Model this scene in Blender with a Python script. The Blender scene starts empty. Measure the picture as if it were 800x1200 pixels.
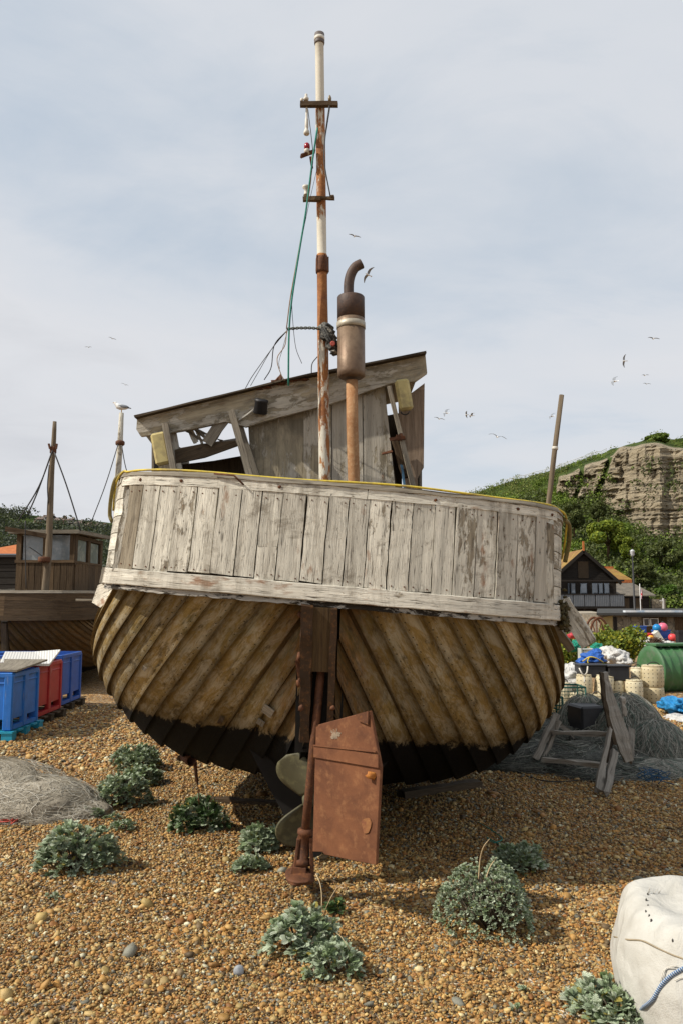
import bpy, bmesh, math, random
import numpy as np
from mathutils import Vector, Matrix, noise
random.seed(7); RNG = np.random.default_rng(7)
scene = bpy.context.scene
COL = scene.collection
R = math.radians
# ---------------------------------------------------------------- camera frame (photo pixels 800x1200)
F = 933.0; EYE = 1.65; PITCH = math.atan(105/933.0)
CP, SP = math.cos(PITCH), math.sin(PITCH)
def P(px, py, Y):
    dx = (px-400)/F; up = (600-py)/F
    y = CP - up*SP; z = SP + up*CP
    k = Y/y
    return Vector((dx*k, Y, EYE + z*k))
def gz(x, y):
    z = 0.03*noise.noise(Vector((x*.55, y*.55, 3))) + 0.022*noise.noise(Vector((x*1.7, y*1.7, 9))) + .012*noise.noise(Vector((x*4, y*4, 1)))
    if y > 20: z -= min(y-20, 55)*0.03
    return z
def G(px, py):
    # ground point seen at a pixel
    dx = (px-400)/F; up = (600-py)/F
    y = CP - up*SP; z = SP + up*CP
    k = EYE/(-z)
    for _ in range(6):
        g = gz(dx*k, y*k); k = (EYE-g)/(-z)
    return Vector((dx*k, y*k, EYE+z*k))
# ---------------------------------------------------------------- nodes
class NT:
    def __init__(s, name):
        s.mat = bpy.data.materials.new(name); s.mat.use_nodes = True
        s.t = s.mat.node_tree; s.b = s.t.nodes['Principled BSDF']; s.out = s.t.nodes['Material Output']
        s._uv = s._obj = s._tint = None
    def n(s, typ, props=None, **ins):
        nd = s.t.nodes.new(typ)
        for k, v in (props or {}).items(): setattr(nd, k, v)
        for k, v in ins.items():
            if k[0] == '_' : sock = nd.inputs[int(k[1:])]
            else: sock = nd.inputs[k.replace('_', ' ')]
            s.set(sock, v)
        return nd
    def set(s, sock, v):
        if isinstance(v, bpy.types.NodeSocket): s.t.links.new(v, sock)
        elif isinstance(v, bpy.types.Node): s.t.links.new(v.outputs[0], sock)
        else:
            if isinstance(v, tuple) and len(v) == 3 and sock.type == 'RGBA': v = v+(1,)
            sock.default_value = v
    @property
    def uv(s):
        if not s._uv: s._uv = s.n('ShaderNodeTexCoord').outputs['UV']
        return s._uv
    @property
    def obj(s):
        if not s._obj: s._obj = s.n('ShaderNodeTexCoord').outputs['Object']
        return s._obj
    @property
    def tint(s):
        if not s._tint:
            a = s.n('ShaderNodeAttribute', dict(attribute_name='tint'))
            s._tint = s.n('ShaderNodeSeparateColor', _0=a.outputs['Color']).outputs
        return s._tint
    def map(s, vec, scale=(1,1,1), loc=(0,0,0), rot=(0,0,0)):
        return s.n('ShaderNodeMapping', Vector=vec, Scale=scale, Location=loc, Rotation=rot).outputs[0]
    def noise(s, vec, scale=5, detail=6, rough=.6, dist=0):
        return s.n('ShaderNodeTexNoise', Vector=vec, Scale=scale, Detail=detail, Roughness=rough, Distortion=dist).outputs['Fac']
    def vor(s, vec, scale=5, feature='F1', out='Distance', rnd=1):
        return s.n('ShaderNodeTexVoronoi', dict(feature=feature), Vector=vec, Scale=scale, Randomness=rnd).outputs[out]
    def wave(s, vec, scale=5, dist=2, detail=2, dirn='X', prof='SIN'):
        return s.n('ShaderNodeTexWave', dict(bands_direction=dirn, wave_profile=prof), Vector=vec, Scale=scale, Distortion=dist, Detail=detail).outputs['Fac']
    def ramp(s, fac, stops, interp='LINEAR'):
        nd = s.n('ShaderNodeValToRGB', Fac=fac); cr = nd.color_ramp; cr.interpolation = interp
        while len(cr.elements) < len(stops): cr.elements.new(.5)
        for e, (p, c) in zip(cr.elements, stops):
            e.position = p; e.color = (c, c, c, 1) if not isinstance(c, tuple) else c+(1,)
        return nd.outputs[0]
    def math(s, op, a, b=0.0, clamp=False):
        return s.n('ShaderNodeMath', dict(operation=op, use_clamp=clamp), _0=a, _1=b).outputs[0]
    def mix(s, fac, a, b, mode='MIX'):
        nd = s.n('ShaderNodeMix', dict(data_type='RGBA', blend_type=mode))
        s.set(nd.inputs[0], fac); s.set(nd.inputs[6], a); s.set(nd.inputs[7], b)
        return nd.outputs[2]
    def step(s, v, lo, hi):
        return s.n('ShaderNodeMapRange', Value=v, From_Min=lo, From_Max=hi).outputs[0]
    def sep(s, v): return s.n('ShaderNodeSeparateXYZ', _0=v).outputs
    def bump(s, h, strength=.5, dist=.01, normal=None):
        nd = s.n('ShaderNodeBump', Height=h, Strength=strength, Distance=dist)
        if normal is not None: s.set(nd.inputs['Normal'], normal)
        return nd.outputs[0]
    def fin(s, col=None, rough=None, normal=None, metal=None, spec=None, **kw):
        if col is not None: s.set(s.b.inputs['Base Color'], col)
        if rough is not None: s.set(s.b.inputs['Roughness'], rough)
        if normal is not None: s.set(s.b.inputs['Normal'], normal)
        if metal is not None: s.set(s.b.inputs['Metallic'], metal)
        if spec is not None: s.set(s.b.inputs['Specular IOR Level'], spec)
        for k, v in kw.items(): s.set(s.b.inputs[k.replace('_', ' ')], v)
        return s.mat

def wood(name, w1, w2, paint=(.6,.57,.5), amt=0.0, dark=.35, rough=.85, rust=0.0, sc=1.0, bs=.9, moss=0.0, tone=.35, blotch=None, grime=0.0):
    m = NT(name); uv = m.uv
    g1 = m.noise(m.map(uv, (3*sc, 55*sc, 1)), 1, 8, .65, .4)
    g2 = m.noise(m.map(uv, (9*sc, 190*sc, 1)), 1, 5, .6)
    big = m.noise(m.map(uv, (2.2*sc, 6*sc, 1)), 1, 5, .6)
    col = m.mix(m.step(g1, .3, .7), w1, w2)
    if blotch:
        bl = m.noise(m.map(uv, (4*sc, 7*sc, 1), (9, 4, 0)), 1, 8, .7, .6)
        col = m.mix(m.step(bl, .42, .62), col, blotch)
    pm = None
    if amt > 0:
        pn = m.noise(m.map(uv, (9*sc, 26*sc, 1), (5, 2, 0)), 1, 10, .72, .3)
        big2 = m.noise(m.map(uv, (1.6, 4, 1), (1, 7, 0)), 1, 3, .5)
        v = m.math('ADD', pn, m.math('MULTIPLY', m.math('SUBTRACT', big2, .5), .9))
        v = m.math('ADD', v, m.math('MULTIPLY', m.math('SUBTRACT', m.tint[1], .5), .38))
        pm = m.step(v, .5-amt*.35, .56-amt*.35)
        pc = m.mix(m.step(big, .3, .75), paint, tuple(c*.72 for c in paint))
        pc = m.mix(m.math('MULTIPLY', m.step(g2, .35, .75), .35), pc, w1)
        col = m.mix(m.math('MULTIPLY', pm, .93), col, pc)
    crack = m.step(m.math('ADD', g2, m.math('MULTIPLY', g1, .6)), .74, .60)
    col = m.mix(m.math('MULTIPLY', crack, dark), col, tuple(c*.28 for c in w1))
    fl = m.noise(m.map(uv, (22*sc, 75*sc, 1), (7, 17, 0)), 1, 7, .75)
    col = m.mix(m.math('MULTIPLY', m.step(fl, .60, .66), dark*1.2), col, tuple(c*.22 for c in w1))
    g3 = m.noise(m.map(uv, (1.5*sc, 28*sc, 1), (2, 9, 0)), 1, 4, .6)
    col = m.mix(1.0, col, m.ramp(g3, [(.3, .72), (.7, 1.15)]), 'MULTIPLY')
    knot = m.vor(m.map(uv, (2.3*sc, 8*sc, 1)), 1)
    col = m.mix(m.math('MULTIPLY', m.step(knot, .09, .03), .7), col, tuple(c*.3 for c in w1))
    if rust > 0:
        rn = m.noise(m.map(uv, (3.5, 9, 1), (11, 3, 0)), 1, 6, .6)
        rm = m.math('MULTIPLY', m.step(rn, .66-rust*.1, .74-rust*.1), .75)
        col = m.mix(rm, col, (.22, .085, .025))
    if moss > 0:
        mn = m.noise(m.map(uv, (4, 9, 1), (3, 13, 0)), 1, 8, .7)
        col = m.mix(m.math('MULTIPLY', m.step(mn, .62-moss*.12, .75), .7), col, (.06, .065, .015))
    if grime > 0:
        gm = m.noise(m.map(m.obj, (7, 7, 1.1), (6, 2, 1)), 1, 8, .7, .5); gm2 = m.noise(m.map(m.obj, (3.2, 3.2, 4.5), (1, 8, 1)), 1, 9, .75, .4)
        col = m.mix(m.math('MULTIPLY', m.step(gm, .50, .68), grime), col, (.13, .10, .065))
        col = m.mix(m.math('MULTIPLY', m.step(gm2, .56, .64), grime), col, (.17, .14, .10))
        rs = m.noise(m.map(m.obj, (16, 16, 1.6), (3, 3, 7)), 1, 6, .65, .2); col = m.mix(m.math('MULTIPLY', m.step(rs, .67, .75), grime), col, (.30, .13, .04))
    col = m.mix(1.0, col, m.ramp(m.tint[0], [(0, 1-tone), (1, 1.0+tone*.5)]), 'MULTIPLY')
    h = m.math('ADD', m.math('MULTIPLY', g1, .6), m.math('MULTIPLY', g2, .5))
    if pm is not None: h = m.math('ADD', h, m.math('MULTIPLY', pm, .35))
    return m.fin(col, rough, m.bump(h, bs, .008), spec=.25)

def plain(name, c, rough=.6, var=.25, sc=8, metal=0.0, bump=.15, dirt=None, spec=.4, dscale=3):
    m = NT(name)
    n1 = m.noise(m.map(m.obj, (sc,)*3), 1, 6, .6)
    col = m.mix(m.step(n1, .3, .7), tuple(x*(1-var) for x in c), tuple(min(1, x*(1+var*.6)) for x in c))
    if dirt:
        n2 = m.noise(m.map(m.obj, (dscale,)*3, (3, 1, 5)), 1, 9, .7)
        col = m.mix(m.step(n2, .48, .62), col, dirt)
    return m.fin(col, rough, m.bump(n1, bump, .01), metal=metal, spec=spec)

def tinted(name, rough=.7, spec=.3, sc=20, bump=.2, var=.25, trans=0.0):
    # base colour straight from the 'tint' attribute of the thing
    m = NT(name); a = m.n('ShaderNodeAttribute', dict(attribute_name='tint')).outputs['Color']
    n1 = m.noise(m.map(m.obj, (sc,)*3), 1, 4, .6)
    col = m.mix(1.0, a, m.ramp(n1, [(.25, 1-var), (.75, 1+var*.3)]), 'MULTIPLY')
    return m.fin(col, rough, m.bump(n1, bump, .005) if bump else None, spec=spec)
# ---------------------------------------------------------------- mesh builder
def wpos(o):
    v = Vector((0, 0, 0))
    while o: v += o.location; o = o.parent
    return v
class MB:
    def __init__(s): s.v = []; s.f = []; s.uv = []; s.t = []; s.sm = []; s.mi = []
    def add(s, vs, fs, uvs=None, tint=None, smooth=False, mi=0):
        b = len(s.v); s.v += [tuple(p) for p in vs]
        if tint is None: tint = (random.random(), .5, .5)
        s.t += (tint if isinstance(tint, list) else [tint]*len(vs))
        for i, f in enumerate(fs):
            s.f.append([b+k for k in f]); s.sm.append(smooth); s.mi.append(mi)
            s.uv.append(uvs[i] if uvs else [(0, 0)]*len(f))
        return b
    def beam(s, p0, p1, w, h, up=(0, 0, 1), n=1, jit=0.0, tint=None, end=0.0, w1=None, h1=None, mi=0):
        p0 = Vector(p0); p1 = Vector(p1); d = p1-p0; L = d.length; d.normalize()
        up = Vector(up); x = d.cross(up)
        if x.length < 1e-4: x = d.cross(Vector((1, 0, .01)))
        x.normalize(); z = x.cross(d).normalized()
        if w1 is None: w1 = w
        if h1 is None: h1 = h
        vs = []
        for i in range(n+1):
            q = i/n; c = p0 + d*L*q; ww = (w+(w1-w)*q)/2; hh = (h+(h1-h)*q)/2
            for sx, sz in ((-1, -1), (1, -1), (1, 1), (-1, 1)):
                p = c + x*sx*ww + z*sz*hh + Vector([random.uniform(-jit, jit) for _ in range(3)])
                if i in (0, n): p += d*random.uniform(-end, end)
                vs.append(p)
        fs = []; uvs = []; ou = random.random()*30; ov = random.random()*30
        wid = [w, h, w, h]
        for i in range(n):
            a = i*4; u0 = ou+L*i/n; u1 = ou+L*(i+1)/n; vv = ov
            for k in range(4):
                fs.append([a+k, a+(k+1) % 4, a+4+(k+1) % 4, a+4+k])
                uvs.append([(u0, vv), (u0, vv+wid[k]), (u1, vv+wid[k]), (u1, vv)]); vv += wid[k]
        fs.append([3, 2, 1, 0]); uvs.append([(ou, ov+h), (ou, ov+h+w), (ou, ov+w), (ou, ov)])
        a = n*4
        fs.append([a, a+1, a+2, a+3]); uvs.append([(ou, ov), (ou, ov+w), (ou, ov+h+w), (ou, ov+h)])
        return s.add(vs, fs, uvs, tint, False, mi)
    def box(s, c, size, rz=0.0, M=None, tint=None, mi=0):
        c = Vector(c); m = M if M else Matrix.Rotation(rz, 3, 'Z')
        a = max(range(3), key=lambda i: size[i]); ax = [Vector((1,0,0)), Vector((0,1,0)), Vector((0,0,1))]
        oth = [i for i in range(3) if i != a]
        d = m @ ax[a]; up = m @ ax[oth[1]]
        return s.beam(c-d*size[a]/2, c+d*size[a]/2, size[oth[0]], size[oth[1]], up, tint=tint, mi=mi)
    def tube(s, pts, r, n=8, tint=None, cap=True, smooth=True, mi=0, flat=1.0):
        pts = [Vector(p) for p in pts]; N = len(pts); rs = r if isinstance(r, (list, tuple)) else [r]*N
        if tint is None: tint = (random.random(), .5, .5)
        tl = tint if isinstance(tint, list) else [tint]*N
        vs = []; ts = []; u = 0; us = []
        ref = None
        for i in range(N):
            d = (pts[min(i+1, N-1)]-pts[max(i-1, 0)])
            if d.length < 1e-9: d = Vector((0, 0, 1))
            d.normalize()
            if ref is None: ref = Vector((0, 0, 1)) if abs(d.z) < .9 else Vector((0, 1, 0))
            x = d.cross(ref)
            if x.length < 1e-3: x = d.cross(Vector((1, .2, 0)))
            x.normalize(); z = x.cross(d).normalized(); ref = z
            if i: u += (pts[i]-pts[i-1]).length
            us.append(u)
            for k in range(n):
                a = 2*math.pi*k/n
                vs.append(pts[i] + x*math.cos(a)*rs[i] + z*math.sin(a)*rs[i]*flat); ts.append(tl[i])
        fs = []; uvs = []; C = 2*math.pi*max(rs)
        for i in range(N-1):
            for k in range(n):
                k2 = (k+1) % n
                fs.append([i*n+k, i*n+k2, (i+1)*n+k2, (i+1)*n+k])
                uvs.append([(us[i], C*k/n), (us[i], C*(k+1)/n), (us[i+1], C*(k+1)/n), (us[i+1], C*k/n)])
        b = s.add(vs, fs, uvs, ts, smooth, mi)
        if cap:
            for rr, i in ((range(n-1, -1, -1), 0), (range(n), N-1)):
                s.f.append([b+i*n+k for k in rr]); s.sm.append(False); s.mi.append(mi); s.uv.append([(us[i], 0)]*n)
    def lathe(s, o, axis, prof, n=16, tint=None, smooth=True, mi=0):
        o = Vector(o); ax = Vector(axis).normalized()
        pts = [o+ax*h for h, r in prof]; 
        # straight axis: explicit frame
        x = ax.cross(Vector((0, 1, 0)));
        if x.length < .1: x = ax.cross(Vector((1, 0, 0)))
        x.normalize(); z = x.cross(ax)
        vs = []; fs = []; uvs = []
        for (h, r) in prof:
            for k in range(n):
                a = 2*math.pi*k/n; vs.append(o+ax*h+x*math.cos(a)*r+z*math.sin(a)*r)
        C = 2*math.pi*max(r for h, r in prof); u = 0
        for i in range(len(prof)-1):
            du = math.hypot(prof[i+1][0]-prof[i][0], prof[i+1][1]-prof[i][1])
            for k in range(n):
                k2 = (k+1) % n
                fs.append([i*n+k, i*n+k2, (i+1)*n+k2, (i+1)*n+k])
                uvs.append([(u, C*k/n), (u, C*(k+1)/n), (u+du, C*(k+1)/n), (u+du, C*k/n)])
            u += du
        b = s.add(vs, fs, uvs, tint, smooth, mi)
        for rr, i in ((range(n-1, -1, -1), 0), (range(n), len(prof)-1)):
            if prof[i][1] > 1e-4:
                s.f.append([b+i*n+k for k in rr]); s.sm.append(False); s.mi.append(mi); s.uv.append([(0, 0)]*n)
    def plate(s, poly, th, tint=None, mi=0, ua=None):
        poly = [Vector(p) for p in poly]; th = Vector(th); n = len(poly)
        c = sum(poly, Vector())/n
        nrm = Vector((0, 0, 0))
        for i in range(n): nrm += (poly[i]-c).cross(poly[(i+1) % n]-c)
        if nrm.dot(th) > 0: poly = poly[::-1]
        if ua is None:
            ua = max(((poly[(i+1) % n]-poly[i]) for i in range(n)), key=lambda e: e.length)
        ua = Vector(ua).normalized(); ub = th.normalized().cross(ua).normalized()
        vs = poly+[p+th for p in poly]; ou = random.random()*30; ov = random.random()*30
        q = lambda p: (ou+(p-c).dot(ua), ov+(p-c).dot(ub))
        fs = [list(range(n)), list(range(2*n-1, n-1, -1))]
        uvs = [[q(p) for p in poly], [q(p) for p in reversed(poly)]]
        for i in range(n):
            j = (i+1) % n; L = (poly[j]-poly[i]).length
            fs.append([j, i, i+n, j+n]); t_ = th.length
            uvs.append([(ou+L, ov), (ou, ov), (ou, ov+t_), (ou+L, ov+t_)])
        return s.add(vs, fs, uvs, tint, False, mi)
    def blob(s, c, rad, sub=2, nz=.15, nf=2.0, tint=None, M=None, smooth=True, seed=0, floor=None, mi=0):
        bm = bmesh.new(); bmesh.ops.create_icosphere(bm, subdivisions=sub, radius=1)
        vs = []
        for v in bm.verts:
            p = v.co.copy(); k = 1+nz*noise.noise(p*nf+Vector((seed*7.1, seed*3.3, seed)))*2
            p = Vector((p.x*rad[0], p.y*rad[1], p.z*rad[2]))*k
            if M: p = M @ p
            p += Vector(c)
            if floor is not None: p.z = max(p.z, floor)
            vs.append(p)
        fs = [[v.index for v in f.verts] for f in bm.faces]
        uvs = [[(vs[i].x+vs[i].y*.3, vs[i].z+vs[i].y*.5) for i in f] for f in fs]
        bm.free(); s.add(vs, fs, uvs, tint, smooth, mi)
    def arr(s, V, Fc, T, smooth=False):
        # bulk numpy add
        b = len(s.v); s.v += V.tolist(); s.t += T.tolist()
        s.f += (Fc+b).tolist(); s.sm += [smooth]*len(Fc); s.mi += [0]*len(Fc); s.uv += [[(0, 0)]*Fc.shape[1]]*len(Fc)
    def build(s, name, mat, parent=None, bevel=0.0, sub=0):
        me = bpy.data.meshes.new(name)
        o = bpy.data.objects.new(name, me); COL.objects.link(o)
        off = wpos(parent) if parent else Vector((0, 0, 0))
        V = np.array(s.v, dtype=np.float64)-np.array(off)
        me.from_pydata(V.tolist(), [], s.f)
        mats = mat if isinstance(mat, (list, tuple)) else [mat]
        for m_ in mats: me.materials.append(m_)
        me.polygons.foreach_set('use_smooth', s.sm)
        if len(mats) > 1: me.polygons.foreach_set('material_index', s.mi)
        uvl = me.uv_layers.new(name='UVMap')
        fl = [c for f in s.uv for uv in f for c in uv]
        uvl.data.foreach_set('uv', fl)
        at = me.attributes.new('tint', 'FLOAT_COLOR', 'POINT')
        T = np.ones((len(s.t), 4)); T[:, :3] = np.array([t[:3] for t in s.t]); at.data.foreach_set('color', T.ravel())
        me.update()
        if parent: o.parent = parent
        if bevel:
            md = o.modifiers.new('Bevel', 'BEVEL'); md.width = bevel; md.segments = 1; md.limit_method = 'ANGLE'; md.angle_limit = R(50)
        if sub:
            md = o.modifiers.new('Sub', 'SUBSURF'); md.levels = sub; md.render_levels = sub
        return o
def tag(o, label, cat, group=None):
    o['label'] = label; o['category'] = cat
    if group: o['group'] = group
    return o
def thing(name, label, cat, loc, group=None, rz=0.0):
    o = bpy.data.objects.new(name, None); COL.objects.link(o); o.empty_display_size = .1
    o.location = loc; o.rotation_euler = (0, 0, rz)
    return tag(o, label, cat, group)
def solo(mb, name, mat, base, label, cat, group=None, **k):
    # a thing that is one mesh; geometry in world coordinates, origin at its base
    e = bpy.data.objects.new('tmp', None); e.location = base
    o = mb.build(name, mat, e, **k); o.parent = None; o.location = base
    bpy.data.objects.remove(e)
    return tag(o, label, cat, group)
def struct(o, kind='structure'): o['kind'] = kind; return o
def hermite(ts, vals, t):
    vals = [Vector(v) for v in vals]; n = len(ts)
    t = min(max(t, ts[0]), ts[-1])
    i = max(j for j in range(n-1) if ts[j] <= t+1e-9) if t > ts[0] else 0
    h = ts[i+1]-ts[i]; q = (t-ts[i])/h
    def tan(j):
        a = max(j-1, 0); b = min(j+1, n-1)
        return (vals[b]-vals[a])/(ts[b]-ts[a])
    m0 = tan(i)*h; m1 = tan(i+1)*h
    return vals[i]*(2*q**3-3*q*q+1)+m0*(q**3-2*q*q+q)+vals[i+1]*(-2*q**3+3*q*q)+m1*(q**3-q*q)
def smooth_path(pts, n=24):
    ts = [0.0]
    for a, b in zip(pts, pts[1:]): ts.append(ts[-1]+max(1e-4, (Vector(b)-Vector(a)).length))
    return [hermite(ts, pts, ts[-1]*i/n) for i in range(n+1)]
# ---------------------------------------------------------------- camera, light, world
cam = bpy.data.cameras.new('camera'); co = bpy.data.objects.new('camera', cam); COL.objects.link(co)
cam.sensor_fit = 'VERTICAL'; cam.sensor_height = 36; cam.lens = 36*F/1200; cam.clip_end = 2000; cam.clip_start = .05
co.location = (0, 0, EYE); co.rotation_euler = (math.pi/2+PITCH, 0, 0); scene.camera = co
SEL, SAZ = 43.0, 16.0    # sun elevation; degrees behind the picture plane, from the left
sv = Vector((-math.cos(R(SEL))*math.cos(R(SAZ)), -math.cos(R(SEL))*math.sin(R(SAZ)), math.sin(R(SEL))))
sl = bpy.data.lights.new('sun', 'SUN'); sl.energy = 5.0; sl.angle = R(.6); sl.color = (1, .93, .82)
so = bpy.data.objects.new('sun', sl); COL.objects.link(so); so.rotation_euler = sv.to_track_quat('Z', 'Y').to_euler(); so.location = (-6, -3, 9)
w = bpy.data.worlds.new('World'); scene.world = w; w.use_nodes = True; wt = w.node_tree
bg = wt.nodes['Background']
class WN(NT):
    def __init__(s): s.t = wt; s._uv = s._obj = s._tint = None
wn = WN()
sky = wn.n('ShaderNodeTexSky', dict(sky_type='NISHITA', sun_disc=False, sun_elevation=R(SEL), sun_rotation=math.atan2(sv.x, sv.y), air_density=1.0, dust_density=1.5, ozone_density=1.5))
gen = wn.n('ShaderNodeTexCoord').outputs['Generated']
sx = wn.sep(gen)
# project the view direction to a flat cloud layer
zc = wn.math('ADD', wn.math('MAXIMUM', sx[2], 0.0), .18)
cv = wn.n('ShaderNodeCombineXYZ', _0=wn.math('DIVIDE', sx[0], zc), _1=wn.math('DIVIDE', sx[1], zc), _2=0.3).outputs[0]
c1 = wn.noise(wn.map(cv, (.55, .75, 1), (3.1, 1.7, 0), (0, 0, .5)), 1, 7, .52, .35)
c2 = wn.noise(wn.map(cv, (1.9, 2.6, 1), (.4, 7, 0), (0, 0, .9)), 1, 8, .6, .5)
cm = wn.math('ADD', wn.math('MULTIPLY', c1, .75), wn.math('MULTIPLY', c2, .25))
mask = wn.ramp(cm, [(.33, .70), (.47, .92), (.62, 1.0)])
cloud = wn.ramp(cm, [(.34, (6.3, 7.1, 7.9)), (.47, (7.2, 7.5, 7.95)), (.58, (7.4, 7.55, 7.9)), (.70, (6.3, 6.5, 6.95))])
skyc = wn.mix(1.0, sky.outputs[0], (1.15, 1.15, 1.15), 'MULTIPLY')
wt.links.new(wn.mix(mask, skyc, cloud), bg.inputs[0]); bg.inputs[1].default_value = .1
scene.view_settings.view_transform = 'Standard'; scene.view_settings.look = 'None'; scene.view_settings.exposure = 0; scene.view_settings.gamma = 1
scene.view_settings.use_curve_mapping = False
# ---------------------------------------------------------------- ground
m = NT('shingle')
ob = m.obj
vd = m.vor(ob, 42); vc = m.vor(ob, 42, out='Color')
vd2 = m.vor(ob, 17); vc2 = m.vor(ob, 17, out='Color')
pick = m.sep(vc)[0]
pal = [(0, (.13, .075, .03)), (.18, (.36, .20, .07)), (.4, (.46, .28, .11)), (.6, (.30, .14, .045)), (.75, (.50, .36, .19)), (.88, (.20, .17, .14)), (.96, (.62, .54, .42))]
pc = m.ramp(pick, pal, 'CONSTANT')
pc = m.mix(m.step(m.sep(vc2)[1], .78, .80), pc, m.ramp(m.sep(vc2)[0], pal, 'CONSTANT'))
big = m.noise(m.map(ob, (.6,)*3), 1, 5, .6)
pc = m.mix(1.0, pc, m.ramp(big, [(.3, .85), (.7, 1.1)]), 'MULTIPLY')
pc = m.mix(m.step(vd, .5, .8), pc, (.05, .03, .015))  # dark brown painted between the stones, stands for the shade in the gaps
hh = m.math('SUBTRACT', 1.0, m.math('MULTIPLY', vd, vd))
SHINGLE = m.fin(pc, .8, m.bump(hh, .9, .012), spec=.25)
# one sheet: fine near the camera, coarse to the horizon
def gsheet():
    xs = sorted(set([round(-6+i*.16, 3) for i in range(76)]+[-900, -400, -200, -100, -60, -40, -30, -22, -16, -12, -9, -7.5, 7.5, 9, 12, 16, 22, 30, 40, 60, 100, 200, 400, 900]))
    ys = sorted(set([round(-2+i*.16, 3) for i in range(100)]+[-600, -200, -60, -20, -8, -4, 15, 16, 17, 18, 20, 23, 27, 32, 38, 46, 55, 65, 75, 95, 150, 300, 600, 1200]))
    mb = MB(); vs = [(x, y, gz(x, y)) for y in ys for x in xs]; n = len(xs)
    fs = [[j*n+i, j*n+i+1, (j+1)*n+i+1, (j+1)*n+i] for j in range(len(ys)-1) for i in range(n-1)]
    mb.add(vs, fs, None, (.5, .5, .5), True); return mb.build('ground', SHINGLE)
struct(gsheet())
# loose pebbles, real stones in front of the camera
PAL = np.array([(.42, .225, .075), (.47, .275, .105), (.34, .165, .055), (.52, .345, .155), (.28, .115, .035), (.45, .215, .06), (.58, .45, .27), (.20, .13, .07), (.19, .17, .14), (.64, .57, .44), (.26, .24, .21), (.40, .27, .11), (.12, .075, .04)])
PW = np.array([15, 14, 13, 8, 9, 9, 5, 9, 4, 2.6, 3, 8, 9.0]); PW /= PW.sum()
def ico(sub):
    bm = bmesh.new(); bmesh.ops.create_icosphere(bm, subdivisions=sub, radius=1)
    v = np.array([x.co[:] for x in bm.verts]); f = np.array([[q.index for q in p.verts] for p in bm.faces]); bm.free(); return v, f
def gznp(x, y):
    return np.array([gz(a, b) for a, b in zip(x, y)])
def pebbles(name, y0, y1, dens, sub, rm, rs, seed, zoff=.15, big=0, margin=.5, xr=None):
    rng = np.random.default_rng(seed)
    wmax = .45*y1+margin; n = int(dens*2*wmax*(y1-y0))
    x = rng.uniform(-wmax, wmax, n); y = rng.uniform(y0, y1, n)
    k = np.abs(x) < .45*y+margin; x = x[k]; y = y[k]; n = len(x)
    r = np.exp(rng.normal(np.log(rm), rs, n))
    if big:
        idx = rng.random(n) < big; r[idx] *= rng.uniform(1.8, 3.0, idx.sum())
    V0, F0 = ico(sub); nv = len(V0)
    sc = np.stack([rng.uniform(.9, 1.5, n), rng.uniform(.7, 1.1, n), rng.uniform(.45, .8, n)], 1)*r[:, None]
    # angular shape noise, 12 base shapes
    shapes = []
    for q in range(12):
        dirs = rng.normal(size=(7, 3)); dirs /= np.linalg.norm(dirs, axis=1)[:, None]
        d = V0 @ dirs.T
        kk = 1-.9*np.clip(d-.62, 0, 1).max(axis=1)
        shapes.append(V0*(kk*(1+rng.normal(0, .05, nv)))[:, None])
    shapes = np.array(shapes)[rng.integers(0, 12, n)]
    V = shapes*sc[:, None, :]
    a = rng.uniform(0, 2*np.pi, n); t = rng.normal(0, .45, n); 
    ct, st = np.cos(t)[:, None], np.sin(t)[:, None]
    X, Y, Z = V[..., 0], V[..., 1], V[..., 2]
    X, Z = X*ct+Z*st, -X*st+Z*ct
    ca, sa = np.cos(a)[:, None], np.sin(a)[:, None]
    X, Y = X*ca-Y*sa, X*sa+Y*ca
    zz = gznp(x, y)+r*zoff+rng.uniform(0, .006, n)
    V = np.stack([X+x[:, None], Y+y[:, None], Z+zz[:, None]], 2).reshape(-1, 3)
    Fc = (F0[None]+(np.arange(n)*nv)[:, None, None]).reshape(-1, 3)
    C = PAL[rng.choice(len(PAL), n, p=PW)]*rng.uniform(.6, 1.15, n)[:, None]*np.array([1.06, 1.12, 1.0])
    C = np.repeat(C, nv, axis=0)
    me = bpy.data.meshes.new(name); me.vertices.add(len(V)); me.loops.add(len(Fc)*3); me.polygons.add(len(Fc))
    me.vertices.foreach_set('co', V.ravel()); me.loops.foreach_set('vertex_index', Fc.ravel())
    me.polygons.foreach_set('loop_start', np.arange(len(Fc))*3); me.polygons.foreach_set('loop_total', np.full(len(Fc), 3))
    me.polygons.foreach_set('use_smooth', np.full(len(Fc), True))
    at = me.attributes.new('tint', 'FLOAT_COLOR', 'POINT'); T = np.ones((len(V), 4)); T[:, :3] = C; at.data.foreach_set('color', T.ravel())
    me.update(); me.validate(); me.materials.append(PEB)
    o = bpy.data.objects.new(name, me); COL.objects.link(o); struct(o, 'stuff'); return o
PEB = tinted('pebble', .62, .35, 160, .25, .3)
pebbles('pebbles', 2.2, 4.4, 8600, 1, .0058, .42, 1, big=.012)
pebbles('pebbles', 2.2, 4.4, 220, 2, .0115, .3, 11)
pebbles('pebbles', 4.4, 8.0, 4200, 1, .0078, .38, 2, big=.006)
pebbles('pebbles', 8.0, 13.0, 750, 1, .018, .3, 3)
# grey stone that stands out
mb = MB(); c = G(280, 1142); mb.blob(c+Vector((0, 0, .016)), (.024, .02, .024), 3, .08, 1.3, (.3, .32, .34), seed=4)
solo(mb, 'stone', PEB, c, 'smooth blue grey stone alone among the orange pebbles', 'stone')
mb = MB(); c = G(372, 1139); mb.blob(c+Vector((0, 0, .012)), (.022, .018, .015), 3, .15, 1.7, (.62, .52, .38), seed=5)
solo(mb, 'stone', PEB, c, 'pale cream stone just left below the twin front plant', 'stone')
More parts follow.
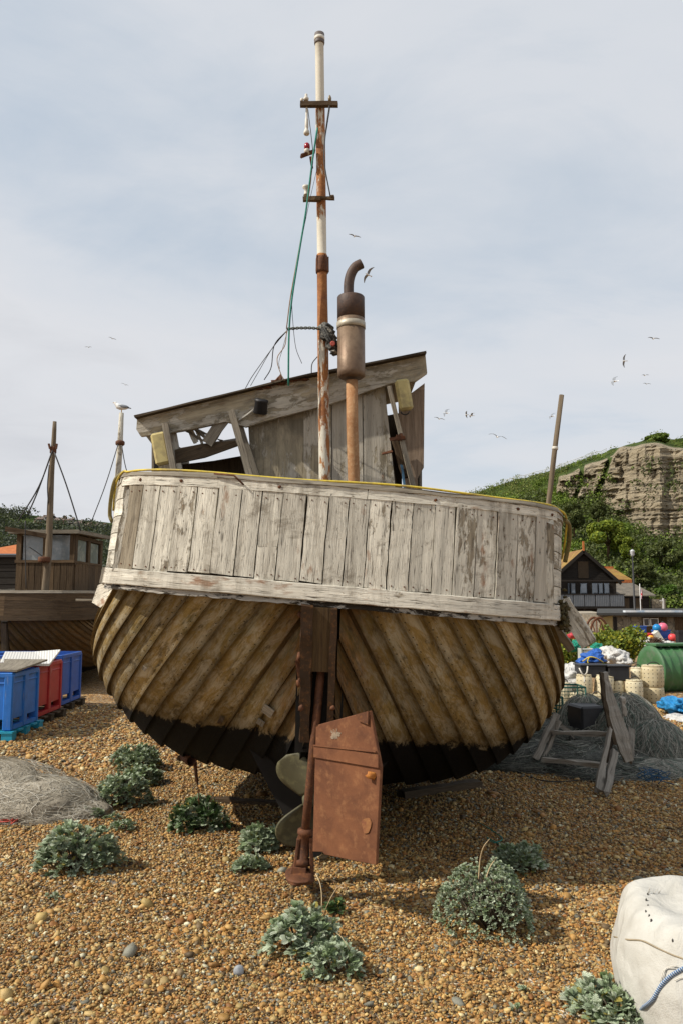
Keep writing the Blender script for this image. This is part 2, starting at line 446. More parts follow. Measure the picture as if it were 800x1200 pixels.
# ---------------------------------------------------------------- boat hulls
PLAN = [(0, -.27), (.5, -.25), (.98, -.16), (1.26, .0), (1.395, .26), (1.49, .62), (1.60, 1.2), (1.69, 2.2), (1.55, 3.6), (1.3, 5.0), (.85, 6.4), (.05, 7.8)]
_p = smooth_path([(a, b, 0) for a, b in PLAN], 240)
_s = [0.0]
for a, b in zip(_p, _p[1:]): _s.append(_s[-1]+(b-a).length)
SMAX = _s[-1]
def rail(s):
    sg = -1 if s < 0 else 1; s = min(abs(s), SMAX-1e-4)
    import bisect
    i = min(max(bisect.bisect_right(_s, s)-1, 0), len(_s)-2); q = (s-_s[i])/(_s[i+1]-_s[i])
    p = _p[i].lerp(_p[i+1], q); d = (_p[i+1]-_p[i]).normalized()
    n = Vector((d.y, -d.x, 0))
    return Vector((p.x*sg, p.y, 0)), Vector((n.x*sg, n.y, 0))
ZR = 1.65
def W(s, z, off=0.0):
    # point on the bulwark skin, off = outward
    p, n = rail(s); k = (z-ZR)
    side = min(1, max(0, (abs(s)-.9)/.6))
    sheer = .012*max(0, abs(s)-1.3)**1.5
    return Vector((p.x*(1-.012*k*side-.012*k), p.y+.05*k*(1-side), z+sheer))+n*off
TK = [0, .2, .4, .6, .75, .9, 1.0]
MK = [(1.70, .92, 1.22), (1.78, .68, .96), (1.66, .50, .60), (1.34, .42, .30), (.98, .40, .20), (.46, .42, .30), (.18, .5, .28)]
EK = [(1.76, 2.6, 1.38), (1.78, 2.6, 1.08), (1.60, 2.6, .78), (1.30, 2.6, .50), (.85, 2.6, .33), (.4, 2.6, .22), (.08, 2.6, .14)]
def Hs(t):
    if t <= .75:
        q = t/.75; s = 1.80*(1-q)+.06*q; p, n = rail(s); p = p-n*.05
        return Vector((p.x, p.y, ZR+.02+.012*max(0, s-1.3)**1.5))
    q = (t-.75)/.25
    return Vector((.06, -.24+.22*q, ZR+.02-.86*q))
def H(t, v):
    S, M_, E = Hs(t), hermite(TK, MK, t), hermite(TK, EK, t)
    if v <= 1: return S*(1-v)**2+M_*2*v*(1-v)+E*v*v
    w_ = v-1; x = E.x*(1-w_**2.4)+.03*w_; return Vector((x, 2.6+w_*5.2, E.z+.55*w_*w_*(1-.3*t)+(.1*w_)))
def hull_mesh(Bm, nr=12, npost=4, wl=.76):
    mb = MB(); ts = [.75*i/nr for i in range(nr)]+[.75+.25*i/npost for i in range(npost+1)]
    vv = [i/26 for i in range(27)]+[1+i/8 for i in range(1, 9)]
    for sg in (1, -1):
        for k in range(len(ts)-1):
            t0, t1 = ts[k], ts[k+1]; rnd = random.random(); g = random.random()
            rows = []; u = random.random()*20; prev = None
            nx = 4
            for v in vv:
                row = []
                for c in range(nx+1):
                    q = c/nx; t = t0+(t1-t0)*q; p = H(t, v)
                    e = .004; a = H(min(t+e, 1), v)-H(max(t-e, 0), v); b = H(t, min(v+e, 2))-H(t, max(v-e, 0))
                    n = a.cross(b)
                    if n.length < 1e-9: n = Vector((1, 0, -1))
                    n.normalize()
                    if n.dot(p-Vector((0, 3, 1.6))) < 0: n = -n
                    row.append((p, n, q))
                mid = row[2][0]
                if prev is not None: u += (mid-prev).length
                prev = mid
                wdt = (row[-1][0]-row[0][0]).length
                rows.append((row, u, wdt))
            vs = []; tn = []; uvg = []
            wob = random.random()*9
            for (row, u, wdt) in rows:
                for (p, n, q) in row:
                    off = .004+.026*q+.004*noise.noise(Vector((u*2, wob, q)))
                    pp = p+n*off; vs.append(pp); uvg.append((u, (1-q)*wdt)); tn.append(pp)
                p, n, q = row[-1]; pp = p+n*-.004; vs.append(pp); uvg.append((u, -.03)); tn.append(pp)
            W_ = nx+2; fs = []; uvs = []
            for j in range(len(rows)-1):
                for c in range(W_-1):
                    f = [j*W_+c, j*W_+c+1, (j+1)*W_+c+1, (j+1)*W_+c]
                    if sg < 0: f = f[::-1]
                    fs.append(f); uvs.append([uvg[i] for i in f])
            tl = [(rnd, g, p.z/3) for p in tn]
            wv = [Bm @ Vector((p.x*sg, p.y, p.z)) for p in vs]
            b = mb.add(wv, fs, uvs, tl, True)
            for i in range(len(fs)):
                if i % (W_-1) == W_-2: mb.sm[-len(fs)+i] = False
    return mb
def split_smooth(o):
    md = o.modifiers.new('edge', 'EDGE_SPLIT'); md.split_angle = R(35)
def hull_mat(name, c1, c2, grey, wl, green=.3, bleed=0.0):
    m = NT(name); uv = m.uv; us = m.sep(uv)
    g1 = m.noise(m.map(uv, (4, 60, 1)), 1, 8, .65, .4)
    g2 = m.noise(m.map(uv, (12, 30, 1)), 1, 8, .7)
    bl = m.noise(m.map(uv, (5, 12, 1), (4, 4, 0)), 1, 10, .78, .5)
    col = m.mix(m.step(g2, .3, .72), c1, c2)
    col = m.mix(m.math('MULTIPLY', m.step(bl, .45, .58), .85), col, grey)
    col = m.mix(m.math('MULTIPLY', m.step(g1, .48, .36), .5), col, tuple(c*.3 for c in c1))
    dk = m.noise(m.map(uv, (6, 14, 1), (14, 9, 0)), 1, 9, .75)
    col = m.mix(m.math('MULTIPLY', m.step(dk, .54, .64), .75), col, (.06, .04, .018))
    dr = m.noise(m.map(m.obj, (9, 9, .9), (3, 6, 0)), 1, 7, .7, .4)
    col = m.mix(m.math('MULTIPLY', m.step(dr, .54, .68), .5), col, (.06, .038, .015))
    sc_ = m.noise(m.map(uv, (16, 50, 1), (8, 8, 0)), 1, 8, .75)
    col = m.mix(m.math('MULTIPLY', m.step(sc_, .62, .68), .6), col, (.50, .44, .33))
    if bleed:
        xs = m.math('ABSOLUTE', m.math('SUBTRACT', m.sep(m.obj)[0], .10)); xs = m.math('ADD', xs, m.math('MULTIPLY', m.math('SUBTRACT', m.noise(m.map(m.obj, (5, 5, 3)), 1, 7, .65), .5), .5))
        col = m.mix(m.math('MULTIPLY', m.step(xs, .40, .14), bleed), col, m.mix(m.step(g2, .4, .6), (.045, .022, .009), (.17, .075, .02)))
    # shadow line painted along each lap edge, plus a darker upper plank band
    lap = m.step(m.math('ADD', us[1], m.math('MULTIPLY', m.math('SUBTRACT', g2, .5), .05)), .035, .0)
    col = m.mix(m.math('MULTIPLY', lap, .6), col, (.05, .032, .014))
    up = m.step(m.math('ADD', us[1], m.math('MULTIPLY', m.math('SUBTRACT', bl, .5), .08)), .085, .12)
    col = m.mix(m.math('MULTIPLY', up, .28), col, (.05, .04, .015))
    # rust-stained fastenings in pairs
    fx = m.math('FRACT', m.math('MULTIPLY', us[0], 19.0)); fx = m.math('MULTIPLY', m.math('ABSOLUTE', m.math('SUBTRACT', fx, .5)), 1/19.0)
    fy = m.math('ABSOLUTE', m.math('SUBTRACT', us[1], .022))
    dd = m.math('SQRT', m.math('ADD', m.math('MULTIPLY', fx, fx), m.math('MULTIPLY', fy, fy)))
    riv = m.step(dd, .0055, .0035)
    col = m.mix(m.math('MULTIPLY', riv, .8), col, (.025, .015, .008))
    mo = m.noise(m.map(uv, (3, 6, 1), (23, 1, 0)), 1, 8, .7)
    lz = m.math('MULTIPLY', m.tint[2], 3.0)
    col = m.mix(m.math('MULTIPLY', m.math('MULTIPLY', m.step(mo, .50, .66), m.step(lz, .95, 1.5)), green), col, (.07, .075, .02))
    wn_ = m.math('ADD', lz, m.math('MULTIPLY', m.math('SUBTRACT', bl, .5), .30)); wn_ = m.math('ADD', wn_, m.math('MULTIPLY', m.math('SUBTRACT', m.noise(m.map(m.obj, (3, 3, 3)), 1, 5, .6), .5), .14))
    gr_ = m.step(wn_, wl+.16, wl); col = m.mix(m.math('MULTIPLY', gr_, .55), col, (.06, .042, .018))
    bk = m.step(wn_, wl+.012, wl-.014)
    flake = m.step(m.noise(m.map(uv, (14, 22, 1), (2, 8, 0)), 1, 8, .7), .66, .72)
    bcol = m.mix(m.math('MULTIPLY', flake, .5), (.006, .0055, .005), (.045, .032, .02))
    col = m.mix(bk, col, bcol)
    col = m.mix(1.0, col, m.ramp(m.tint[0], [(0, .64), (1, 1.22)]), 'MULTIPLY')
    h = m.math('ADD', m.math('MULTIPLY', g1, .5), m.math('MULTIPLY', g2, .6))
    h = m.math('SUBTRACT', h, m.math('MULTIPLY', riv, .3))
    return m.fin(col, .8, m.bump(h, .65, .010), spec=.12)
HULL = hull_mat('varnished_clinker', (.33, .225, .08), (.20, .13, .043), (.42, .365, .255), .825, bleed=.8)
HULLB = hull_mat('brown_clinker', (.15, .08, .025), (.09, .05, .017), (.12, .085, .05), .5, .1)
PAINTW = wood('peeling_white_paint', (.19, .155, .11), (.38, .33, .245), (.86, .82, .70), .54, .95, rust=.45, tone=.24, grime=.6)
PAINTR = wood('flaked_white_rail', (.22, .17, .11), (.40, .34, .25), (.82, .78, .67), .34, 1.0, grime=.5, rust=.8, tone=.2, sc=.8)
GREYW = wood('weathered_grey_wood', (.20, .17, .13), (.36, .32, .25), tone=.4, dark=.6, moss=.15)
PLY = wood('weathered_plywood', (.29, .245, .165), (.45, .39, .28), (.56, .52, .44), .15, .5, tone=.28, sc=.6, rust=.1, blotch=(.19, .165, .12))
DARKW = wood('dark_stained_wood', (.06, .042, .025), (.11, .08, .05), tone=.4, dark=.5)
BROWNW = wood('brown_boards', (.075, .045, .022), (.15, .10, .055), tone=.4, dark=.6)
OLDW = wood('silvery_driftwood', (.26, .23, .19), (.46, .42, .36), tone=.4, dark=.7, bs=.9)
def rustmat(name, c1=(.24, .085, .035), c2=(.13, .04, .02), c3=(.38, .17, .06), paint=None, sc=6, rough=.75):
    m = NT(name); o = m.obj
    n1 = m.noise(m.map(o, (sc,)*3), 1, 9, .7, .3); n2 = m.noise(m.map(o, (sc*4,)*3, (2, 3, 1)), 1, 6, .65)
    col = m.mix(m.step(n1, .35, .65), c1, c2)
    col = m.mix(m.math('MULTIPLY', m.step(n2, .52, .72), .6), col, c3)
    h = m.math('ADD', n1, m.math('MULTIPLY', n2, .5))
    if paint:
        n3 = m.noise(m.map(o, (14, 14, 4.5), (7, 1, 2)), 1, 9, .7, .4)
        v = m.math('ADD', n3, m.math('MULTIPLY', m.math('SUBTRACT', .5, m.tint[1]), .55))
        pm = m.step(v, .47, .52)
        col = m.mix(pm, col, m.mix(n2, tuple(c*.8 for c in paint), paint)); h = m.math('ADD', h, m.math('MULTIPLY', pm, .4))
    return m.fin(col, rough, m.bump(h, .5, .006), spec=.3)
RUST = rustmat('rust_plate', (.19, .075, .032), (.10, .038, .018), (.30, .14, .06), sc=4.5)
RUSTD = rustmat('dark_rust', (.13, .05, .022), (.06, .025, .013), (.25, .10, .03), sc=14)
MAST = rustmat('rusted_white_paint', (.36, .15, .045), (.20, .075, .03), (.48, .24, .08), (.64, .60, .50), sc=9)
EXH = rustmat('heat_browned_steel', (.14, .088, .055), (.20, .14, .092), (.09, .058, .038), sc=7, rough=.5)
SOOT = rustmat('sooty_steel', (.045, .032, .028), (.09, .055, .04), (.14, .07, .035), sc=12, rough=.6)
EXH.node_tree.nodes['Principled BSDF'].inputs['Metallic'].default_value = .35
TANR = rustmat('tan_rusted_pipe', (.40, .23, .11), (.27, .12, .045), (.52, .36, .21), sc=11)
PEELB = wood('black_flaked_board', (.035, .028, .022), (.09, .075, .055), (.62, .58, .49), .50, .4, rust=.2)
BLACKP = plain('black_plastic', (.02, .02, .022), .5, .3)
YROPE = plain('yellow_hose', (.60, .46, .05), .6, .2, 30, dirt=(.35, .27, .08), dscale=9)
WIREM = plain('dark_wire', (.03, .03, .03), .6); TEAL = plain('green_rope', (.03, .22, .17), .8, .3, 60)
CREAMP = plain('yellowed_plastic', (.48, .40, .17), .6, .2, 12, dirt=(.32, .26, .12), dscale=12)
WHITEP = plain('white_ceramic', (.6, .57, .5), .5, .2, 20); REDL = plain('red_glass', (.3, .01, .02), .2, .2)
BRONZE = plain('weathered_bronze', (.075, .068, .036), .6, .25, 9, dirt=(.13, .12, .06), dscale=14)
MOSS = plain('moss', (.07, .055, .02), .95, .6, 60, bump=.8)
VOID = plain('void_black', (.012, .010, .008), .9, .3)  # near-black for keel and props; also gives the rudder slot its shade

def bulwark_side(mb, Bm, z0, z1, rows, s0, s1, th, sg, jag=.03, ov=.002, gap=.005, segs=None):
    hs = (z1-z0)/rows
    for r in range(rows):
        sa = s0+random.uniform(0, jag); a = z0+r*hs+gap; b = z0+(r+1)*hs
        n = max(3, int((s1-sa)/.06)); tn = (random.random(), random.random(), .6)
        vs = []; uvg = []
        for i in range(n+1):
            s = sa+(s1-sa)*i/n
            for (z, o) in ((a, th+ov), (b, th), (b, 0), (a, 0)):
                q = W(s*sg, z, o); vs.append(Bm @ q)
            uvg.append(s)
        fs = []; uvs = []; ou = random.random()*9; cw = [0, hs, hs+th, 2*hs+th, 2*hs+2*th]
        for i in range(n):
            for k in range(4):
                f = [i*4+k, i*4+(k+1) % 4, (i+1)*4+(k+1) % 4, (i+1)*4+k]
                uu = [(uvg[i]+ou, cw[k]), (uvg[i]+ou, cw[k+1]), (uvg[i+1]+ou, cw[k+1]), (uvg[i+1]+ou, cw[k])]
                if sg > 0: f = f[::-1]; uu = uu[::-1]
                fs.append(f); uvs.append(uu)
        fs.append([0, 1, 2, 3]); uvs.append([(ou, 0), (ou, hs), (ou, hs+.02), (ou, .02)])
        mb.add(vs, fs, uvs, tn, False)
def belt(Bm, z0, z1, th, s0, s1, tint=None, n=90, jit=.003, out=0.0, split=None):
    # long timber following the plan curve
    mb = MB(); segs = split or [(s0, s1)]
    for (a_, b_) in segs:
        k_ = max(4, int(n*(b_-a_)/(s1-s0))); vs = []; us = []
        for i in range(k_+1):
            s = a_+(b_-a_)*i/k_
            j = [random.uniform(-jit, jit) for _ in range(4)]
            for (z, o, q) in ((z0, out+th, j[0]), (z1, out+th*.9, j[1]), (z1, out, j[2]), (z0, out, j[3])):
                vs.append(Bm @ W(s, z+q, o+q*.5))
            us.append(s+20)
        fs = []; uvs = []; hgt = z1-z0; cw = [0, hgt, hgt+th, 2*hgt+th, 2*hgt+2*th]; ov = random.random()*9
        for i in range(k_):
            for k in range(4):
                fs.append([i*4+k, (i+1)*4+k, (i+1)*4+(k+1) % 4, i*4+(k+1) % 4])
                uvs.append([(us[i], ov+cw[k]), (us[i+1], ov+cw[k]), (us[i+1], ov+cw[k+1]), (us[i], ov+cw[k+1])])
        fs.append([3, 2, 1, 0]); uvs.append([(0, 0)]*4); e = k_*4; fs.append([e, e+1, e+2, e+3]); uvs.append([(0, 0)]*4)
        mb.add(vs, fs, uvs, tint or (random.random(), .6, .5), False)
    return mb
def deck(Bm, z):
    mb = MB(); vs = []; fs = []
    n = 60
    for i in range(n+1):
        s = SMAX*i/n*.98
        for sg in (-1, 1):
            q = W(s*sg if s else 1e-3*sg, z, -.03); vs.append(Bm @ q)
    uvs = []
    for i in range(n):
        f = [2*i, 2*i+1, 2*i+3, 2*i+2]; fs.append(f); uvs.append([(vs[k].y, vs[k].x) for k in f])
    mb.add(vs, fs, uvs); return mb
# ---------------------------------------------------------------- the wooden boat in the middle
HEEL = Vector((-.20, 4.74, 0.0)); ROLL = R(4.7)
BM = Matrix.Translation(HEEL) @ Matrix.Rotation(ROLL, 4, 'Y')
boat = thing('fishing_boat', 'large derelict clinker fishing boat with white stern boards and rusty mast', 'boat', HEEL)
def at(s, z, off=0.0): return BM @ W(s, z, off)
ho = hull_mesh(BM).build('hull', HULL, boat); split_smooth(ho)
# keel and deadwood
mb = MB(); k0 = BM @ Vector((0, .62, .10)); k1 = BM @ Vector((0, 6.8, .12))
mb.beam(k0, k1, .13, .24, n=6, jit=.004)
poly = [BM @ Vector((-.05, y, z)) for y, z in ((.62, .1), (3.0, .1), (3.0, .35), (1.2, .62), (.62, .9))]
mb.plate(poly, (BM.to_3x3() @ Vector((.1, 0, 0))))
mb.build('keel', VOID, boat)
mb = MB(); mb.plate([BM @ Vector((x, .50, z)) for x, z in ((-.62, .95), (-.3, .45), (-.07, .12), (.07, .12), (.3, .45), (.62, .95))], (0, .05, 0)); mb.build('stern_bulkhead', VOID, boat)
POSTM = rustmat('oily_rusted_post', (.030, .018, .010), (.055, .028, .013), (.20, .085, .025), sc=11, rough=.55)
# stern posts: left post, block above, narrow right post
mb = MB()
mb.beam(P(360, 709, 4.43), P(357, 868, 4.61), .066, .07, (0, 1, 0), 10, .006, w1=.06)
mb.build('stern_post', POSTM, boat)
mb = MB(); mb.beam(P(392, 712, 4.44), P(386, 868, 4.60), .035, .09, (0, 1, 0), 6, .003)
mb.build('stern_post', POSTM, boat)
mb = MB(); mb.beam(P(376, 711, 4.46), P(374, 786, 4.53), .115, .07, (0, 1, 0), 4, .004); mb.build('rudder_trunk', wood('oily_block', (.05, .03, .015), (.11, .07, .03), tone=.2), boat)
mb = MB(); mb.beam(P(377, 700, 4.60), P(373, 880, 4.75), .27, .05, (0, 1, 0)); mb.build('slot_backing', VOID, boat)  # near-black board added behind the posts, stands for shade in the slot
# rusty plates and bolts around the posts
for px, py in ((352, 745), (350, 770), (350, 800), (352, 830), (389, 800), (388, 830), (352, 720)):
    mb = MB(); mb.blob(P(px+random.uniform(-2, 2), py, 4.50), (.014, .010, .014+random.random()*.014), 2, .4, 3, seed=py); mb.build('bolt_scale', RUSTD, boat)
mb = MB(); mb.plate([P(352, 762, 4.53), P(346, 775, 4.53), P(349, 795, 4.56), P(357, 800, 4.56), P(357, 758, 4.52)], (0, .012, 0)); mb.build('gusset_plate', RUSTD, boat)
# bulwark: upright boards across the stern
mb = MB(); mbk = MB(); n = 21; S0 = 1.30
edges = [-S0+2*S0*i/n+random.uniform(-.010, .010) for i in range(n+1)]; edges[0] = -S0; edges[-1] = S0
Z0, Z1 = ZR+.100, ZR+.592
short = {7: 'hole', 13: 'split'}
for i in range(n):
    a, b = edges[i]+.0032, edges[i+1]-.0032
    tl = random.uniform(-.006, .006); z0 = Z0+random.uniform(-.010, .008); oo = random.uniform(0, .007)
    g = random.uniform(.1, .9)
    g = g*.9+.55-1.25*abs(i-n*.45)/n
    if i in (0, n-1): g = -.75
    if i in (7, 8, 9, 10): g = 1.5
    parts = [(z0, Z1)]
    if i == 7: parts = [(z0, Z0+.165), (Z0+.182, Z1)]
    if i == 13: parts = [(z0, Z0+.33), (Z0+.334, Z1)]
    r_ = random.random()*.8+.15
    for (za, zb) in parts:
        vs = []; uvs = []; fs = []; N = 6; ou, ov = random.random()*30, random.random()*30; w_ = b-a
        for j in range(N+1):
            z = za+(zb-za)*j/N; sh = tl*(z-Z0)
            for (s_, o) in ((a, .028+oo), (b, .028+oo*.4), (b, 0), (a, 0)):
                jj = random.uniform(-.0025, .0025)
                zz = z+(random.uniform(-.006, .006) if j == 0 else .02 if j == N else 0)
                vs.append(at(s_+sh+jj, zz, o+jj*.5))
        cw = [0, w_, w_+.03, 2*w_+.03, 2*w_+.06]
        for j in range(N):
            for k in range(4):
                u0, u1 = ou+(zb-za)*j/N, ou+(zb-za)*(j+1)/N
                fs.append([j*4+k, j*4+(k+1) % 4, (j+1)*4+(k+1) % 4, (j+1)*4+k])
                uvs.append([(u0, ov+cw[k]), (u0, ov+cw[k+1]), (u1, ov+cw[k+1]), (u1, ov+cw[k])])
        fs.append([3, 2, 1, 0]); uvs.append([(ou, ov)]*4); e = N*4; fs.append([e, e+1, e+2, e+3]); uvs.append([(ou, ov)]*4)
        (mbk if i == n-1 else mb).add(vs, fs, uvs, (r_, .5 if i == n-1 else g, .5))
mb.build('stern_boards', PAINTW, boat); mbk.build('end_board', PEELB, boat)
for i in range(n):
    for z in (Z0+.022, Z1-.028):
        for q in (.22, .78):
            s_ = edges[i]+(edges[i+1]-edges[i])*(q+random.uniform(-.05, .05)); c = at(s_, z+random.uniform(-.006, .006), .033); ob_ = at(s_, z, .040)-at(s_, z, .033)
            nm = MB(); nm.lathe(c-ob_*.6, ob_, [(0, .0042), (.004, .0042)], 7); nm.build('nail', RUSTD, boat)
# dark backing added inside the bulwark, stands for the shade in its gaps
mb = belt(BM, Z0-.06, Z1, .012, -SMAX+.1, SMAX-.1, n=200, out=-.02); mb.build('gap_backing', DARKW, boat)
# side planking forward of the corners
for sg in (1, -1):
    mb = MB(); bulwark_side(mb, BM, Z0, Z1+.03, 5, S0+.004, SMAX-.05, .026, sg, jag=.0 if sg > 0 else .07)
    mb.build('side_planks', PAINTW, boat)
# corner boards
for sg in (1, -1):
    mb = MB()
    vs = []
    mb.beam(at(sg*(S0+.012), Z0-.03, .036), at(sg*(S0+.0), Z1-.01, .030), .05 if sg > 0 else .035, .022, (0, 1, 0), 7, .004, tint=(.35, .2, .5), end=.02)
    mb.build('corner_board', PAINTW, boat)
# cap: fascia board, top rail
mb = belt(BM, Z1+.006, Z1+.064, .034, -S0-.12, S0+.10, n=60, out=.0, jit=.0025, split=[(-S0-.12, .16), (.165, S0+.10)], tint=(.8, .7, .5)); mb.build('fascia_board', PAINTW, boat)
mb = belt(BM, Z1+.030, Z1+.075, .036, S0+.105, SMAX-.1, n=60, out=.0); mb.build('top_rail', PAINTW, boat)
mb = belt(BM, Z1+.030, Z1+.075, .036, -SMAX+.1, -S0-.125, n=60, out=.0); mb.build('top_rail', PAINTW, boat)
mb = belt(BM, Z1+.064, Z1+.088, .11, -SMAX+.1, SMAX-.1, n=160, out=-.07); mb.build('cap_rail', GREYW, boat)
# heavy rubbing rail
mb = belt(BM, ZR+.004, ZR+.096, .052, -2.1, 2.6, n=90, jit=.0022, split=[(-2.1, -1.62), (-1.45, 2.6)], tint=(.6, .7, .5)); o = mb.build('rubbing_rail', PAINTR, boat, bevel=.004)
mb = belt(BM, ZR+.0, ZR+.07, .05, 2.62, SMAX-.1, n=70, jit=.004); mb.build('rubbing_rail', GREYW, boat)
mb = belt(BM, ZR+.0, ZR+.07, .05, -SMAX+.1, -2.12, n=70, jit=.004); mb.build('rubbing_rail', GREYW, boat)
mb = belt(BM, ZR-.026, ZR+.002, .036, -1.5, 1.45, n=90, jit=.004); mb.build('chafing_strip', wood('chipped_black_strip', (.02, .015, .010), (.05, .035, .02), (.74, .70, .62), .12, .5), boat)
deck(BM, ZR+.12).build('deck', DARKW, boat)
# yellow hose laid along the cap
pts = [at(s, Z1+.094+.006*math.sin(s*5), .02+.01*math.sin(s*3)) for s in [-1.36+i*.09 for i in range(33)]]
L = [at(-1.42, Z1+.10, .03), at(-1.50, Z1+.06, .045), at(-1.60, Z1+.02, .045), at(-1.68, Z1-.05, .04), at(-1.75, Z1-.12, .035)]
Rr = [at(1.56, Z1+.08, .045), at(1.68, Z1+.055, .055), at(1.80, Z1+.0, .055), at(1.92, Z1-.10, .05), at(2.02, Z1-.18, .04)]
mb = MB(); mb.tube(smooth_path(L[::-1]+pts+Rr, 120), .0068, 8); mb.build('hose', YROPE, boat)
mb = MB(); pts = [at(-1.46, Z1+.10, .02), at(-1.55, Z1+.055, .055), at(-1.64, Z1-.05, .06), at(-1.70, Z1-.16, .05), at(-1.68, Z1-.2, .03)]
mb.tube(smooth_path(pts, 18), .013, 8, tint=(.5, .2, .5)); mb.build('hose', plain('weathered_hose', (.17, .14, .05), .7, .3, 30), boat)
mb = MB(); pts = [at(1.66, Z1+.05, .04), at(1.78, Z1+.03, .07), at(1.9, Z1-.06, .08), at(1.98, Z1-.2, .06)]
mb.tube(smooth_path(pts, 18), .015, 8); mb.build('hose', bpy.data.materials['weathered_hose'], boat)
# rust fittings along the top
for s in (-1.2, -.92, -.34, .55, 1.05, 1.32):
    mb = MB(); mb.blob(at(s, Z1+.035, .034), (.010, .006, .009), 2, .3, 3, seed=int(s*10)); mb.build('bolt', RUSTD, boat)
mb = MB(); mb.tube([at(-.72, Z1+.085, .05), at(-.60, Z1+.08, .06), at(-.54, Z1+.03, .05)], .006, 6); mb.build('staple', RUSTD, boat)
# repair patches on the hull
def hp(px, py, Y0=4.3, Y1=7.0):
    # nearest hull surface point under a picture position: search on the patch
    best = None
    for sg in (1, -1):
        for i in range(0, 101, 2):
            for j in range(0, 90, 2):
                t = i/100; v = j/90; p = H(t, v); p = BM @ Vector((p.x*sg, p.y, p.z))
                u = (p.z-EYE); d = p.y*CP+u*SP; x = 400+p.x/d*F; y = 600-(u*CP-p.y*SP)/d*F
                e = (x-px)**2+(y-py)**2
                if best is None or e < best[0]: best = (e, p, sg, t, v)
    _, p, sg, t, v = best
    e = .02; a = H(min(t+e, 1), v)-H(max(t-e, 0), v); b = H(t, v+e)-H(t, max(v-e, 0)); n = a.cross(b).normalized()
    if n.dot(H(t, v)-Vector((0, 3, 1.6))) < 0: n = -n
    n = BM.to_3x3() @ Vector((n.x*sg, n.y, n.z)); al = BM.to_3x3() @ Vector((b.x*sg, b.y, b.z)); al.normalize()
    return p, n, al
for px, py, a, b in ((315, 830, .07, .075), (306, 843, .05, .05), (173, 782, .035, .03)):
    p, n, al = hp(px, py); mb = MB(); c = al.cross(n)
    q = [p+n*.034+al*x*a+c*y*b for x, y in ((-.5, -.45), (.5, -.5), (.55, .4), (-.4, .5))]
    mb.plate(q, n*.006); mb.build('repair_patch', GREYW, boat)
# bilge batten and pipe at the lower left
p0, n0, _ = hp(262, 838); p1, n1, _ = hp(232, 875); p2, n2, _ = hp(212, 893)
mb = MB(); mb.beam(p0+n0*.045, p1+n1*.05, .028, .03, n0, 4, .003); mb.beam(p1+n1*.05, p2+n2*.05, .028, .03, n1, 3, .003); mb.build('batten', BROWNW, boat)
pq, nq, _ = hp(214, 893); mb = MB(); c = pq+nq*.03; ax = (P(222, 905, 5.1)-P(203, 893, 5.5)).normalized()
mb.lathe(c-ax*.12, ax, [(0, .035), (.24, .04), (.24, .031), (.10, .030)], 14); mb.build('drain_pipe', RUSTD, boat)
mb = MB(); a = pq+nq*.05+Vector((.07, -.03, 0)); mb.tube(smooth_path([a, a+Vector((.01, 0, -.10)), a+Vector((.03, 0, -.22)), a+Vector((.03, .02, -.42))], 10), [.012]*4+[.004]*7, 6); mb.build('hanging_root', RUSTD, boat)
# moss on the right corner, hanging loose plank, broken end pieces
mb = MB()
for i in range(110):
    s = 1.46+random.random()*.24; z = ZR+.03+random.gauss(0, .05)
    mb.blob(at(s, z, .045+random.random()*.035), [random.uniform(.008, .019) for _ in range(3)], 1, .5, 3, seed=i)
mb.blob(at(1.58, ZR+.03, .035), (.03, .035, .06), 3, .5, 4); mb.build('moss_clump', MOSS, boat)
mb = MB(); mb.beam(P(655, 702, 5.0), P(688, 752, 4.95), .105, .03, (.3, 1, .2), 5, .004, tint=(.6, .55, .5), end=.02); mb.build('loose_plank', PAINTW, boat)
mb = MB(); mb.beam(P(640, 722, 5.02), P(668, 760, 5.2), .05, .04, (.3, 1, .2), 4, .004); mb.build('loose_plank', GREYW, boat)
mb = MB(); mb.plate([P(115, 686, 5.08), P(132, 676, 4.92), P(131, 700, 4.92), P(118, 712, 5.06), P(108, 706, 5.14)], (0.02, .05, 0)); mb.build('broken_rail_end', PAINTR, boat)
mb = MB(); mb.beam(P(89, 703, 5.3), P(112, 703, 5.3), .012, .012, n=2, jit=.002); mb.build('splinter', GREYW, boat)
# ---- rudder
RU = thing('x', '', '', HEEL); bpy.data.objects.remove(RU)
A0, A1 = P(378, 770, 4.56), P(353, 1022, 4.60)
def stk(q): return A0.lerp(A1, q)
mb = MB()
bl = [P(370, 850, 4.53), P(433, 833, 4.28), P(448, 898, 4.24), P(440, 1014, 4.24), P(366, 1001, 4.53)]
e1 = (bl[3]-bl[4]).normalized(); e2 = (bl[0]-bl[4]).normalized(); nb = e1.cross(e2).normalized()
if nb.y > 0: nb = -nb
# flatten to one plane
o0 = bl[4]; bl = [p-nb*((p-o0).dot(nb)) for p in bl]
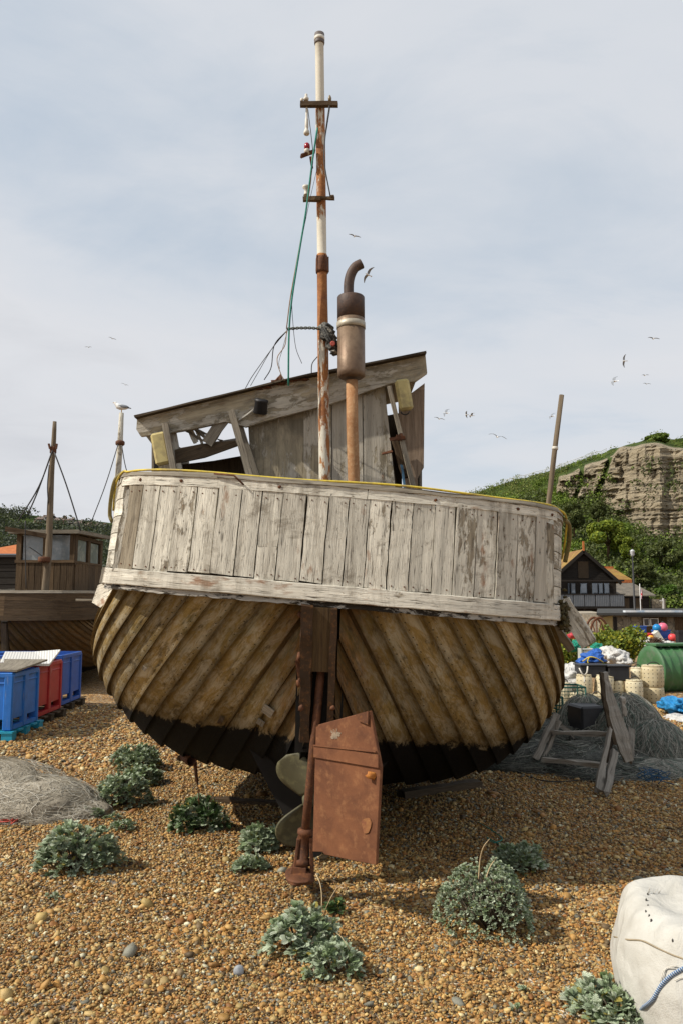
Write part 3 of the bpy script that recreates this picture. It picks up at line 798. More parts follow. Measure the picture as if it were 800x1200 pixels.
# ragged lower-left corner
c_ = bl[4]; bl2 = bl[:4]+[c_.lerp(bl[3], .5)+Vector((0, 0, .004)), c_.lerp(bl[3], .2)+Vector((0, 0, .008)), c_.lerp(bl[3], .17)+Vector((0, 0, .02)), c_+Vector((0, 0, .012))]
mb.plate(bl2, -nb*.022)
blade = mb.build('rudder', RUST, boat, bevel=.003)
mb = MB(); mb.tube([stk(0), stk(.3), stk(.6), stk(.86)], .024, 12); mb.lathe(stk(.80), A1-A0, [(0, .03), (.008, .043), (.03, .043), (.04, .032), (.16, .032), (.165, .045), (.195, .045)], 12); mb.build('rudder_stock', RUSTD, boat)
mb = MB(); mb.beam(bl[4].lerp(bl[0], .80)+nb*.006, bl[2].lerp(bl[1], .10)+nb*.006, .065, .012, nb, 1); mb.beam(bl[4].lerp(bl[0], .845)+nb*.012, bl[2].lerp(bl[1], .27)+nb*.012, .006, .012, nb, 1)
mb.build('strap', RUST, blade)
mb = MB(); mb.blob(bl[2].lerp(bl[4], .11).lerp(bl[1], .03)+nb*.016, (.03, .012, .02), 2, .4, 2.5, seed=3); mb.build('bolt_scale', rustmat('orange_rust', (.5, .2, .04), (.3, .1, .02), sc=30), blade)
mb = MB()
cc = bl[3].lerp(bl[2], .46).lerp(bl[4], .16)+nb*.001; up = e2; rt = e1
ring = [cc+(rt*math.cos(a)*(.030+.006*math.sin(3*a))+up*math.sin(a)*(.045+.008*math.sin(2*a+1))) for a in [i*math.tau/16 for i in range(16)]]
mb.plate(ring, nb*.005); mb.build('scale_patch', rustmat('flaking_rust', (.16, .055, .03), (.30, .14, .05), sc=18), blade)
mb = MB(); mb.plate([bl[0].lerp(bl[1], .78)+nb*.002, bl[1]+nb*.002, bl[1]-up*.07+nb*.002-rt*.0, bl[1]-up*.05-rt*.07+nb*.002], nb*.012); mb.build('gusset_plate', RUSTD, blade)
mb = MB()
cc = bl[4].lerp(bl[0], .9).lerp(bl[1].lerp(bl[2], .3), .36)
ring = [cc+(rt*math.cos(a)*.042+up*math.sin(a)*.034)*(.75+.7*noise.noise(Vector((math.cos(a)*2.2, math.sin(a)*2.2, 3)))+.25*noise.noise(Vector((math.cos(a)*7, math.sin(a)*7, 3)))) for a in [k*math.tau/60 for k in range(60)]]
mb.plate([p-nb*((p-o0).dot(nb)-.0003) for p in ring], nb*.0015)
mb.build('old_paint', plain('grey_paint_flake', (.26, .20, .14), .8, .5, 60, dirt=(.19, .08, .035), dscale=40), blade)
mb = MB(); mb.blob(P(352, 1026, 4.60), (.085, .14, .03), 3, .12, 2, floor=-.02, seed=2); mb.beam(P(350, 1022, 4.55), P(352, 1018, 4.9), .09, .05, n=3, jit=.006)
mb.beam(stk(.84)-Vector((.03, 0, 0)), P(345, 1022, 4.6), .02, .06, (0, 1, 0), 2, .003); mb.beam(stk(.84)+Vector((.035, 0, 0)), P(366, 1022, 4.6), .02, .06, (0, 1, 0), 2, .003)
mb.build('heel_bearing', RUSTD, boat, bevel=.004)
# ---- propeller behind the rudder
pc = P(362, 937, 4.84); mb = MB(); mb.lathe(pc-Vector((0, .10, 0)), (0, 1, 0), [(0, .012), (.03, .035), (.18, .045), (.5, .03)], 14)
prop = mb.build('propeller', BRONZE, boat)
for ang in (117, 243, 0):
    mb = MB(); vs = []; fs = []; nn = 14; mm = 6; a0 = R(ang); dr = Vector((math.cos(a0), 0, math.sin(a0))); tg = Vector((-math.sin(a0), 0, math.cos(a0)))
    for i in range(nn+1):
        q = i/nn; rr = .035+.255*q; wd = .03+.10*math.sin(math.pi*min(1, q*.93+.04))**.7*(.75+.4*q) if q < 1 else .01
        if q > .9: wd *= math.sqrt(max(0, 1-((q-.9)/.1)**2))*.9+.1
        tw = R(52-30*q)
        for j in range(mm+1):
            c = (j/mm-.5)*2*wd; vs.append(pc+dr*rr+tg*c*math.cos(tw)+Vector((0, 1, 0))*c*math.sin(tw)*.8)
    for i in range(nn):
        for j in range(mm): fs.append([i*(mm+1)+j, i*(mm+1)+j+1, (i+1)*(mm+1)+j+1, (i+1)*(mm+1)+j])
    mb.add(vs, fs, None, None, True); o = mb.build('propeller_blade', BRONZE, prop)
    md = o.modifiers.new('Solid', 'SOLIDIFY'); md.thickness = .012
# ---- mast
YM = 5.95
def mp(y): return P(374.3+(y-38)*.0115, y, YM)
ys = [620, 590, 562, 540, 500, 460, 420, 390, 386, 350, 320, 318, 300, 298, 270, 240, 236, 200, 170, 150, 128, 122, 119, 100, 70, 52, 51, 45]
px2r = YM/F
rad = []; tin = []
for y in ys:
    r = 6.6 if y > 385 else 6.2 if y > 318 else 6.9 if 300 <= y <= 318 else 5.8 if y > 122 else 5.4
    if y <= 51: r = 6.0
    g = .0 if y > 540 else .32 if y > 400 else .62 if y > 385 else 1.25 if y > 318 else 1.3 if y >= 300 else .2 if y > 240 else .75 if y > 205 else .45 if y > 170 else .62 if y > 125 else -.4
    if y >= 400: g = .5
    rad.append(r*px2r); tin.append((.5, g, .5))
mb = MB(); mb.tube([mp(y) for y in ys], rad, 16, tint=tin); mast = mb.build('mast', MAST, boat)
mb = MB(); mb.lathe(mp(320), (0, 0, 1), [(0, .048), (.02, .050), (.11, .049), (.13, .045)], 14)
for a in range(5): mb.beam(mp(319)+Vector((math.cos(a*1.3), math.sin(a*1.3), 0))*.05, mp(301)+Vector((math.cos(a*1.3), math.sin(a*1.3), 0))*.05, .008, .008)
mb.build('collar', RUSTD, mast)
mb = MB(); mb.lathe(mp(52), (0, 0, 1), [(0, .040), (.012, .042), (.09, .040), (.092, .036)], 14); mb.build('top_cap', plain('grey_band', (.13, .11, .10), .6, .4, 20), mast)
mb = MB(); mb.lathe(mp(48), (0, 0, 1), [(0, .0425), (.03, .0425)], 14); mb.build('white_band', WHITEP, mast)
mb = MB(); mb.beam(P(352, 122.5, YM-.06), P(396, 122.5, YM-.06), .04, .035, n=4, jit=.002); mb.build('crossbar', BROWNW, mast)
mb = MB(); mb.beam(P(355, 233.5, YM-.06), P(376, 233, YM-.06), .04, .03, n=3, jit=.002); mb.beam(P(374, 232, YM-.06), P(392, 232.5, YM-.06), .025, .02, n=3, jit=.002); mb.blob(P(389, 231, YM-.06), (.02, .02, .018), 2, .3, seed=2); mb.build('crossbar', BROWNW, mast)
mb = MB(); mb.lathe(P(359.5, 158, YM-.05), (0, 0, 1), [(0, .018), (.01, .025), (.03, .022), (.05, .012), (.06, .015), (.13, .013), (.14, .009), (.2, .009), (.27, .008)], 10); mb.build('insulator', WHITEP, mast)
mb = MB(); mb.lathe(P(359, 118, YM-.06), (0, 0, 1), [(0, .018), (.02, .022), (.035, .010), (.05, .012), (.06, .004)], 10); mb.lathe(P(354, 119, YM-.06), (0, 0, 1), [(0, .010), (.02, .014), (.03, .004)], 8); mb.build('insulator', WHITEP, mast)
mb = MB(); mb.lathe(P(386.5, 119, YM-.06), (0, 0, 1), [(0, .012), (.03, .014), (.045, .009), (.055, .003)], 8); mb.build('insulator', plain('brown_ceramic', (.2, .15, .08), .4), mast)
mb = MB(); mb.lathe(P(359, 229, YM-.06), (0, 0, 1), [(0, .022), (.015, .015), (.05, .014), (.06, .028), (.075, .030), (.08, .02)], 12); mb.build('insulator', WHITEP, mast)
mb = MB(); mb.beam(P(353, 183, YM-.05), P(369, 177, YM-.03), .05, .012, n=2, jit=.002); mb.beam(P(364, 184, YM-.04), P(366, 197, YM-.04), .018, .018); lamp = mb.build('lamp_bracket', RUSTD, mast)
mb = MB(); mb.lathe(P(360, 180, YM-.05), (0, 0, 1), [(0, .02), (.03, .024), (.035, .02)], 10); mb.build('mast_lamp', WHITEP, mast)
mb = MB(); mb.lathe(P(360, 175, YM-.05), (0, 0, 1), [(0, .021), (.02, .024), (.04, .022), (.05, .014), (.052, .005)], 12); mb.build('lamp_glass', REDL, mast)
# ropes and wires of the mast
def cord(name, pts, r, mat, n=16, par=None, k=5, tint=None):
    mb = MB(); mb.tube(smooth_path([Vector(p) for p in pts], n), r, k, tint=tint); return mb.build(name, mat, par or boat)
YW = YM-.1
cord('rope', [P(372, 150, YW), P(366, 190, YW), P(359, 245, YW), P(350, 300, YW), P(342, 352, YW), P(339, 386, YW), P(338, 452, YW)], .0075, TEAL, 24)
cord('wire', [P(366, 182, YW), P(364, 215, YW), P(356, 262, YW), P(347, 312, YW), P(340, 352, YW), P(336, 385, YW)], .0045, plain('tan_cord', (.3, .2, .12), .8), 20)
cord('wire', [P(361, 128, YW), P(366, 170, YW), P(367, 188, YW), P(360, 240, YW)], .0035, WIREM)
cord('wire', [P(386, 124, YW), P(381, 160, YW), P(380, 190, YW), P(387, 230, YW)], .0055, WIREM)
cord('wire', [P(387, 126, YW), P(381, 163, YW)], .002, WIREM, 6)
cord('wire', [P(372, 196, YW), P(362, 240, YW), P(352, 290, YW), P(342, 345, YW)], .002, WIREM)
for (x1, y1), r_ in zip(((288, 455), (294, 452), (310, 445)), (.003, .0025, .004)):
    cord('wire', [P(338, 386, YW), P(322, 403+random.random()*3, YW+.1), P(x1+8, y1-14, YW+.2), P(x1, y1, YW+.3)], r_, WIREM)
cord('wire', [P(342, 352, YW), P(343, 372, YW), P(347, 408, YW), P(354, 426, YW)], .0025, WIREM)
cord('wire', [P(336, 388, YW), P(334, 405, YW), P(325, 420, YW), P(330, 440, YW), P(334, 446, YW)], .0035, bpy.data.materials['tan_cord'])
cord('wire', [P(337, 388, YW), P(331, 410, YW), P(327, 425, YW), P(328, 432, YW)], .002, WIREM)
cord('wire', [P(372, 418, YW), P(366, 426, YW), P(365, 438, YW)], .004, WIREM)
mb = MB()
for ph in (0, math.pi):
    pts = []
    for i in range(41):
        q = i/40; c = P(336+46*q, 385.5-1.5*math.sin(q*3)+.5*q, YW); a = q*30+ph
        pts.append(c+Vector((0, math.cos(a), math.sin(a)))*.007)
    mb.tube(pts, .006, 5, tint=(.2+.6*(ph > 1), .5, .5))
mb.build('twisted_rope', plain('grey_cord', (.12, .13, .11), .8, .5, 40), boat)
# cloth bundle tied to the mast
mb = MB()
for i, (x, y, a, b) in enumerate(((382, 384, .05, .035), (384, 392, .055, .05), (388, 398, .04, .05), (391, 405, .05, .045), (381, 390, .03, .05), (392, 412, .03, .03))):
    mb.blob(P(x, y, YM-.08), (a, .04, b), 3, .3, 2.6, tint=(random.random(),)*3, seed=i)
for i in range(9):
    a = random.random()*6; mb.tube(smooth_path([P(376+random.random()*4, 380+random.random()*4, YM-.13), P(384+random.random()*4, 385+i*2, YM-.16), P(392+random.random()*3, 400+random.random()*14, YM-.10)], 10), .008, 5, tint=(random.random(),)*3)
bm_ = NT('tarpaulin_bundle'); bn = bm_.noise(bm_.map(bm_.obj, (9, 9, 22)), 1, 6, .7, 1)
bundle = mb.build('bundle', bm_.fin(bm_.ramp(bn, [(.36, (.015, .015, .014)), (.52, (.05, .05, .045)), (.6, (.34, .32, .27))]), .75, bm_.bump(bn, .6, .02)), boat)
mb = MB(); mb.lathe(P(390, 403.5, YM-.16), (0, -1, 0), [(0, .018), (.02, .02), (.022, .015)], 10); mb.build('red_cap', plain('faded_red', (.35, .06, .04), .6), bundle)
# ---- exhaust
YE = 5.80; e2r = YE/F
def ep(x, y): return P(x, y, YE)
mb = MB(); b0 = ep(411.5, 443); axv = (ep(411, 348)-b0); Lm = axv.length
mb.lathe(b0, axv, [(-.0, .05), (0, .085), (.012, .101), (.05, .103), (.055, .1025), (Lm*.62, .1025)], 28)
mb.lathe(b0+axv*.62, axv, [(0, .1025), (Lm*.10, .1025)], 28)
ex = mb.build('silencer', EXH, boat)
mb = MB(); mb.lathe(b0+axv*.72, axv, [(0, .1023), (Lm*.27, .1023), (Lm*.28, .098), (Lm*.281, .03)], 28); mb.build('silencer_top', SOOT, ex)
mb = MB(); mb.lathe(b0+axv*.60, axv, [(0, .1035), (.001, .1075), (.048, .1075), (.049, .1035)], 28); mb.build('clamp_band', plain('tarnished_band', (.42, .38, .30), .5, .3, 20, metal=.3), ex)
mb = MB(); mb.tube(smooth_path([ep(408.5, 350), ep(408.5, 332), ep(411, 321), ep(416, 313), ep(423.5, 309)], 18), .046*.95/1.15, 14, cap=False)
mb.tube(smooth_path([ep(416, 313.3), ep(423.5, 309)], 5), .036, 14, cap=False); mb.lathe(ep(417, 312.6), ep(423.5, 309)-ep(416, 313), [(0, .001), (.001, .036)], 14)
mb.build('tail_pipe', SOOT, ex)
mb = MB(); mb.tube([ep(412, 446), ep(412.5, 500), ep(414.5, 570), ep(415, 610)], .046*.95, 14, tint=[(.5, 1.1, 0), (.5, .68, 0), (.5, .8, 0), (.5, .9, 0)]); mb.build('exhaust_pipe', TANR, ex)
# ---- wheelhouse
YB = 6.25
wh = MB()
wall_x0, wall_x1 = 176, 492
def pl(name, poly, Y, th, mat, par, tint=None, ua=None, dY=None):
    mb = MB(); mb.plate([P(x, y, Y if dY is None else Y+dY[i]) for i, (x, y) in enumerate(poly)], (0, th, 0), tint=tint, ua=ua); return mb.build(name, mat, par)
wheel = pl('wheelhouse', [(356, 480), (356, 640), (388, 640), (388, 470)], YB+.02, .02, PLY, boat, (.75, .5, .5), (0, 0, 1))
pl('wall_panel', [(291, 497), (300, 640), (356, 640), (356, 482), (325, 489)], YB+.03, .02, PLY, wheel, (.45, .3, .5), (0, 0, 1))
pl('wall_panel', [(389, 470), (389, 640), (426, 640), (424, 462)], YB+.025, .02, PLY, wheel, (.9, .8, .5), (0, 0, 1))
pl('wall_panel', [(425, 463), (427, 640), (470, 640), (450, 452)], YB+.02, .02, PLY, wheel, (.6, .6, .5), (0, 0, 1))
pl('corner_panel', [(466, 458), (469, 470), (497, 449), (496, 548), (489, 560), (489, 640), (480, 640), (468, 520)], YB+.06, .03, wood('brown_panel', (.17, .12, .08), (.28, .21, .15), tone=.2), wheel, None, (0, 0, 1))
pl('fascia', [(161, 490), (300, 455), (400, 433), (498, 416), (500, 437), (486, 447), (458, 449), (385, 474), (330, 488), (288, 500), (265, 494), (224, 503), (200, 507), (165, 511), (160, 503)], YB-.05, .045, PLY, wheel, (.85, .45, .5), P(498, 416, YB)-P(161, 490, YB))
mb = MB(); mb.beam(P(160, 490, YB-.06), P(330, 448, YB-.06), .12, .014, (0, 0, 1), 5, .003); mb.beam(P(330, 448, YB-.06), P(498, 415, YB-.06), .12, .014, (0, 0, 1), 5, .003); mb.build('roof_edge', DARKW, wheel)
mb = MB(); vs = [P(292, 461, YB), P(498, 417, YB), P(498, 417, YB)+Vector((0, 1.6, .05)), P(292, 461, YB)+Vector((0, 1.6, .05))]; mb.plate(vs, (0, 0, .03)); mb.build('roof', GREYW, wheel)
mb = MB(); vs = [P(164, 492, YB), P(225, 477, YB), P(225, 477, YB)+Vector((0, 1.6, .25)), P(164, 492, YB)+Vector((0, 1.6, .25))]; mb.plate(vs, (0, 0, .025)); mb.build('roof', GREYW, wheel)
# leaning posts, shelf and broken boards at the open left side
def bm2(name, a, b, Y, w_, d_, mat, Yb=None, tint=None, n=4, jit=.003, par=None):
    mb = MB(); mb.beam(P(*a, Y), P(*b, Yb or Y), w_, d_, (0, 1, 0), n, jit, tint=tint, end=.008); return mb.build(name, mat, par or wheel)
bm2('post', (271, 481), (298, 575), YB-.10, .05, .05, GREYW); bm2('post', (280, 498), (306, 575), YB-.0, .06, .05, GREYW, tint=(.2, .5, .5))
bm2('post', (194, 497), (208, 575), YB-.09, .045, .05, GREYW); bm2('post', (201, 500), (213, 575), YB+.02, .07, .03, PAINTW, tint=(.3, .5, .5))
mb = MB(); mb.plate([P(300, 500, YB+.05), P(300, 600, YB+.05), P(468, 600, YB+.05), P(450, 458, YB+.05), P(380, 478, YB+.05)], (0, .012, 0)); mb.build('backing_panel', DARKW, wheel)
bm2('broken_board', (243, 520), (268, 483), YB-.02, .09, .03, GREYW, tint=(.3, .5, .5))
pl('shelf', [(205, 527), (236, 520), (276, 516), (279, 522), (240, 536), (206, 543)], YB, .03, DARKW, wheel)
mb = MB(); mb.plate([P(206, 536, YB+.03), P(281, 522, YB+.03), P(281, 515, YB+1.4), P(212, 527, YB+1.4)], (0, 0, .02)); mb.build('shelf', DARKW, wheel)
pl('wall_panel', [(176, 512), (190, 560), (212, 575), (206, 540), (200, 507)], YB+.05, .02, GREYW, wheel, (.2, .4, .5), (0, 0, 1))
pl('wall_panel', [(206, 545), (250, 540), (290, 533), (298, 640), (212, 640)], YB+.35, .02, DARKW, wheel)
pl('broken_board', [(162, 505), (172, 512), (178, 520), (186, 514), (195, 520), (200, 508), (190, 505)], YB-.03, .02, GREYW, wheel, (.4, .5, .5))
for i in range(9):
    x = 228+random.random()*26; y = 497+random.random()*8; bm2('wire', (x-18, y+random.uniform(-2, 2)), (x+random.uniform(4, 10), y+random.uniform(6, 20)), YB+.03+i*.01, .014, .012, GREYW, n=3, jit=.008) if i < 5 else bm2('splinter', (x-8, y), (x, y+18), YB+.06, .02, .01, PAINTW, n=3, jit=.006)
bm2('post', (455, 452), (485, 575), YB-.06, .035, .04, GREYW, tint=(.6, .5, .5)); bm2('post', (462, 515), (474, 560), YB-.0, .05, .03, BROWNW)
bm2('post', (470, 545), (475, 580), YB-.03, .015, .02, plain('blue_strip', (.05, .13, .22), .6))
mb = MB(); mb.beam(P(456, 515, YB-.09), P(474, 513, YB-.09), .03, .02, n=3, jit=.004); mb.blob(P(468, 512, YB-.09), (.03, .015, .03), 2, .3); mb.build('hinge', RUSTD, wheel)
mb = MB(); mb.beam(P(447, 532, YB-.02), P(459, 529, YB-.02), .04, .015, n=2, jit=.003); mb.build('hinge', RUST, wheel)
# side walls and front wall
for x_, m_ in ((178, GREYW), (491, GREYW)):
    mb = MB(); a = P(x_, 505 if x_ < 300 else 455, YB+.13); b = P(x_, 640, YB+.13); mb.plate([a, b, b+Vector((0, 1.5, 0)), a+Vector((0, 1.5, .1))], (.02, 0, 0), ua=(0, 0, 1)); mb.build('side_wall', m_, wheel)
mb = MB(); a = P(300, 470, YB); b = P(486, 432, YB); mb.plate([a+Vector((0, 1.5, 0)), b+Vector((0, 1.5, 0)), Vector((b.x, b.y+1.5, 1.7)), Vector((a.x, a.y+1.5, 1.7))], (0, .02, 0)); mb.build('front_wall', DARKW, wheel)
# float lamps
mb = MB(); mb.box(P(473, 463, YB-.10), (.11, .07, .25), M=Matrix.Rotation(R(-9), 3, 'Y')); mb.build('float_box', CREAMP, wheel, bevel=.018)
mb = MB(); mb.tube([P(474+5*math.cos(a), 482+4*math.sin(a), YB-.1) for a in [i*.6 for i in range(6)]], .005, 5); mb.build('ring', BLACKP, wheel)
mb = MB(); mb.box(P(189, 526, YB-.07), (.12, .07, .26), M=Matrix.Rotation(R(-12), 3, 'Y')); mb.build('float_box', CREAMP, wheel, bevel=.018)
mb = MB(); mb.lathe(P(306, 476, YB-.09), (.15, -.35, 1), [(-.06, .05), (-.055, .055), (.03, .05), (.035, .055), (.05, .054), (.056, .045)], 16); mb.build('deck_lamp', BLACKP, wheel)
bm2('hanger', (280, 492), (300, 478), YB-.08, .012, .006, plain('tin', (.5, .48, .42), .5), n=2)
mb = MB()
for i in range(7): mb.blob(P(300+i*9+random.random()*4, 454-i*1.9+random.random()*2, YB-.06), (.04, .03, .012), 2, .4, 3, seed=i)
mb.beam(P(322, 449, YB-.08), P(330, 441, YB-.08), .03, .03, n=3, jit=.01); mb.beam(P(318, 448, YB-.08), P(344, 446, YB-.08), .014, .03, n=3, jit=.006)
mb.build('roof_debris', RUSTD, wheel)
# hull pole on the right quarter
mb = MB(); a = P(641, 600, 5.15); mb.tube([P(638, 640, 5.15), a, P(649, 530, 5.15), P(657.5, 463, 5.15)], [.018, .0175, .017, .016], 12, tint=(.4, .5, .5)); pole = mb.build('pole', wood('brown_pole', (.13, .095, .06), (.24, .19, .13), tone=.2), boat)
mb = MB(); mb.lathe(P(649.5, 527, 5.15), (.12, 0, 1), [(0, .018), (.002, .021), (.018, .021), (.02, .018)], 12); mb.build('pole_band', WHITEP, pole)
# planks and rope lying under the boat: things of their own
c = G(290, 948); mb = MB(); mb.beam(G(240, 938)+Vector((0, 0, .008)), G(352, 946)+Vector((0, 0, .012)), .10, .045, n=8, jit=.006, end=.02)
solo(mb, 'beam', BROWNW, c, 'grey weathered beam half buried in shingle below the boat hull, behind the propeller', 'beam')
c = G(500, 925); mb = MB(); mb.beam(G(470, 935)+Vector((0, 0, .03)), G(560, 922)+Vector((0, 0, .03)), .12, .06, n=8, jit=.006, end=.02)
solo(mb, 'beam', DARKW, c, 'dark timber beam in the shadow under the right side of the big boat', 'beam')
# ---------------------------------------------------------------- shared bits for plants and foliage
def leafmat(name, rough=.6, trans=.25, sc=30):
    m = NT(name); a = m.n('ShaderNodeAttribute', dict(attribute_name='tint')).outputs['Color']
    m.fin(a, rough, spec=.25)
    tr = m.n('ShaderNodeBsdfTranslucent', Color=m.mix(1.0, a, (1.1, 1.15, .6), 'MULTIPLY'))
    mx = m.n('ShaderNodeMixShader', Fac=trans); m.t.links.new(m.b.outputs[0], mx.inputs[1]); m.t.links.new(tr.outputs[0], mx.inputs[2])
    m.t.links.new(mx.outputs[0], m.out.inputs[0]); return m.mat
LEAF = leafmat('leaves'); SILVER = leafmat('silvery_leaves', .7, .12)
def rot_from(d, roll):
    # matrices with local X along d (n,3)
    d = d/np.linalg.norm(d, axis=1)[:, None]
    ref = np.where(np.abs(d[:, 2:3]) > .95, np.array([[1., 0, 0]]), np.array([[0, 0, 1.]]))
    y = np.cross(ref, d); y /= np.linalg.norm(y, axis=1)[:, None]; z = np.cross(d, y)
    c, s = np.cos(roll)[:, None], np.sin(roll)[:, None]
    y2 = y*c+z*s; z2 = -y*s+z*c
    return np.stack([d, y2, z2], 2)
def leaf_template(lobes=7, w=.24):
    # pinnate leaf, length 1 along X, arching down; lobes toothed
    V = []; Fs = []
    def arch(x): return .16*math.sin(x*2.6)-.10*x*x
    for i in range(lobes):
        x0 = .15+.80*i/lobes; wd = w*math.sin(.55+2.1*i/lobes)
        for sg in (1, -1):
            b = len(V); z = arch(x0)
            V += [(x0-.02, sg*.015, z), (x0+.06, sg*.015, arch(x0+.06)), (x0+.14, sg*wd, z-.02), (x0+.06, sg*wd*1.1, z+.03), (x0+.01, sg*wd*.7, z-.02)]
            Fs += [(b, b+1, b+2), (b, b+2, b+3), (b, b+3, b+4)]
    b = len(V); V += [(0, -.02, 0), (0, .02, 0), (.5, .02, arch(.5)), (.5, -.02, arch(.5)), (.95, .09, arch(.95)), (1.04, 0, arch(1)), (.95, -.09, arch(.95))]
    Fs += [(b, b+3, b+2), (b, b+2, b+1), (b+3, b+6, b+5), (b+3, b+5, b+2), (b+2, b+5, b+4)]
    return np.array(V), np.array(Fs)
LT = leaf_template()
def add_leaves(mb, pos, dirs, size, col, rng, T=LT):
    n = len(pos); M = rot_from(dirs, rng.normal(0, .35, n))
    V = np.einsum('nij,vj->nvi', M, T[0])*size[:, None, None]+pos[:, None, :]
    nv = len(T[0]); Fc = (T[1][None]+(np.arange(n)*nv)[:, None, None]).reshape(-1, 3)
    C = np.repeat(col, nv, axis=0)
    mb.arr(V.reshape(-1, 3), Fc, C)
def rosette_plant(px, py, wpx, hpx, seed, label, tight=.5, green=0.0, dead=False, shape=1.0, dens=1.0, name='silver_plant', leafsz=1.0, group='silvery plants on the shingle'):
    rng = np.random.default_rng(seed); g = G(px, py); Y0 = g.y; k = Y0/F
    rx = wpx*k/2; rz = hpx*k*.82; ry = rx*.85; c = np.array([g.x, Y0+ry*.75, gz(g.x, Y0+ry*.75)])
    mb = MB(); rx *= 1.10; nr = max(4, int(rx*(ry+rz*.6)/.00026*dens)); P_ = []; D = []; S = []; Cc = []
    for i in range(nr):
        # head on an uneven dome
        a = rng.uniform(0, 2*np.pi); q = rng.uniform(0, 1)**.33
        el = math.acos(min(1, q)) ; rr = rng.uniform(tight, 1.0)**.5*1.02*(1+.14*math.sin(3*a+seed))
        h = np.array([math.cos(a)*q*rx*rr, math.sin(a)*q*ry*rr, math.sqrt(max(0, 1-q*q))*rz*rr*shape+.01])
        ax = np.array([h[0]/rx, h[1]/ry, .55+h[2]/max(rz, .01)]); ax /= np.linalg.norm(ax)
        m_ = rng.integers(9, 14); sz = rng.uniform(.030, .046)*leafsz
        base = np.array(PLC[int(rng.integers(0, len(PLC)))]) if rng.random() > green else np.array((.075, .13, .045))
        t1 = np.cross(ax, [0, 0, 1.0]); 
        if np.linalg.norm(t1) < .1: t1 = np.array([1., 0, 0])
        t1 /= np.linalg.norm(t1); t2 = np.cross(ax, t1)
        for j in range(m_):
            b = j*2.4+rng.uniform(0, .4); o = rng.uniform(.25, 1.25)*(.35+.75*j/m_)
            d = ax*math.cos(o)+(t1*math.cos(b)+t2*math.sin(b))*math.sin(o)
            P_.append(c+h-ax*sz*.5); D.append(d); S.append(sz*rng.uniform(.75, 1.2)*(.6+.5*j/m_))
            kk = base*rng.uniform(.75, 1.2)
            if rng.random() < .03: kk = np.array((.30, .26, .06))
            Cc.append(kk)
    add_leaves(mb, np.array(P_), np.array(D), np.array(S), np.clip(np.array(Cc), 0, 1), rng)
    # dark inner stems
    for i in range(max(4, nr//8)):
        a = rng.uniform(0, 6.28); q = rng.uniform(.2, .85)
        mb.tube([c+np.array([0, 0, -.01]), c+np.array([math.cos(a)*q*rx*.6, math.sin(a)*q*ry*.6, rz*.5*(1-q*.5)]), c+np.array([math.cos(a)*q*rx, math.sin(a)*q*ry, rz*math.sqrt(1-q*q)*.9])], .0035, 4, tint=(.12, .10, .07))
    return solo(mb, name, SILVER, Vector((g.x, Y0+ry*.75, c[2])), label, 'plant', group)
PLC = [(.33, .40, .27), (.27, .34, .21), (.40, .46, .33), (.22, .29, .15), (.46, .51, .39), (.31, .37, .25)]
def stalk(pts, label, r=.0028):
    mb = MB(); mb.tube(smooth_path([Vector(p) for p in pts], 14), [r*(1-.5*i/14) for i in range(15)], 5)
    return solo(mb, 'dry_stalk', DRY, pts[0], label, 'stalk')
DRY = plain('straw', (.50, .38, .22), .8, .2, 40)
rosette_plant(157, 905, 54, 30, 11, 'silver green plant behind the big boat corner, farthest back of its row', leafsz=1.25)
rosette_plant(163, 923, 44, 24, 12, 'small silvery plant just in front of the farthest one', leafsz=1.2)
rosette_plant(138, 950, 62, 42, 13, 'silvery green plant beside the tail of the grey net heap', leafsz=1.15)
rosette_plant(78, 1028, 92, 58, 14, 'wide domed silver green plant in front of the grey net heap, leftmost', leafsz=1.25, dens=.9)
rosette_plant(228, 978, 62, 40, 15, 'greener sprawling plant left of the propeller with a dead stem beside it', green=.45, leafsz=1.35, dens=.8)
rosette_plant(105, 960, 26, 12, 16, 'tiny silvery sprig at the tip of the grey net heap', leafsz=.9)
rosette_plant(131, 962, 18, 8, 17, 'very small sprig right of the net tip, between larger plants', leafsz=.7)
rosette_plant(141, 975, 30, 10, 18, 'flat little silver sprig on open shingle between two larger plants', leafsz=.8)
rosette_plant(304, 1003, 48, 34, 19, 'silver green plant just left of the propeller and rudder', leafsz=1.25)
rosette_plant(290, 1026, 38, 18, 20, 'low silvery plant in front left of the one by the propeller', leafsz=1.1)
rosette_plant(350, 1127, 84, 56, 21, 'large silver plant below the rudder, left one of a touching pair', leafsz=1.1)
rosette_plant(393, 1152, 66, 38, 22, 'silver plant below the rudder, right and nearer one of a touching pair', leafsz=1.0)
rosette_plant(393, 1074, 24, 16, 23, 'small dark green plant in the shade behind the front pair', green=1.0, leafsz=1.0)
rosette_plant(579, 1106, 104, 84, 24, 'round bushy silver plant with two dry stalks rising from it', dens=3.4, leafsz=.50, shape=1.0, tight=.80)
rosette_plant(614, 1027, 60, 34, 25, 'dark plant in the boat shadow behind the round bushy one', leafsz=1.2)
rosette_plant(738, 1212, 110, 40, 26, 'silver plant against the foot of the white bulk bag', leafsz=1.1)
rosette_plant(614, 1165, 14, 7, 27, 'tiny sprig alone on shingle right of the round bushy plant', leafsz=.6)
rosette_plant(60, 1056, 18, 6, 28, 'tiny flat sprig below the leftmost domed plant', leafsz=.6)
rosette_plant(708, 1157, 16, 14, 29, 'tiny green sprig touching the left side of the white bag', green=.6, leafsz=.7)
rosette_plant(607, 1190, 16, 6, 30, 'tiny sprig near the bottom edge left of the white bag', leafsz=.6)
rosette_plant(420, 1131, 10, 6, 31, 'tiny sprig right of the front pair of plants', leafsz=.6)
g_ = Vector((0, 3.97, 0))
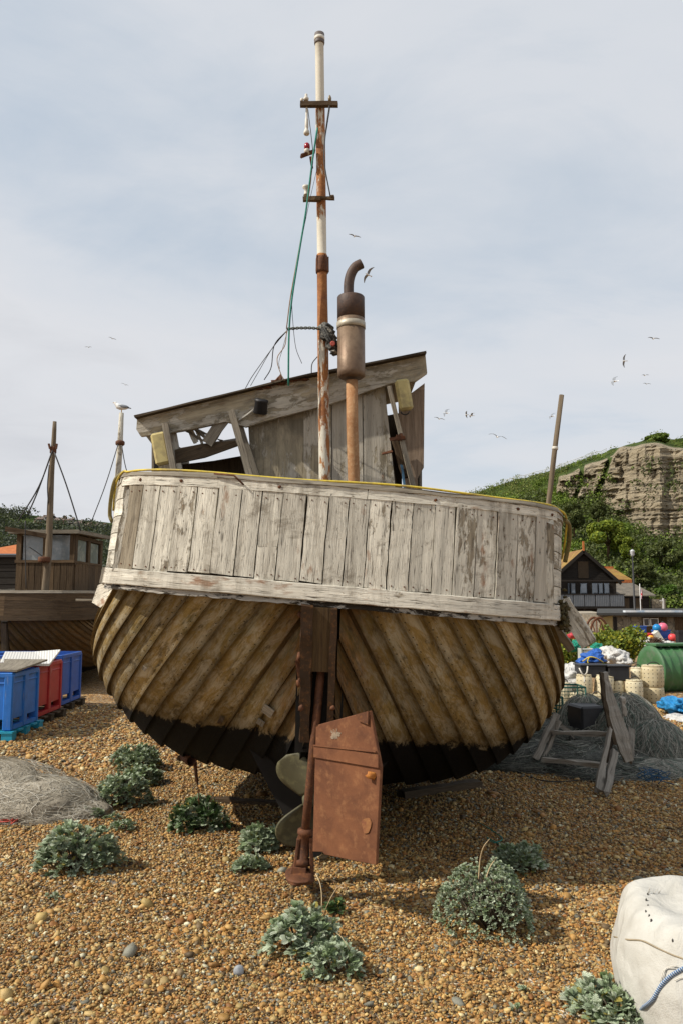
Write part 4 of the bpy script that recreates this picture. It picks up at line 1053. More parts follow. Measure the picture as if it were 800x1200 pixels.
stalk([P(560, 1030, g_.y), P(562, 1006, g_.y), P(566, 992, g_.y-.02), P(573, 983, g_.y-.02)], 'pale dry forked stalk on the round bushy plant, taller of two')
stalk([P(569, 1028, g_.y), P(574, 1015, g_.y), P(581, 1005, g_.y)], 'short dry stalk on the round bushy plant')
stalk([G(376, 1082), P(383, 1062, 4.0), P(392, 1044, 4.0), P(401, 1035, 4.02), P(413, 1037, 4.05), P(427, 1044, 4.1)], 'long bent dry stalk arching right above the front pair of plants')
stalk([P(401, 1035, 4.02), P(405, 1042, 4.02), P(408, 1050, 4.02)], 'short side twig hanging from the arching dry stalk', .0018)
stalk([P(370, 1024, 4.1), P(375, 1035, 4.05), P(377, 1050, 4.02), P(376, 1080, 3.95)], 'upright dry stalk from the rudder foot down to the front plants')
stalk([G(390, 1092), P(400, 1098, 3.72), P(408, 1110, 3.68), G(410, 1118)], 'dry twig curling over the right side of the front pair', .0022)
stalk([G(176, 968)+Vector((0, 0, .02)), G(190, 963)+Vector((0, 0, .03)), G(206, 967)+Vector((0, 0, .02))], 'pale dead stem on shingle left of the sprawling green plant')
stalk([G(188, 944)+Vector((0, 0, .03)), G(178, 946)+Vector((0, 0, .03)), G(170, 952)+Vector((0, 0, .01))], 'short pale twig between the farthest plants and the boat')
stalk([G(684, 1086)+Vector((0, 0, .03)), G(712, 1088)+Vector((0, 0, .02))], 'brown twig on shingle pointing at the white bag', .004)
# ---------------------------------------------------------------- nets
def netmat(name, c1, c2, sc=60):
    m = NT(name); o = m.obj
    n1 = m.noise(m.map(o, (sc*.25, sc, sc)), 1, 6, .7, 1.2); n2 = m.noise(m.map(o, (sc, sc*.3, sc*.5), (0, 0, 0), (.4, .3, .8)), 1, 6, .7, 1.5)
    n3 = m.noise(m.map(o, (4,)*3), 1, 6, .6)
    v = m.math('ADD', m.math('MULTIPLY', n1, .5), m.math('MULTIPLY', n2, .5))
    col = m.mix(m.step(v, .4, .58), c1, c2); col = m.mix(m.math('MULTIPLY', m.step(n3, .45, .65), .4), col, tuple(c*.5 for c in c1))
    return m.fin(col, .8, m.bump(v, .9, .02), spec=.3)
def netheap(base, lobes, strands, mat, smat, label, seed, cols, rstr=.0013, name='fishing_net', group=None, drape=0.0):
    rnd = random.Random(seed); mb = MB()
    for i, (x, y, rx, ry, h) in enumerate(lobes): mb.blob((x, y, gz(x, y)-.02), (rx, ry, h), 4, .10, 2.2, tint=(.5, .5, .5), seed=seed+i, floor=gz(x, y)-.03)
    e = thing(name, label, 'net', base, group); mb.build('net_bulk', mat, e)
    mb = MB()
    for i in range(strands):
        x, y, rx, ry, h = lobes[rnd.randrange(len(lobes))]; a = rnd.uniform(0, 6.28); el = rnd.uniform(0, 1.2)
        b = rnd.uniform(-1.5, 1.5); pts = []; L = rnd.uniform(.3, 1.3); r_ = rnd.uniform(.985, 1.085)
        if rnd.random() < drape: el = rnd.uniform(.9, 1.45); b = -1.57+rnd.gauss(0, .18); L = rnd.uniform(.7, 1.5); a = rnd.uniform(2.6, 6.8)
        for j in range(9):
            q = j/8*L; aa = a+q*math.cos(b)+.1*math.sin(q*9+i); ee = max(-.05, min(1.5, el+q*math.sin(b)))
            pts.append(Vector((x+rx*r_*math.cos(ee)*math.cos(aa), y+ry*r_*math.cos(ee)*math.sin(aa), gz(x, y)-.02+max(.01, h*(r_+.02)*math.sin(ee)*1.0))))
        mb.tube(pts, rstr*rnd.uniform(.6, 1.6), 3, tint=cols[rnd.randrange(len(cols))], cap=False)
    mb.build('twine', smat, e); return e
TW = tinted('twine', .7, .3, 30, 0, .2)
netheap(G(20, 950), [(-2.95, 6.75, .75, .55, .36), (-2.45, 6.55, .55, .40, .27), (-2.12, 6.45, .32, .24, .13), (-3.3, 6.3, .4, .3, .14)], 3200,
        netmat('pale_nylon_net', (.22, .19, .14), (.50, .45, .36)), TW, 'mound of pale grey nylon net on shingle at the left edge', 3, [(.56, .52, .43), (.44, .40, .32), (.64, .61, .53), (.32, .28, .21)])
mb = MB(); c = G(6, 968)
for i in range(5): mb.tube(smooth_path([c+Vector((random.uniform(-.05, .12), random.uniform(-.06, .1), .02+random.random()*.03)) for _ in range(5)], 12), .004, 5)
solo(mb, 'cord', plain('red_cord', (.45, .06, .04), .7), c, 'tangle of red cord at the front of the pale net mound', 'cord')
# ---------------------------------------------------------------- white bulk bag, bottom right
bagm = NT('woven_sack'); o_ = bagm.obj
fn = bagm.noise(bagm.map(o_, (6, 6, 6)), 1, 6, .6, .6); wv = bagm.vor(bagm.map(o_, (170,)*3), 1); wr = bagm.noise(bagm.map(o_, (5, 5, 2.2), (2, 1, 4)), 1, 3, .5, 1.8)
bc = bagm.mix(bagm.step(fn, .35, .7), (.43, .415, .37), (.52, .51, .47))
sp = bagm.step(bagm.noise(bagm.map(o_, (28, 28, 28), (4, 4, 4)), 1, 5, .7), .70, .76)
bc = bagm.mix(bagm.math('MULTIPLY', sp, .5), bc, (.34, .28, .20))
BAG = bagm.fin(bc, .75, bagm.bump(bagm.math('ADD', bagm.math('MULTIPLY', wr, .5), bagm.math('MULTIPLY', wv, .03)), .8, .05), spec=.3)
bc_ = Vector((1.62, 3.40, 0)); bag = thing('bulk_bag', 'big white woven bulk bag with a blue stitched strap at the right foreground', 'bag', bc_)
mb = MB(); vs = []; fs = []; NA, NH = 120, 60
def bagp(a, q):
    # q 0 bottom .. 1 top centre
    rx, ry = .46, .38
    sq = (abs(math.cos(a))**3.6+abs(math.sin(a))**3.6)**(-1/3.6)
    prof = [(0, .92, 0), (.12, 1.02, .06), (.35, 1.04, .20), (.58, .98, .34), (.68, .90, .415), (.76, .76, .45), (.86, .45, .445), (1.0, .0, .43)]
    v = hermite([p[0] for p in prof], [(p[1], p[2], 0) for p in prof], q)
    fold = noise.noise(Vector((math.cos(a)*1.6, math.sin(a)*1.6, q*2.2)))*.06+.03*noise.noise(Vector((math.cos(a)*4, math.sin(a)*4, q*5)))+.016*abs(noise.noise(Vector((math.cos(a)*9+q*5, math.sin(a)*9, q*7))))
    z = v.y*(1+.05*math.cos(a-2.5))
    z += .05*noise.noise(Vector((math.cos(a)*v.x*2.5, math.sin(a)*v.x*2.5, 5)))*min(1, q*1.4)
    k = v.x+fold*(1 if v.x > .3 else v.x/.3)
    return Vector((bc_.x+math.cos(a)*sq*rx*k, bc_.y+math.sin(a)*sq*ry*k, max(0, z*.93-.01)))
for j in range(NH+1):
    for i in range(NA): vs.append(bagp(i*math.tau/NA, j/NH))
for j in range(NH):
    for i in range(NA): fs.append([j*NA+i, j*NA+(i+1) % NA, (j+1)*NA+(i+1) % NA, (j+1)*NA+i])
mb.add(vs, fs, None, None, True); mb.build('sack', BAG, bag)
def proj(p):
    u = p.z-EYE; d = p.y*CP+u*SP
    return 400+p.x/d*F, 600-(u*CP-p.y*SP)/d*F
_bp = []
for i in range(140):
    for j in range(70):
        a = 2.2+2.1*i/139; q = j/75; _bp.append((proj(bagp(a, q)), a, q))
def bagpx(px, py, off=.003):
    (_, a, q) = min(_bp, key=lambda e: (e[0][0]-px)**2+(e[0][1]-py)**2+(30 if e[1] < 2.6 else 0))
    p = bagp(a, q); n = (bagp(a+.02, q)-p).cross(bagp(a, q+.01)-p).normalized()
    if n.dot(Vector((0, 0, EYE))-p+Vector((0, 0, 0))) < 0: n = -n
    return p+n*off
mb = MB(); mb.tube(smooth_path([bagpx(x, y, .002) for x, y in ((720, 1098), (735, 1100), (752, 1104), (770, 1110), (787, 1117), (804, 1124), (820, 1132))], 24), .0035, 5); mb.build('seam', plain('sack_seam', (.33, .27, .18), .8), bag)
sm = NT('blue_white_stitching'); sw = sm.wave(sm.map(sm.uv, (1, 1, 1)), 38, 1.2, 2)
STR = sm.fin(sm.ramp(sw, [(.3, (.05, .13, .30)), (.6, (.20, .32, .46)), (.8, (.5, .55, .6))]), .8, sm.bump(sw, .5, .01))
mb = MB(); mb.tube(smooth_path([bagpx(x, y, .006) for x, y in ((748, 1190), (756, 1180), (766, 1170), (776, 1156), (788, 1143), (800, 1135), (815, 1128))], 30), .0095, 7, flat=.6); mb.build('strap', STR, bag)
for k, (x, y) in enumerate(((757, 1048), (757, 1055), (759, 1062), (757, 1068), (761, 1073), (764, 1078), (788, 1101))):
    mb = MB(); mb.blob(bagpx(x, y, .001), (.004, .004, .008), 1, .5, 3, seed=k); mb.build('dark_stitch', plain('dark_thread', (.05, .045, .04), .9) if 'dark_thread' not in bpy.data.materials else bpy.data.materials['dark_thread'], bag)  # dark frayed stitches near the top of the bag
mb = MB()
for k in range(9):
    b = bagpx(758+k*1.5, 1046+k%3, 0); mb.tube([b, b+Vector((random.uniform(-.01, .02), -.005, random.uniform(.01, .03)))], .0012, 3)
mb.build('frayed_edge', WHITEP, bag)
for pts in (((776, 1146), (782, 1135), (794, 1132)), ((774, 1150), (779, 1138), (790, 1136)), ((790, 1150), (798, 1146), (808, 1147))):
    mb = MB(); mb.tube(smooth_path([bagpx(x, y, .008) for x, y in pts], 8), .002, 4); mb.build('loose_thread', WHITEP, bag)
# ---------------------------------------------------------------- left boat and the boat behind it
LB = Vector(((10-400)/F*14.2, 14.35, 0)); LM = Matrix.Translation(LB) @ Matrix.Rotation(R(3), 4, 'Z') @ Matrix.Diagonal((.93, .93, .80, 1))
lb = thing('fishing_boat', 'brown timber fishing boat with a glazed wheelhouse behind the blue crates', 'boat', LB)
o = hull_mesh(LM, wl=.3).build('hull', HULLB, lb); split_smooth(o)
for sg in (1, -1):
    mb = MB(); bulwark_side(mb, LM, ZR+.10, ZR+.60, 3, .0, SMAX-.1, .03, sg, jag=.0, gap=.008); mb.build('bulwark', BROWNW, lb)
belt(LM, ZR, ZR+.11, .06, -SMAX+.2, SMAX-.2).build('rubbing_rail', BROWNW, lb)
belt(LM, ZR+.60, ZR+.66, .09, -SMAX+.2, SMAX-.2, out=-.04).build('cap_rail', GREYW, lb)
deck(LM, ZR+.10).build('deck', DARKW, lb)
mb = MB(); mb.beam(LM @ Vector((0, -.22, 1.6)), LM @ Vector((0, .02, .0)), .1, .1, (0, 1, 0), 4, .004); mb.build('stern_post', DARKW, lb)
mb = MB(); mb.beam(LM @ Vector((0, .4, .12)), LM @ Vector((0, 7, .12)), .14, .24); mb.build('keel', VOID, lb)
# dim shapes under the hull keep it standing
for dx in (-.9, .9):
    mb = MB(); mb.beam(LM @ Vector((dx, 1.6, 0)), LM @ Vector((dx*.95, 1.6, .62)), .14, .14, (0, 1, 0)); mb.build('prop', VOID, lb)
def lbx(px, Y): return (px-400)/F*Y
YW0, YW1 = 14.9, 16.6; xa, xb = lbx(20, YW0), lbx(87, YW0); zt = P(50, 627, YW0).z; zm = P(50, 658, YW0).z; zb = 1.25
mb = MB(); mb.plate([Vector((xa, YW0, zb)), Vector((xb, YW0, zb)), Vector((xb, YW0, zm)), Vector((xa, YW0, zm))], (0, .03, 0), ua=(0, 0, 1))
wh2 = mb.build('wheelhouse', BROWNW, lb)
GLZ = plain('dusty_glass', (.20, .23, .24), .18, .35, 3, dirt=(.30, .31, .30), dscale=4, spec=.8)
def panel(name, a, b, c, d, th, mat, par):
    mb = MB(); mb.plate([Vector(a), Vector(b), Vector(c), Vector(d)], th, ua=(0, 0, 1)); return mb.build(name, mat, par)
for i in range(9):
    x = xa+(xb-xa)*(i+.5)/9; bw = (xb-xa)/9
    mb = MB(); mb.beam((x, YW0-.012, zb), (x, YW0-.012, zm), bw-.01, .02, (0, 1, 0), 2, .002); mb.build('wall_board', BROWNW, wh2)
panel('window', (xa+.10, YW0+.03, zm), ((xa+xb)/2-.05, YW0+.03, zm), ((xa+xb)/2-.05, YW0+.03, zt), (xa+.10, YW0+.03, zt), (0, .01, 0), GLZ, wh2)
panel('window', ((xa+xb)/2+.06, YW0+.03, zm), (xb-.05, YW0+.03, zm), (xb-.05, YW0+.03, zt), ((xa+xb)/2+.06, YW0+.03, zt), (0, .01, 0), GLZ, wh2)
mb = MB()
for x in (xa+.04, (xa+xb)/2, xb-.03): mb.beam((x, YW0, zm-.02), (x, YW0, zt+.02), .09, .05, (0, 1, 0), 2, .002)
mb.beam((xa-.02, YW0-.02, zm), (xb+.02, YW0-.02, zm), .05, .04, (0, 1, 0), 4, .002); mb.build('window_frame', BROWNW, wh2)
# starboard side of that wheelhouse
for i in range(8):
    y = YW0+.06+(YW1-YW0)*(i+.5)/8.4; mb = MB(); mb.beam((xb, y, zb), (xb, y, zm), (YW1-YW0)/8.4-.01, .03, (1, 0, 0), 2, .002); mb.build('wall_board', BROWNW, wh2)
panel('window', (xb-.01, YW0+.18, zm+.02), (xb-.01, YW0+.72, zm+.02), (xb-.01, YW0+.72, zt-.02), (xb-.01, YW0+.18, zt-.02), (-.01, 0, 0), GLZ, wh2)
panel('window', (xb-.01, YW0+.98, zm-.05), (xb-.01, YW0+1.5, zm-.05), (xb-.01, YW0+1.5, zt-.08), (xb-.01, YW0+.98, zt-.08), (-.01, 0, 0), GLZ, wh2)
mb = MB()
for y in (YW0+.08, YW0+.85, YW1-.05): mb.beam((xb, y, zm-.06), (xb, y, zt+.02), .14, .04, (1, 0, 0), 2, .002)
mb.beam((xb, YW0, zm), (xb, YW1, zm), .05, .04, (0, 0, 1), 2, .002); mb.beam((xb, YW0, zt-.03), (xb, YW1, zt-.03), .05, .07, (0, 0, 1), 2, .002); mb.build('window_frame', BROWNW, wh2)
panel('wall_panel', (xa, YW0, zb), (xa, YW1, zb), (xa, YW1, zt), (xa, YW0, zt), (.03, 0, 0), BROWNW, wh2)
panel('wall_panel', (xa, YW1, zb), (xb, YW1, zb), (xb, YW1, zt), (xa, YW1, zt), (0, -.03, 0), DARKW, wh2)
mb = MB(); mb.plate([Vector((xa-.12, YW0-.14, zt+.02)), Vector((xb+.12, YW0-.14, zt+.02)), Vector((xb+.14, YW1+.1, zt+.06)), Vector((xa-.12, YW1+.1, zt+.06))], (0, 0, .07)); mb.build('roof', GREYW, wh2)
mb = MB(); mb.beam(P(8, 620, 14.5), P(56, 628, 14.5), .10, .08, n=4, jit=.01, tint=(.1, .5, .5)); mb.build('boom', BROWNW, lb)
YL = 14.5
mb = MB(); mb.tube(smooth_path([P(52.5, 700, YL), P(57, 650, YL), P(59, 600, YL), P(61, 550, YL), P(63, 523, YL), P(64.5, 494, YL)], 20), [.068, .067, .066, .065, .064, .063, .062, .061, .06, .059, .058, .056, .055, .053, .051, .049, .047, .045, .043, .04, .035], 10, tint=(.3, .5, .5)); ms = mb.build('mast', bpy.data.materials['brown_pole'], lb)
mb = MB(); mb.beam(P(59, 526, YL-.06), P(57.5, 520, YL-.06), .03, .04, (0, 1, 0)); mb.beam(P(66, 526, YL-.06), P(67, 520, YL-.06), .03, .04, (0, 1, 0)); mb.lathe(P(62.5, 531, YL), (0, 0, 1), [(0, .06), (.02, .062), (.10, .062), (.12, .05)], 10); mb.build('mast_band', RUSTD, ms)
for k, pts in enumerate(([(62, 528), (46, 570), (22, 610)], [(61, 530), (45, 575), (33, 603)], [(64, 530), (78, 568), (95, 622)], [(58, 545), (56, 570), (57, 590)], [(57, 658), (45, 648), (33, 640)], [(30, 610), (30, 640), (31, 690)])):
    cord('rope', [P(x, y, YL-.1) for x, y in pts], .013 if k < 3 else .01, WIREM, 10, lb)
mb = MB(); mb.lathe(P(52, 659, YL-.1), (0, 0, 1), [(0, .10), (.02, .11), (.08, .11), (.1, .1)], 10); mb.build('mast_collar', RUSTD, ms)
# third boat, mostly hidden, that carries the perched gull
TB = Vector((lbx(158, 20), 20, 0)); TM = Matrix.Translation(TB) @ Matrix.Diagonal((.8, .8, .74, 1))
tb = thing('fishing_boat', 'dark boat almost hidden behind the big boat, only its pale mast showing', 'boat', TB)
o = hull_mesh(TM).build('hull', HULLB, tb)
for sg in (1, -1):
    mb = MB(); bulwark_side(mb, TM, ZR+.0, ZR+.45, 3, .0, SMAX-.1, .03, sg, jag=.0); mb.build('bulwark', BROWNW, tb)
mb = MB(); mb.tube([P(134, 700, 20), P(138.5, 560, 20), P(141, 520, 20), P(142.7, 484, 20)], [.085, .078, .072, .06], 10, tint=(.3, .4, .5)); m3 = mb.build('mast', PAINTW, tb)
mb = MB(); mb.lathe(P(141, 522, 20), (0, 0, 1), [(0, .09), (.03, .12), (.09, .12), (.12, .09)], 10); mb.build('mast_band', RUSTD, m3)
for pts in ([(139, 520), (124, 568), (108, 610)], [(143, 522), (147, 545), (152, 562)]): cord('rope', [P(x, y, 19.9) for x, y in pts], .012, WIREM, 8, tb)
mb = MB(); mb.plate([P(113, 640, 19.5), P(120, 641, 19.5), P(120, 658, 19.5), P(114, 657, 19.5)], (0, .02, 0)); solo(mb, 'flag', plain('blue_red_cloth', (.06, .08, .30), .8, .2, 5, dirt=(.5, .05, .05), dscale=7), P(116, 657, 19.5), 'small blue and red flag between the left boat and the big boat', 'flag')
# ---------------------------------------------------------------- crates on pallets
def plast(name, c): 
    m = NT(name); n = m.noise(m.map(m.obj, (5, 5, 5)), 1, 8, .65); s2 = m.noise(m.map(m.obj, (40, 6, 3), (2, 2, 2)), 1, 6, .7)
    col = m.mix(m.step(n, .35, .7), c, tuple(x*.7 for x in c)); col = m.mix(m.math('MULTIPLY', m.step(s2, .6, .72), .35), col, (.45, .45, .45))
    return m.fin(col, .45, m.bump(s2, .12, .005), spec=.45)
BLUE = plast('blue_plastic', (.02, .17, .58)); RED = plast('red_plastic', (.42, .025, .03)); CYAN = plast('cyan_plastic', (.02, .33, .50)); BLUE2 = plast('deep_blue_plastic', (.02, .10, .42))
def pallet_box(cx, y0, w_, d_, h, z0, mat, label, rz=0.0, group='plastic pallet boxes beside the left boat'):
    t = thing('pallet_box', label, 'crate', (cx, y0+d_/2, z0), group); M = Matrix.Rotation(rz, 3, 'Z'); C0 = Vector((cx, y0+d_/2, z0))
    def L(x, y, z): return C0+M @ Vector((x, y, z))
    hz = .13*h/.68
    def bx(mb, x, y, z, a, b, c): mb.box(L(x, y, z), (a, b, c), M=M)
    mb = MB()
    for sy in (1, -1): bx(mb, 0, sy*(d_/2-.035), (h+hz)/2, w_-.07, .03, h-hz)
    for sx in (1, -1): bx(mb, sx*(w_/2-.035), 0, (h+hz)/2, .03, d_-.07, h-hz)
    bx(mb, 0, 0, hz+.015, w_-.08, d_-.08, .03); b = mb.build('bin_body', mat, t)
    mb = MB()
    for sy in (1, -1): bx(mb, 0, sy*(d_/2-.022), h-.03, w_-.02, .044, .06); bx(mb, 0, sy*(d_/2-.025), h-.125, w_-.03, .03, .02)
    for sx in (1, -1): bx(mb, sx*(w_/2-.022), 0, h-.03, .044, d_-.10, .06); bx(mb, sx*(w_/2-.025), 0, h-.125, .03, d_-.10, .02)
    mb.build('rim', mat, t, bevel=.008)
    for sx in (-1, 0, 1):
        for sy in (-1, 1):
            mb = MB(); bx(mb, sx*(w_/2-.055), sy*(d_/2-.03), h/2-.01, .11, .062, h-.02)
            mb.build('post', mat, t, bevel=.012)
    for sx in (-1, 1):
        mb = MB(); bx(mb, sx*(w_/2-.028), 0, h/2-.01, .058, .12, h-.02); mb.build('post', mat, t, bevel=.012)
    for sx in (-1, 0, 1):
        mb = MB(); bx(mb, sx*(w_/2-.055), 0, .03, .10, d_-.14, .05); mb.build('skid', mat, t)
    return t
def pallet(cx, y0, w_, d_, z0, mat, label, rz=0.0):
    t = thing('pallet', label, 'pallet', (cx, y0+d_/2, z0)); C0 = Vector((cx, y0+d_/2, z0)); M = Matrix.Rotation(rz, 3, 'Z')
    for i in range(5):
        mb = MB(); mb.box(C0+M @ Vector((0, (i-2)*(d_-.12)/4, .108)), (w_, .13, .022), M=M); mb.build('slat', mat, t)
    for i in (-1, 0, 1):
        for j in (-1, 0, 1):
            mb = MB(); mb.box(C0+M @ Vector((i*(w_/2-.07), j*(d_/2-.07), .055)), (.13, .13, .082), M=M); mb.build('block', mat, t)
    return t
gzz = gz(-4.5, 10)
pallet(-4.52, 9.68, 1.24, 1.0, gzz-.01, CYAN, 'cyan blue plastic pallet under the nearest blue crate')
pallet_box(-4.52, 9.72, 1.17, .86, .68, gzz+.115, BLUE, 'large blue plastic pallet box on the cyan pallet, nearest of the row')
pallet(-4.60, 10.70, 1.24, 1.1, gzz-.01, DARKW, 'dark wooden pallet under the red crate')
pallet_box(-4.60, 10.76, 1.12, 1.0, .70, gzz+.115, RED, 'large red plastic pallet box between two blue ones', R(1.5))
pallet_box(-4.73, 12.0, 1.15, 1.0, .74, gzz+.115, BLUE2, 'blue plastic pallet box behind the red one, farthest of the row', R(2))
pallet(-4.73, 11.92, 1.24, 1.15, gzz-.01, DARKW, 'dark wooden pallet under the farthest blue crate')
pallet_box(-5.85, 11.7, 1.1, 1.0, .78, gzz+.0, RED, 'red plastic pallet box cut by the left edge, behind the row')
pallet_box(-5.75, 13.0, 1.1, .9, .80, gzz+.0, BLUE, 'blue plastic pallet box at the left edge behind a red one')
mb = MB(); a = [P(-30, 786, 9.75), P(20, 787.5, 9.75), P(56, 774.5, 10.7), P(-10, 774, 10.7)]; a[1].z += .0
mb.plate(a, (0, 0, .022)); solo(mb, 'board', GREYW, a[0], 'grey weathered board lying as a lid on the nearest blue crate', 'board')
mb = MB(); pm = NT('white_perforated_plastic'); vo = pm.vor(pm.map(pm.uv, (28, 28, 1)), 1, rnd=0); 
WPP = pm.fin(pm.mix(pm.step(vo, .28, .22), (.68, .67, .63), (.20, .20, .2)), .6)
q = [P(0, 779, 10.3), P(58, 780.5, 10.9), P(71, 763.5, 11.9), P(40, 766, 11.9), P(6, 766, 11.5)]
for i in range(5): q[i] = Vector(q[i])
mb.plate(q, (0, .006, .03)); solo(mb, 'tray', WPP, q[0], 'white perforated plastic tray leaning across the crates', 'tray')
# ---------------------------------------------------------------- broken timber cradle, right
cr = thing('boat_cradle', 'broken silvery timber frame standing in nets right of the big boat', 'frame', G(690, 915))
def sweep(mb, pts, w, h, jit=.004, tint=(.55, .5, .5)):
    n = len(pts); vs = []; fs = []; uvs = []; ou = random.random()*9
    for i, p in enumerate(pts):
        d = (pts[min(i+1, n-1)]-pts[max(i-1, 0)]).normalized(); x = d.cross(Vector((0, 1, 0))).normalized(); z = Vector((0, 1, 0)); ww = w[i]/2
        for a, b in ((-1, -1), (1, -1), (1, 1), (-1, 1)): vs.append(p+x*a*ww+z*b*h/2+Vector([random.uniform(-jit, jit) for _ in range(3)]))
    for i in range(n-1):
        for k in range(4): fs.append([i*4+k, i*4+(k+1) % 4, i*4+4+(k+1) % 4, i*4+4+k]); u = ou+i*.06; v = k*.15; uvs.append([(u, v), (u, v+.15), (u+.06, v+.15), (u+.06, v)])
    fs.append([3, 2, 1, 0]); uvs.append([(0, 0)]*4); e = (n-1)*4; fs.append([e, e+1, e+2, e+3]); uvs.append([(0, 0)]*4)
    mb.add(vs, fs, uvs, tint)
def bmc(name, a, b, Ya, Yb, w_, d_, mat=OLDW, n=5, jit=.008, w1=None, tint=None, up=(0, 1, 0)):
    mb = MB(); mb.beam(P(*a, Ya), P(*b, Yb), w_, d_, up, n, jit, end=.02, w1=w1, tint=tint); return mb.build(name, mat, cr)
bmc('leg', (651, 838), (626, 890), 8.0, 7.9, .06, .05); bmc('leg', (655, 845), (634, 893), 7.95, 7.95, .03, .04)
bmc('top_rail', (647, 858.5), (711, 860), 7.9, 7.6, .04, .05); bmc('bottom_rail', (634, 890), (709, 897), 7.9, 7.4, .04, .05)
bmc('leg', (716, 842), (700, 926), 7.5, 7.0, .03, .04, w1=.05); bmc('leg', (720, 880), (709, 929), 7.35, 6.95, .06, .04, w1=.06)
bmc('leg', (718, 860), (705, 900), 7.7, 7.5, .04, .05, DARKW)
bmc('brace', (655, 850), (672, 862), 8.0, 8.0, .04, .03); bmc('brace', (652, 846), (668, 858), 8.05, 8.05, .03, .03, BROWNW)
mb = MB(); pts = [P(708, 788, 7.6), P(712, 808, 7.55), P(717, 830, 7.5), P(724, 852, 7.45), P(731, 876, 7.4), P(736, 892, 7.4)]
sp_ = smooth_path(pts, 16); sweep(mb, sp_, [.035+.085*math.sin(min(1, i/11)*1.57)*(1 if i < 13 else 1-(i-12)*.14) for i in range(17)], .05, .006)
mb.build('curved_knee', OLDW, cr)
mb = MB()
sweep(mb, [p+Vector((-.035-.045*min(1, i/9), -.012, 0)) for i, p in enumerate(sp_[:14])], [.03]*14, .055, .006)
mb.build('dark_edge', DARKW, cr)  # darker strip along the left edge of the knee
bmc('brace', (739, 854), (736, 893), 7.55, 7.4, .06, .04); bmc('brace', (729, 817), (731, 840), 7.7, 7.7, .035, .03)
# ---------------------------------------------------------------- nets on the right
NETD = netmat('grey_green_net', (.045, .043, .034), (.26, .245, .20), 40); NETK = netmat('dark_net', (.025, .027, .022), (.11, .11, .09), 40)
cg = [(.38, .36, .30), (.26, .25, .21), (.17, .18, .15), (.45, .43, .37), (.14, .20, .16)]
netheap(G(760, 900), [(3.12, 9.0, .45, .5, .62), (3.30, 8.6, .36, .50, .42), (3.62, 8.6, .45, .5, .15), (2.78, 9.3, .36, .35, .58), (3.15, 8.1, .55, .42, .12)], 4200, NETD, TW, 'tall grey green heap of fishing net right of the broken timber frame', 21, cg, .0022, drape=.6)
netheap(G(650, 905), [(2.0, 8.3, .62, .5, .22), (2.6, 8.4, .6, .6, .20), (1.75, 8.4, .3, .35, .12), (2.5, 7.9, .5, .4, .10), (2.3, 9.3, .7, .5, .34), (2.85, 8.9, .45, .4, .34)], 2600, NETK, TW, 'low dark tangle of net lying through the broken timber frame', 22, [(.11, .14, .11), (.08, .08, .07), (.30, .29, .24), (.17, .17, .14)], .0022)
mb = MB(); c = P(684, 855, 8.7); mb.box(P(690, 845, 9.0), (.36, .34, .36), rz=.2); solo(mb, 'tub', BLACKP, P(690, 860, 9.0), 'black plastic tub half hidden behind the timber frame', 'tub', bevel=.02)
for (px, py, sz), lb_ in zip(((700, 886, .06), (686, 873, .05), (765, 916, .12)), ('blue scrap of twine inside the timber frame', 'blue scrap behind the frame rails, left one', 'dull blue tangle of twine at the front of the grey green net')):
    mb = MB(); c = G(px, py+6)
    for i in range(12): mb.tube(smooth_path([c+Vector((random.gauss(0, sz*.6), random.gauss(0, sz*.5), .03+random.random()*sz)) for _ in range(4)], 8), .004, 4)
    solo(mb, 'twine_scrap', plain('blue_twine', (.03, .09, .17), .7), c, lb_, 'twine')
# a line of cord along the shingle
mb = MB(); mb.tube(smooth_path([G(x, y)+Vector((0, 0, .02)) for x, y in ((600, 905), (640, 918), (690, 915), (706, 906), (716, 912), (718, 922))], 30), .006, 5); solo(mb, 'cord', WIREM, G(640, 918), 'dark cord running over shingle in front of the timber frame', 'cord')
mb = MB(); mb.tube(smooth_path([G(x, y)+Vector((0, 0, .015)) for x, y in ((560, 966), (575, 975), (588, 986), (578, 990), (570, 984), (592, 996))], 30), .004, 5); solo(mb, 'cord', TEAL, G(580, 985), 'thin green cord curled on the shaded shingle behind the round plant', 'cord')
# ---------------------------------------------------------------- keep pots (perforated drums)
dm = NT('perforated_plastic'); us = dm.sep(dm.uv)
fx = dm.math('ABSOLUTE', dm.math('SUBTRACT', dm.math('FRACT', dm.math('MULTIPLY', us[0], 16.0)), .5)); fy = dm.math('ABSOLUTE', dm.math('SUBTRACT', dm.math('FRACT', dm.math('MULTIPLY', us[1], 14.0)), .5))
hd = dm.step(dm.math('SQRT', dm.math('ADD', dm.math('MULTIPLY', fx, fx), dm.math('MULTIPLY', fy, fy))), .16, .11)
dn = dm.noise(dm.map(dm.obj, (7,)*3), 1, 7, .65)
dcol = dm.mix(dm.step(dn, .35, .7), (.60, .55, .40), (.46, .39, .24)); dcol = dm.mix(1.0, dcol, dm.ramp(dm.tint[0], [(0, (.75, .68, .55)), (1, (1.15, 1.15, 1.15))]), 'MULTIPLY')
DRUM = dm.fin(dm.mix(hd, dcol, (.06, .05, .035)), .6, dm.bump(dn, .2, .01))
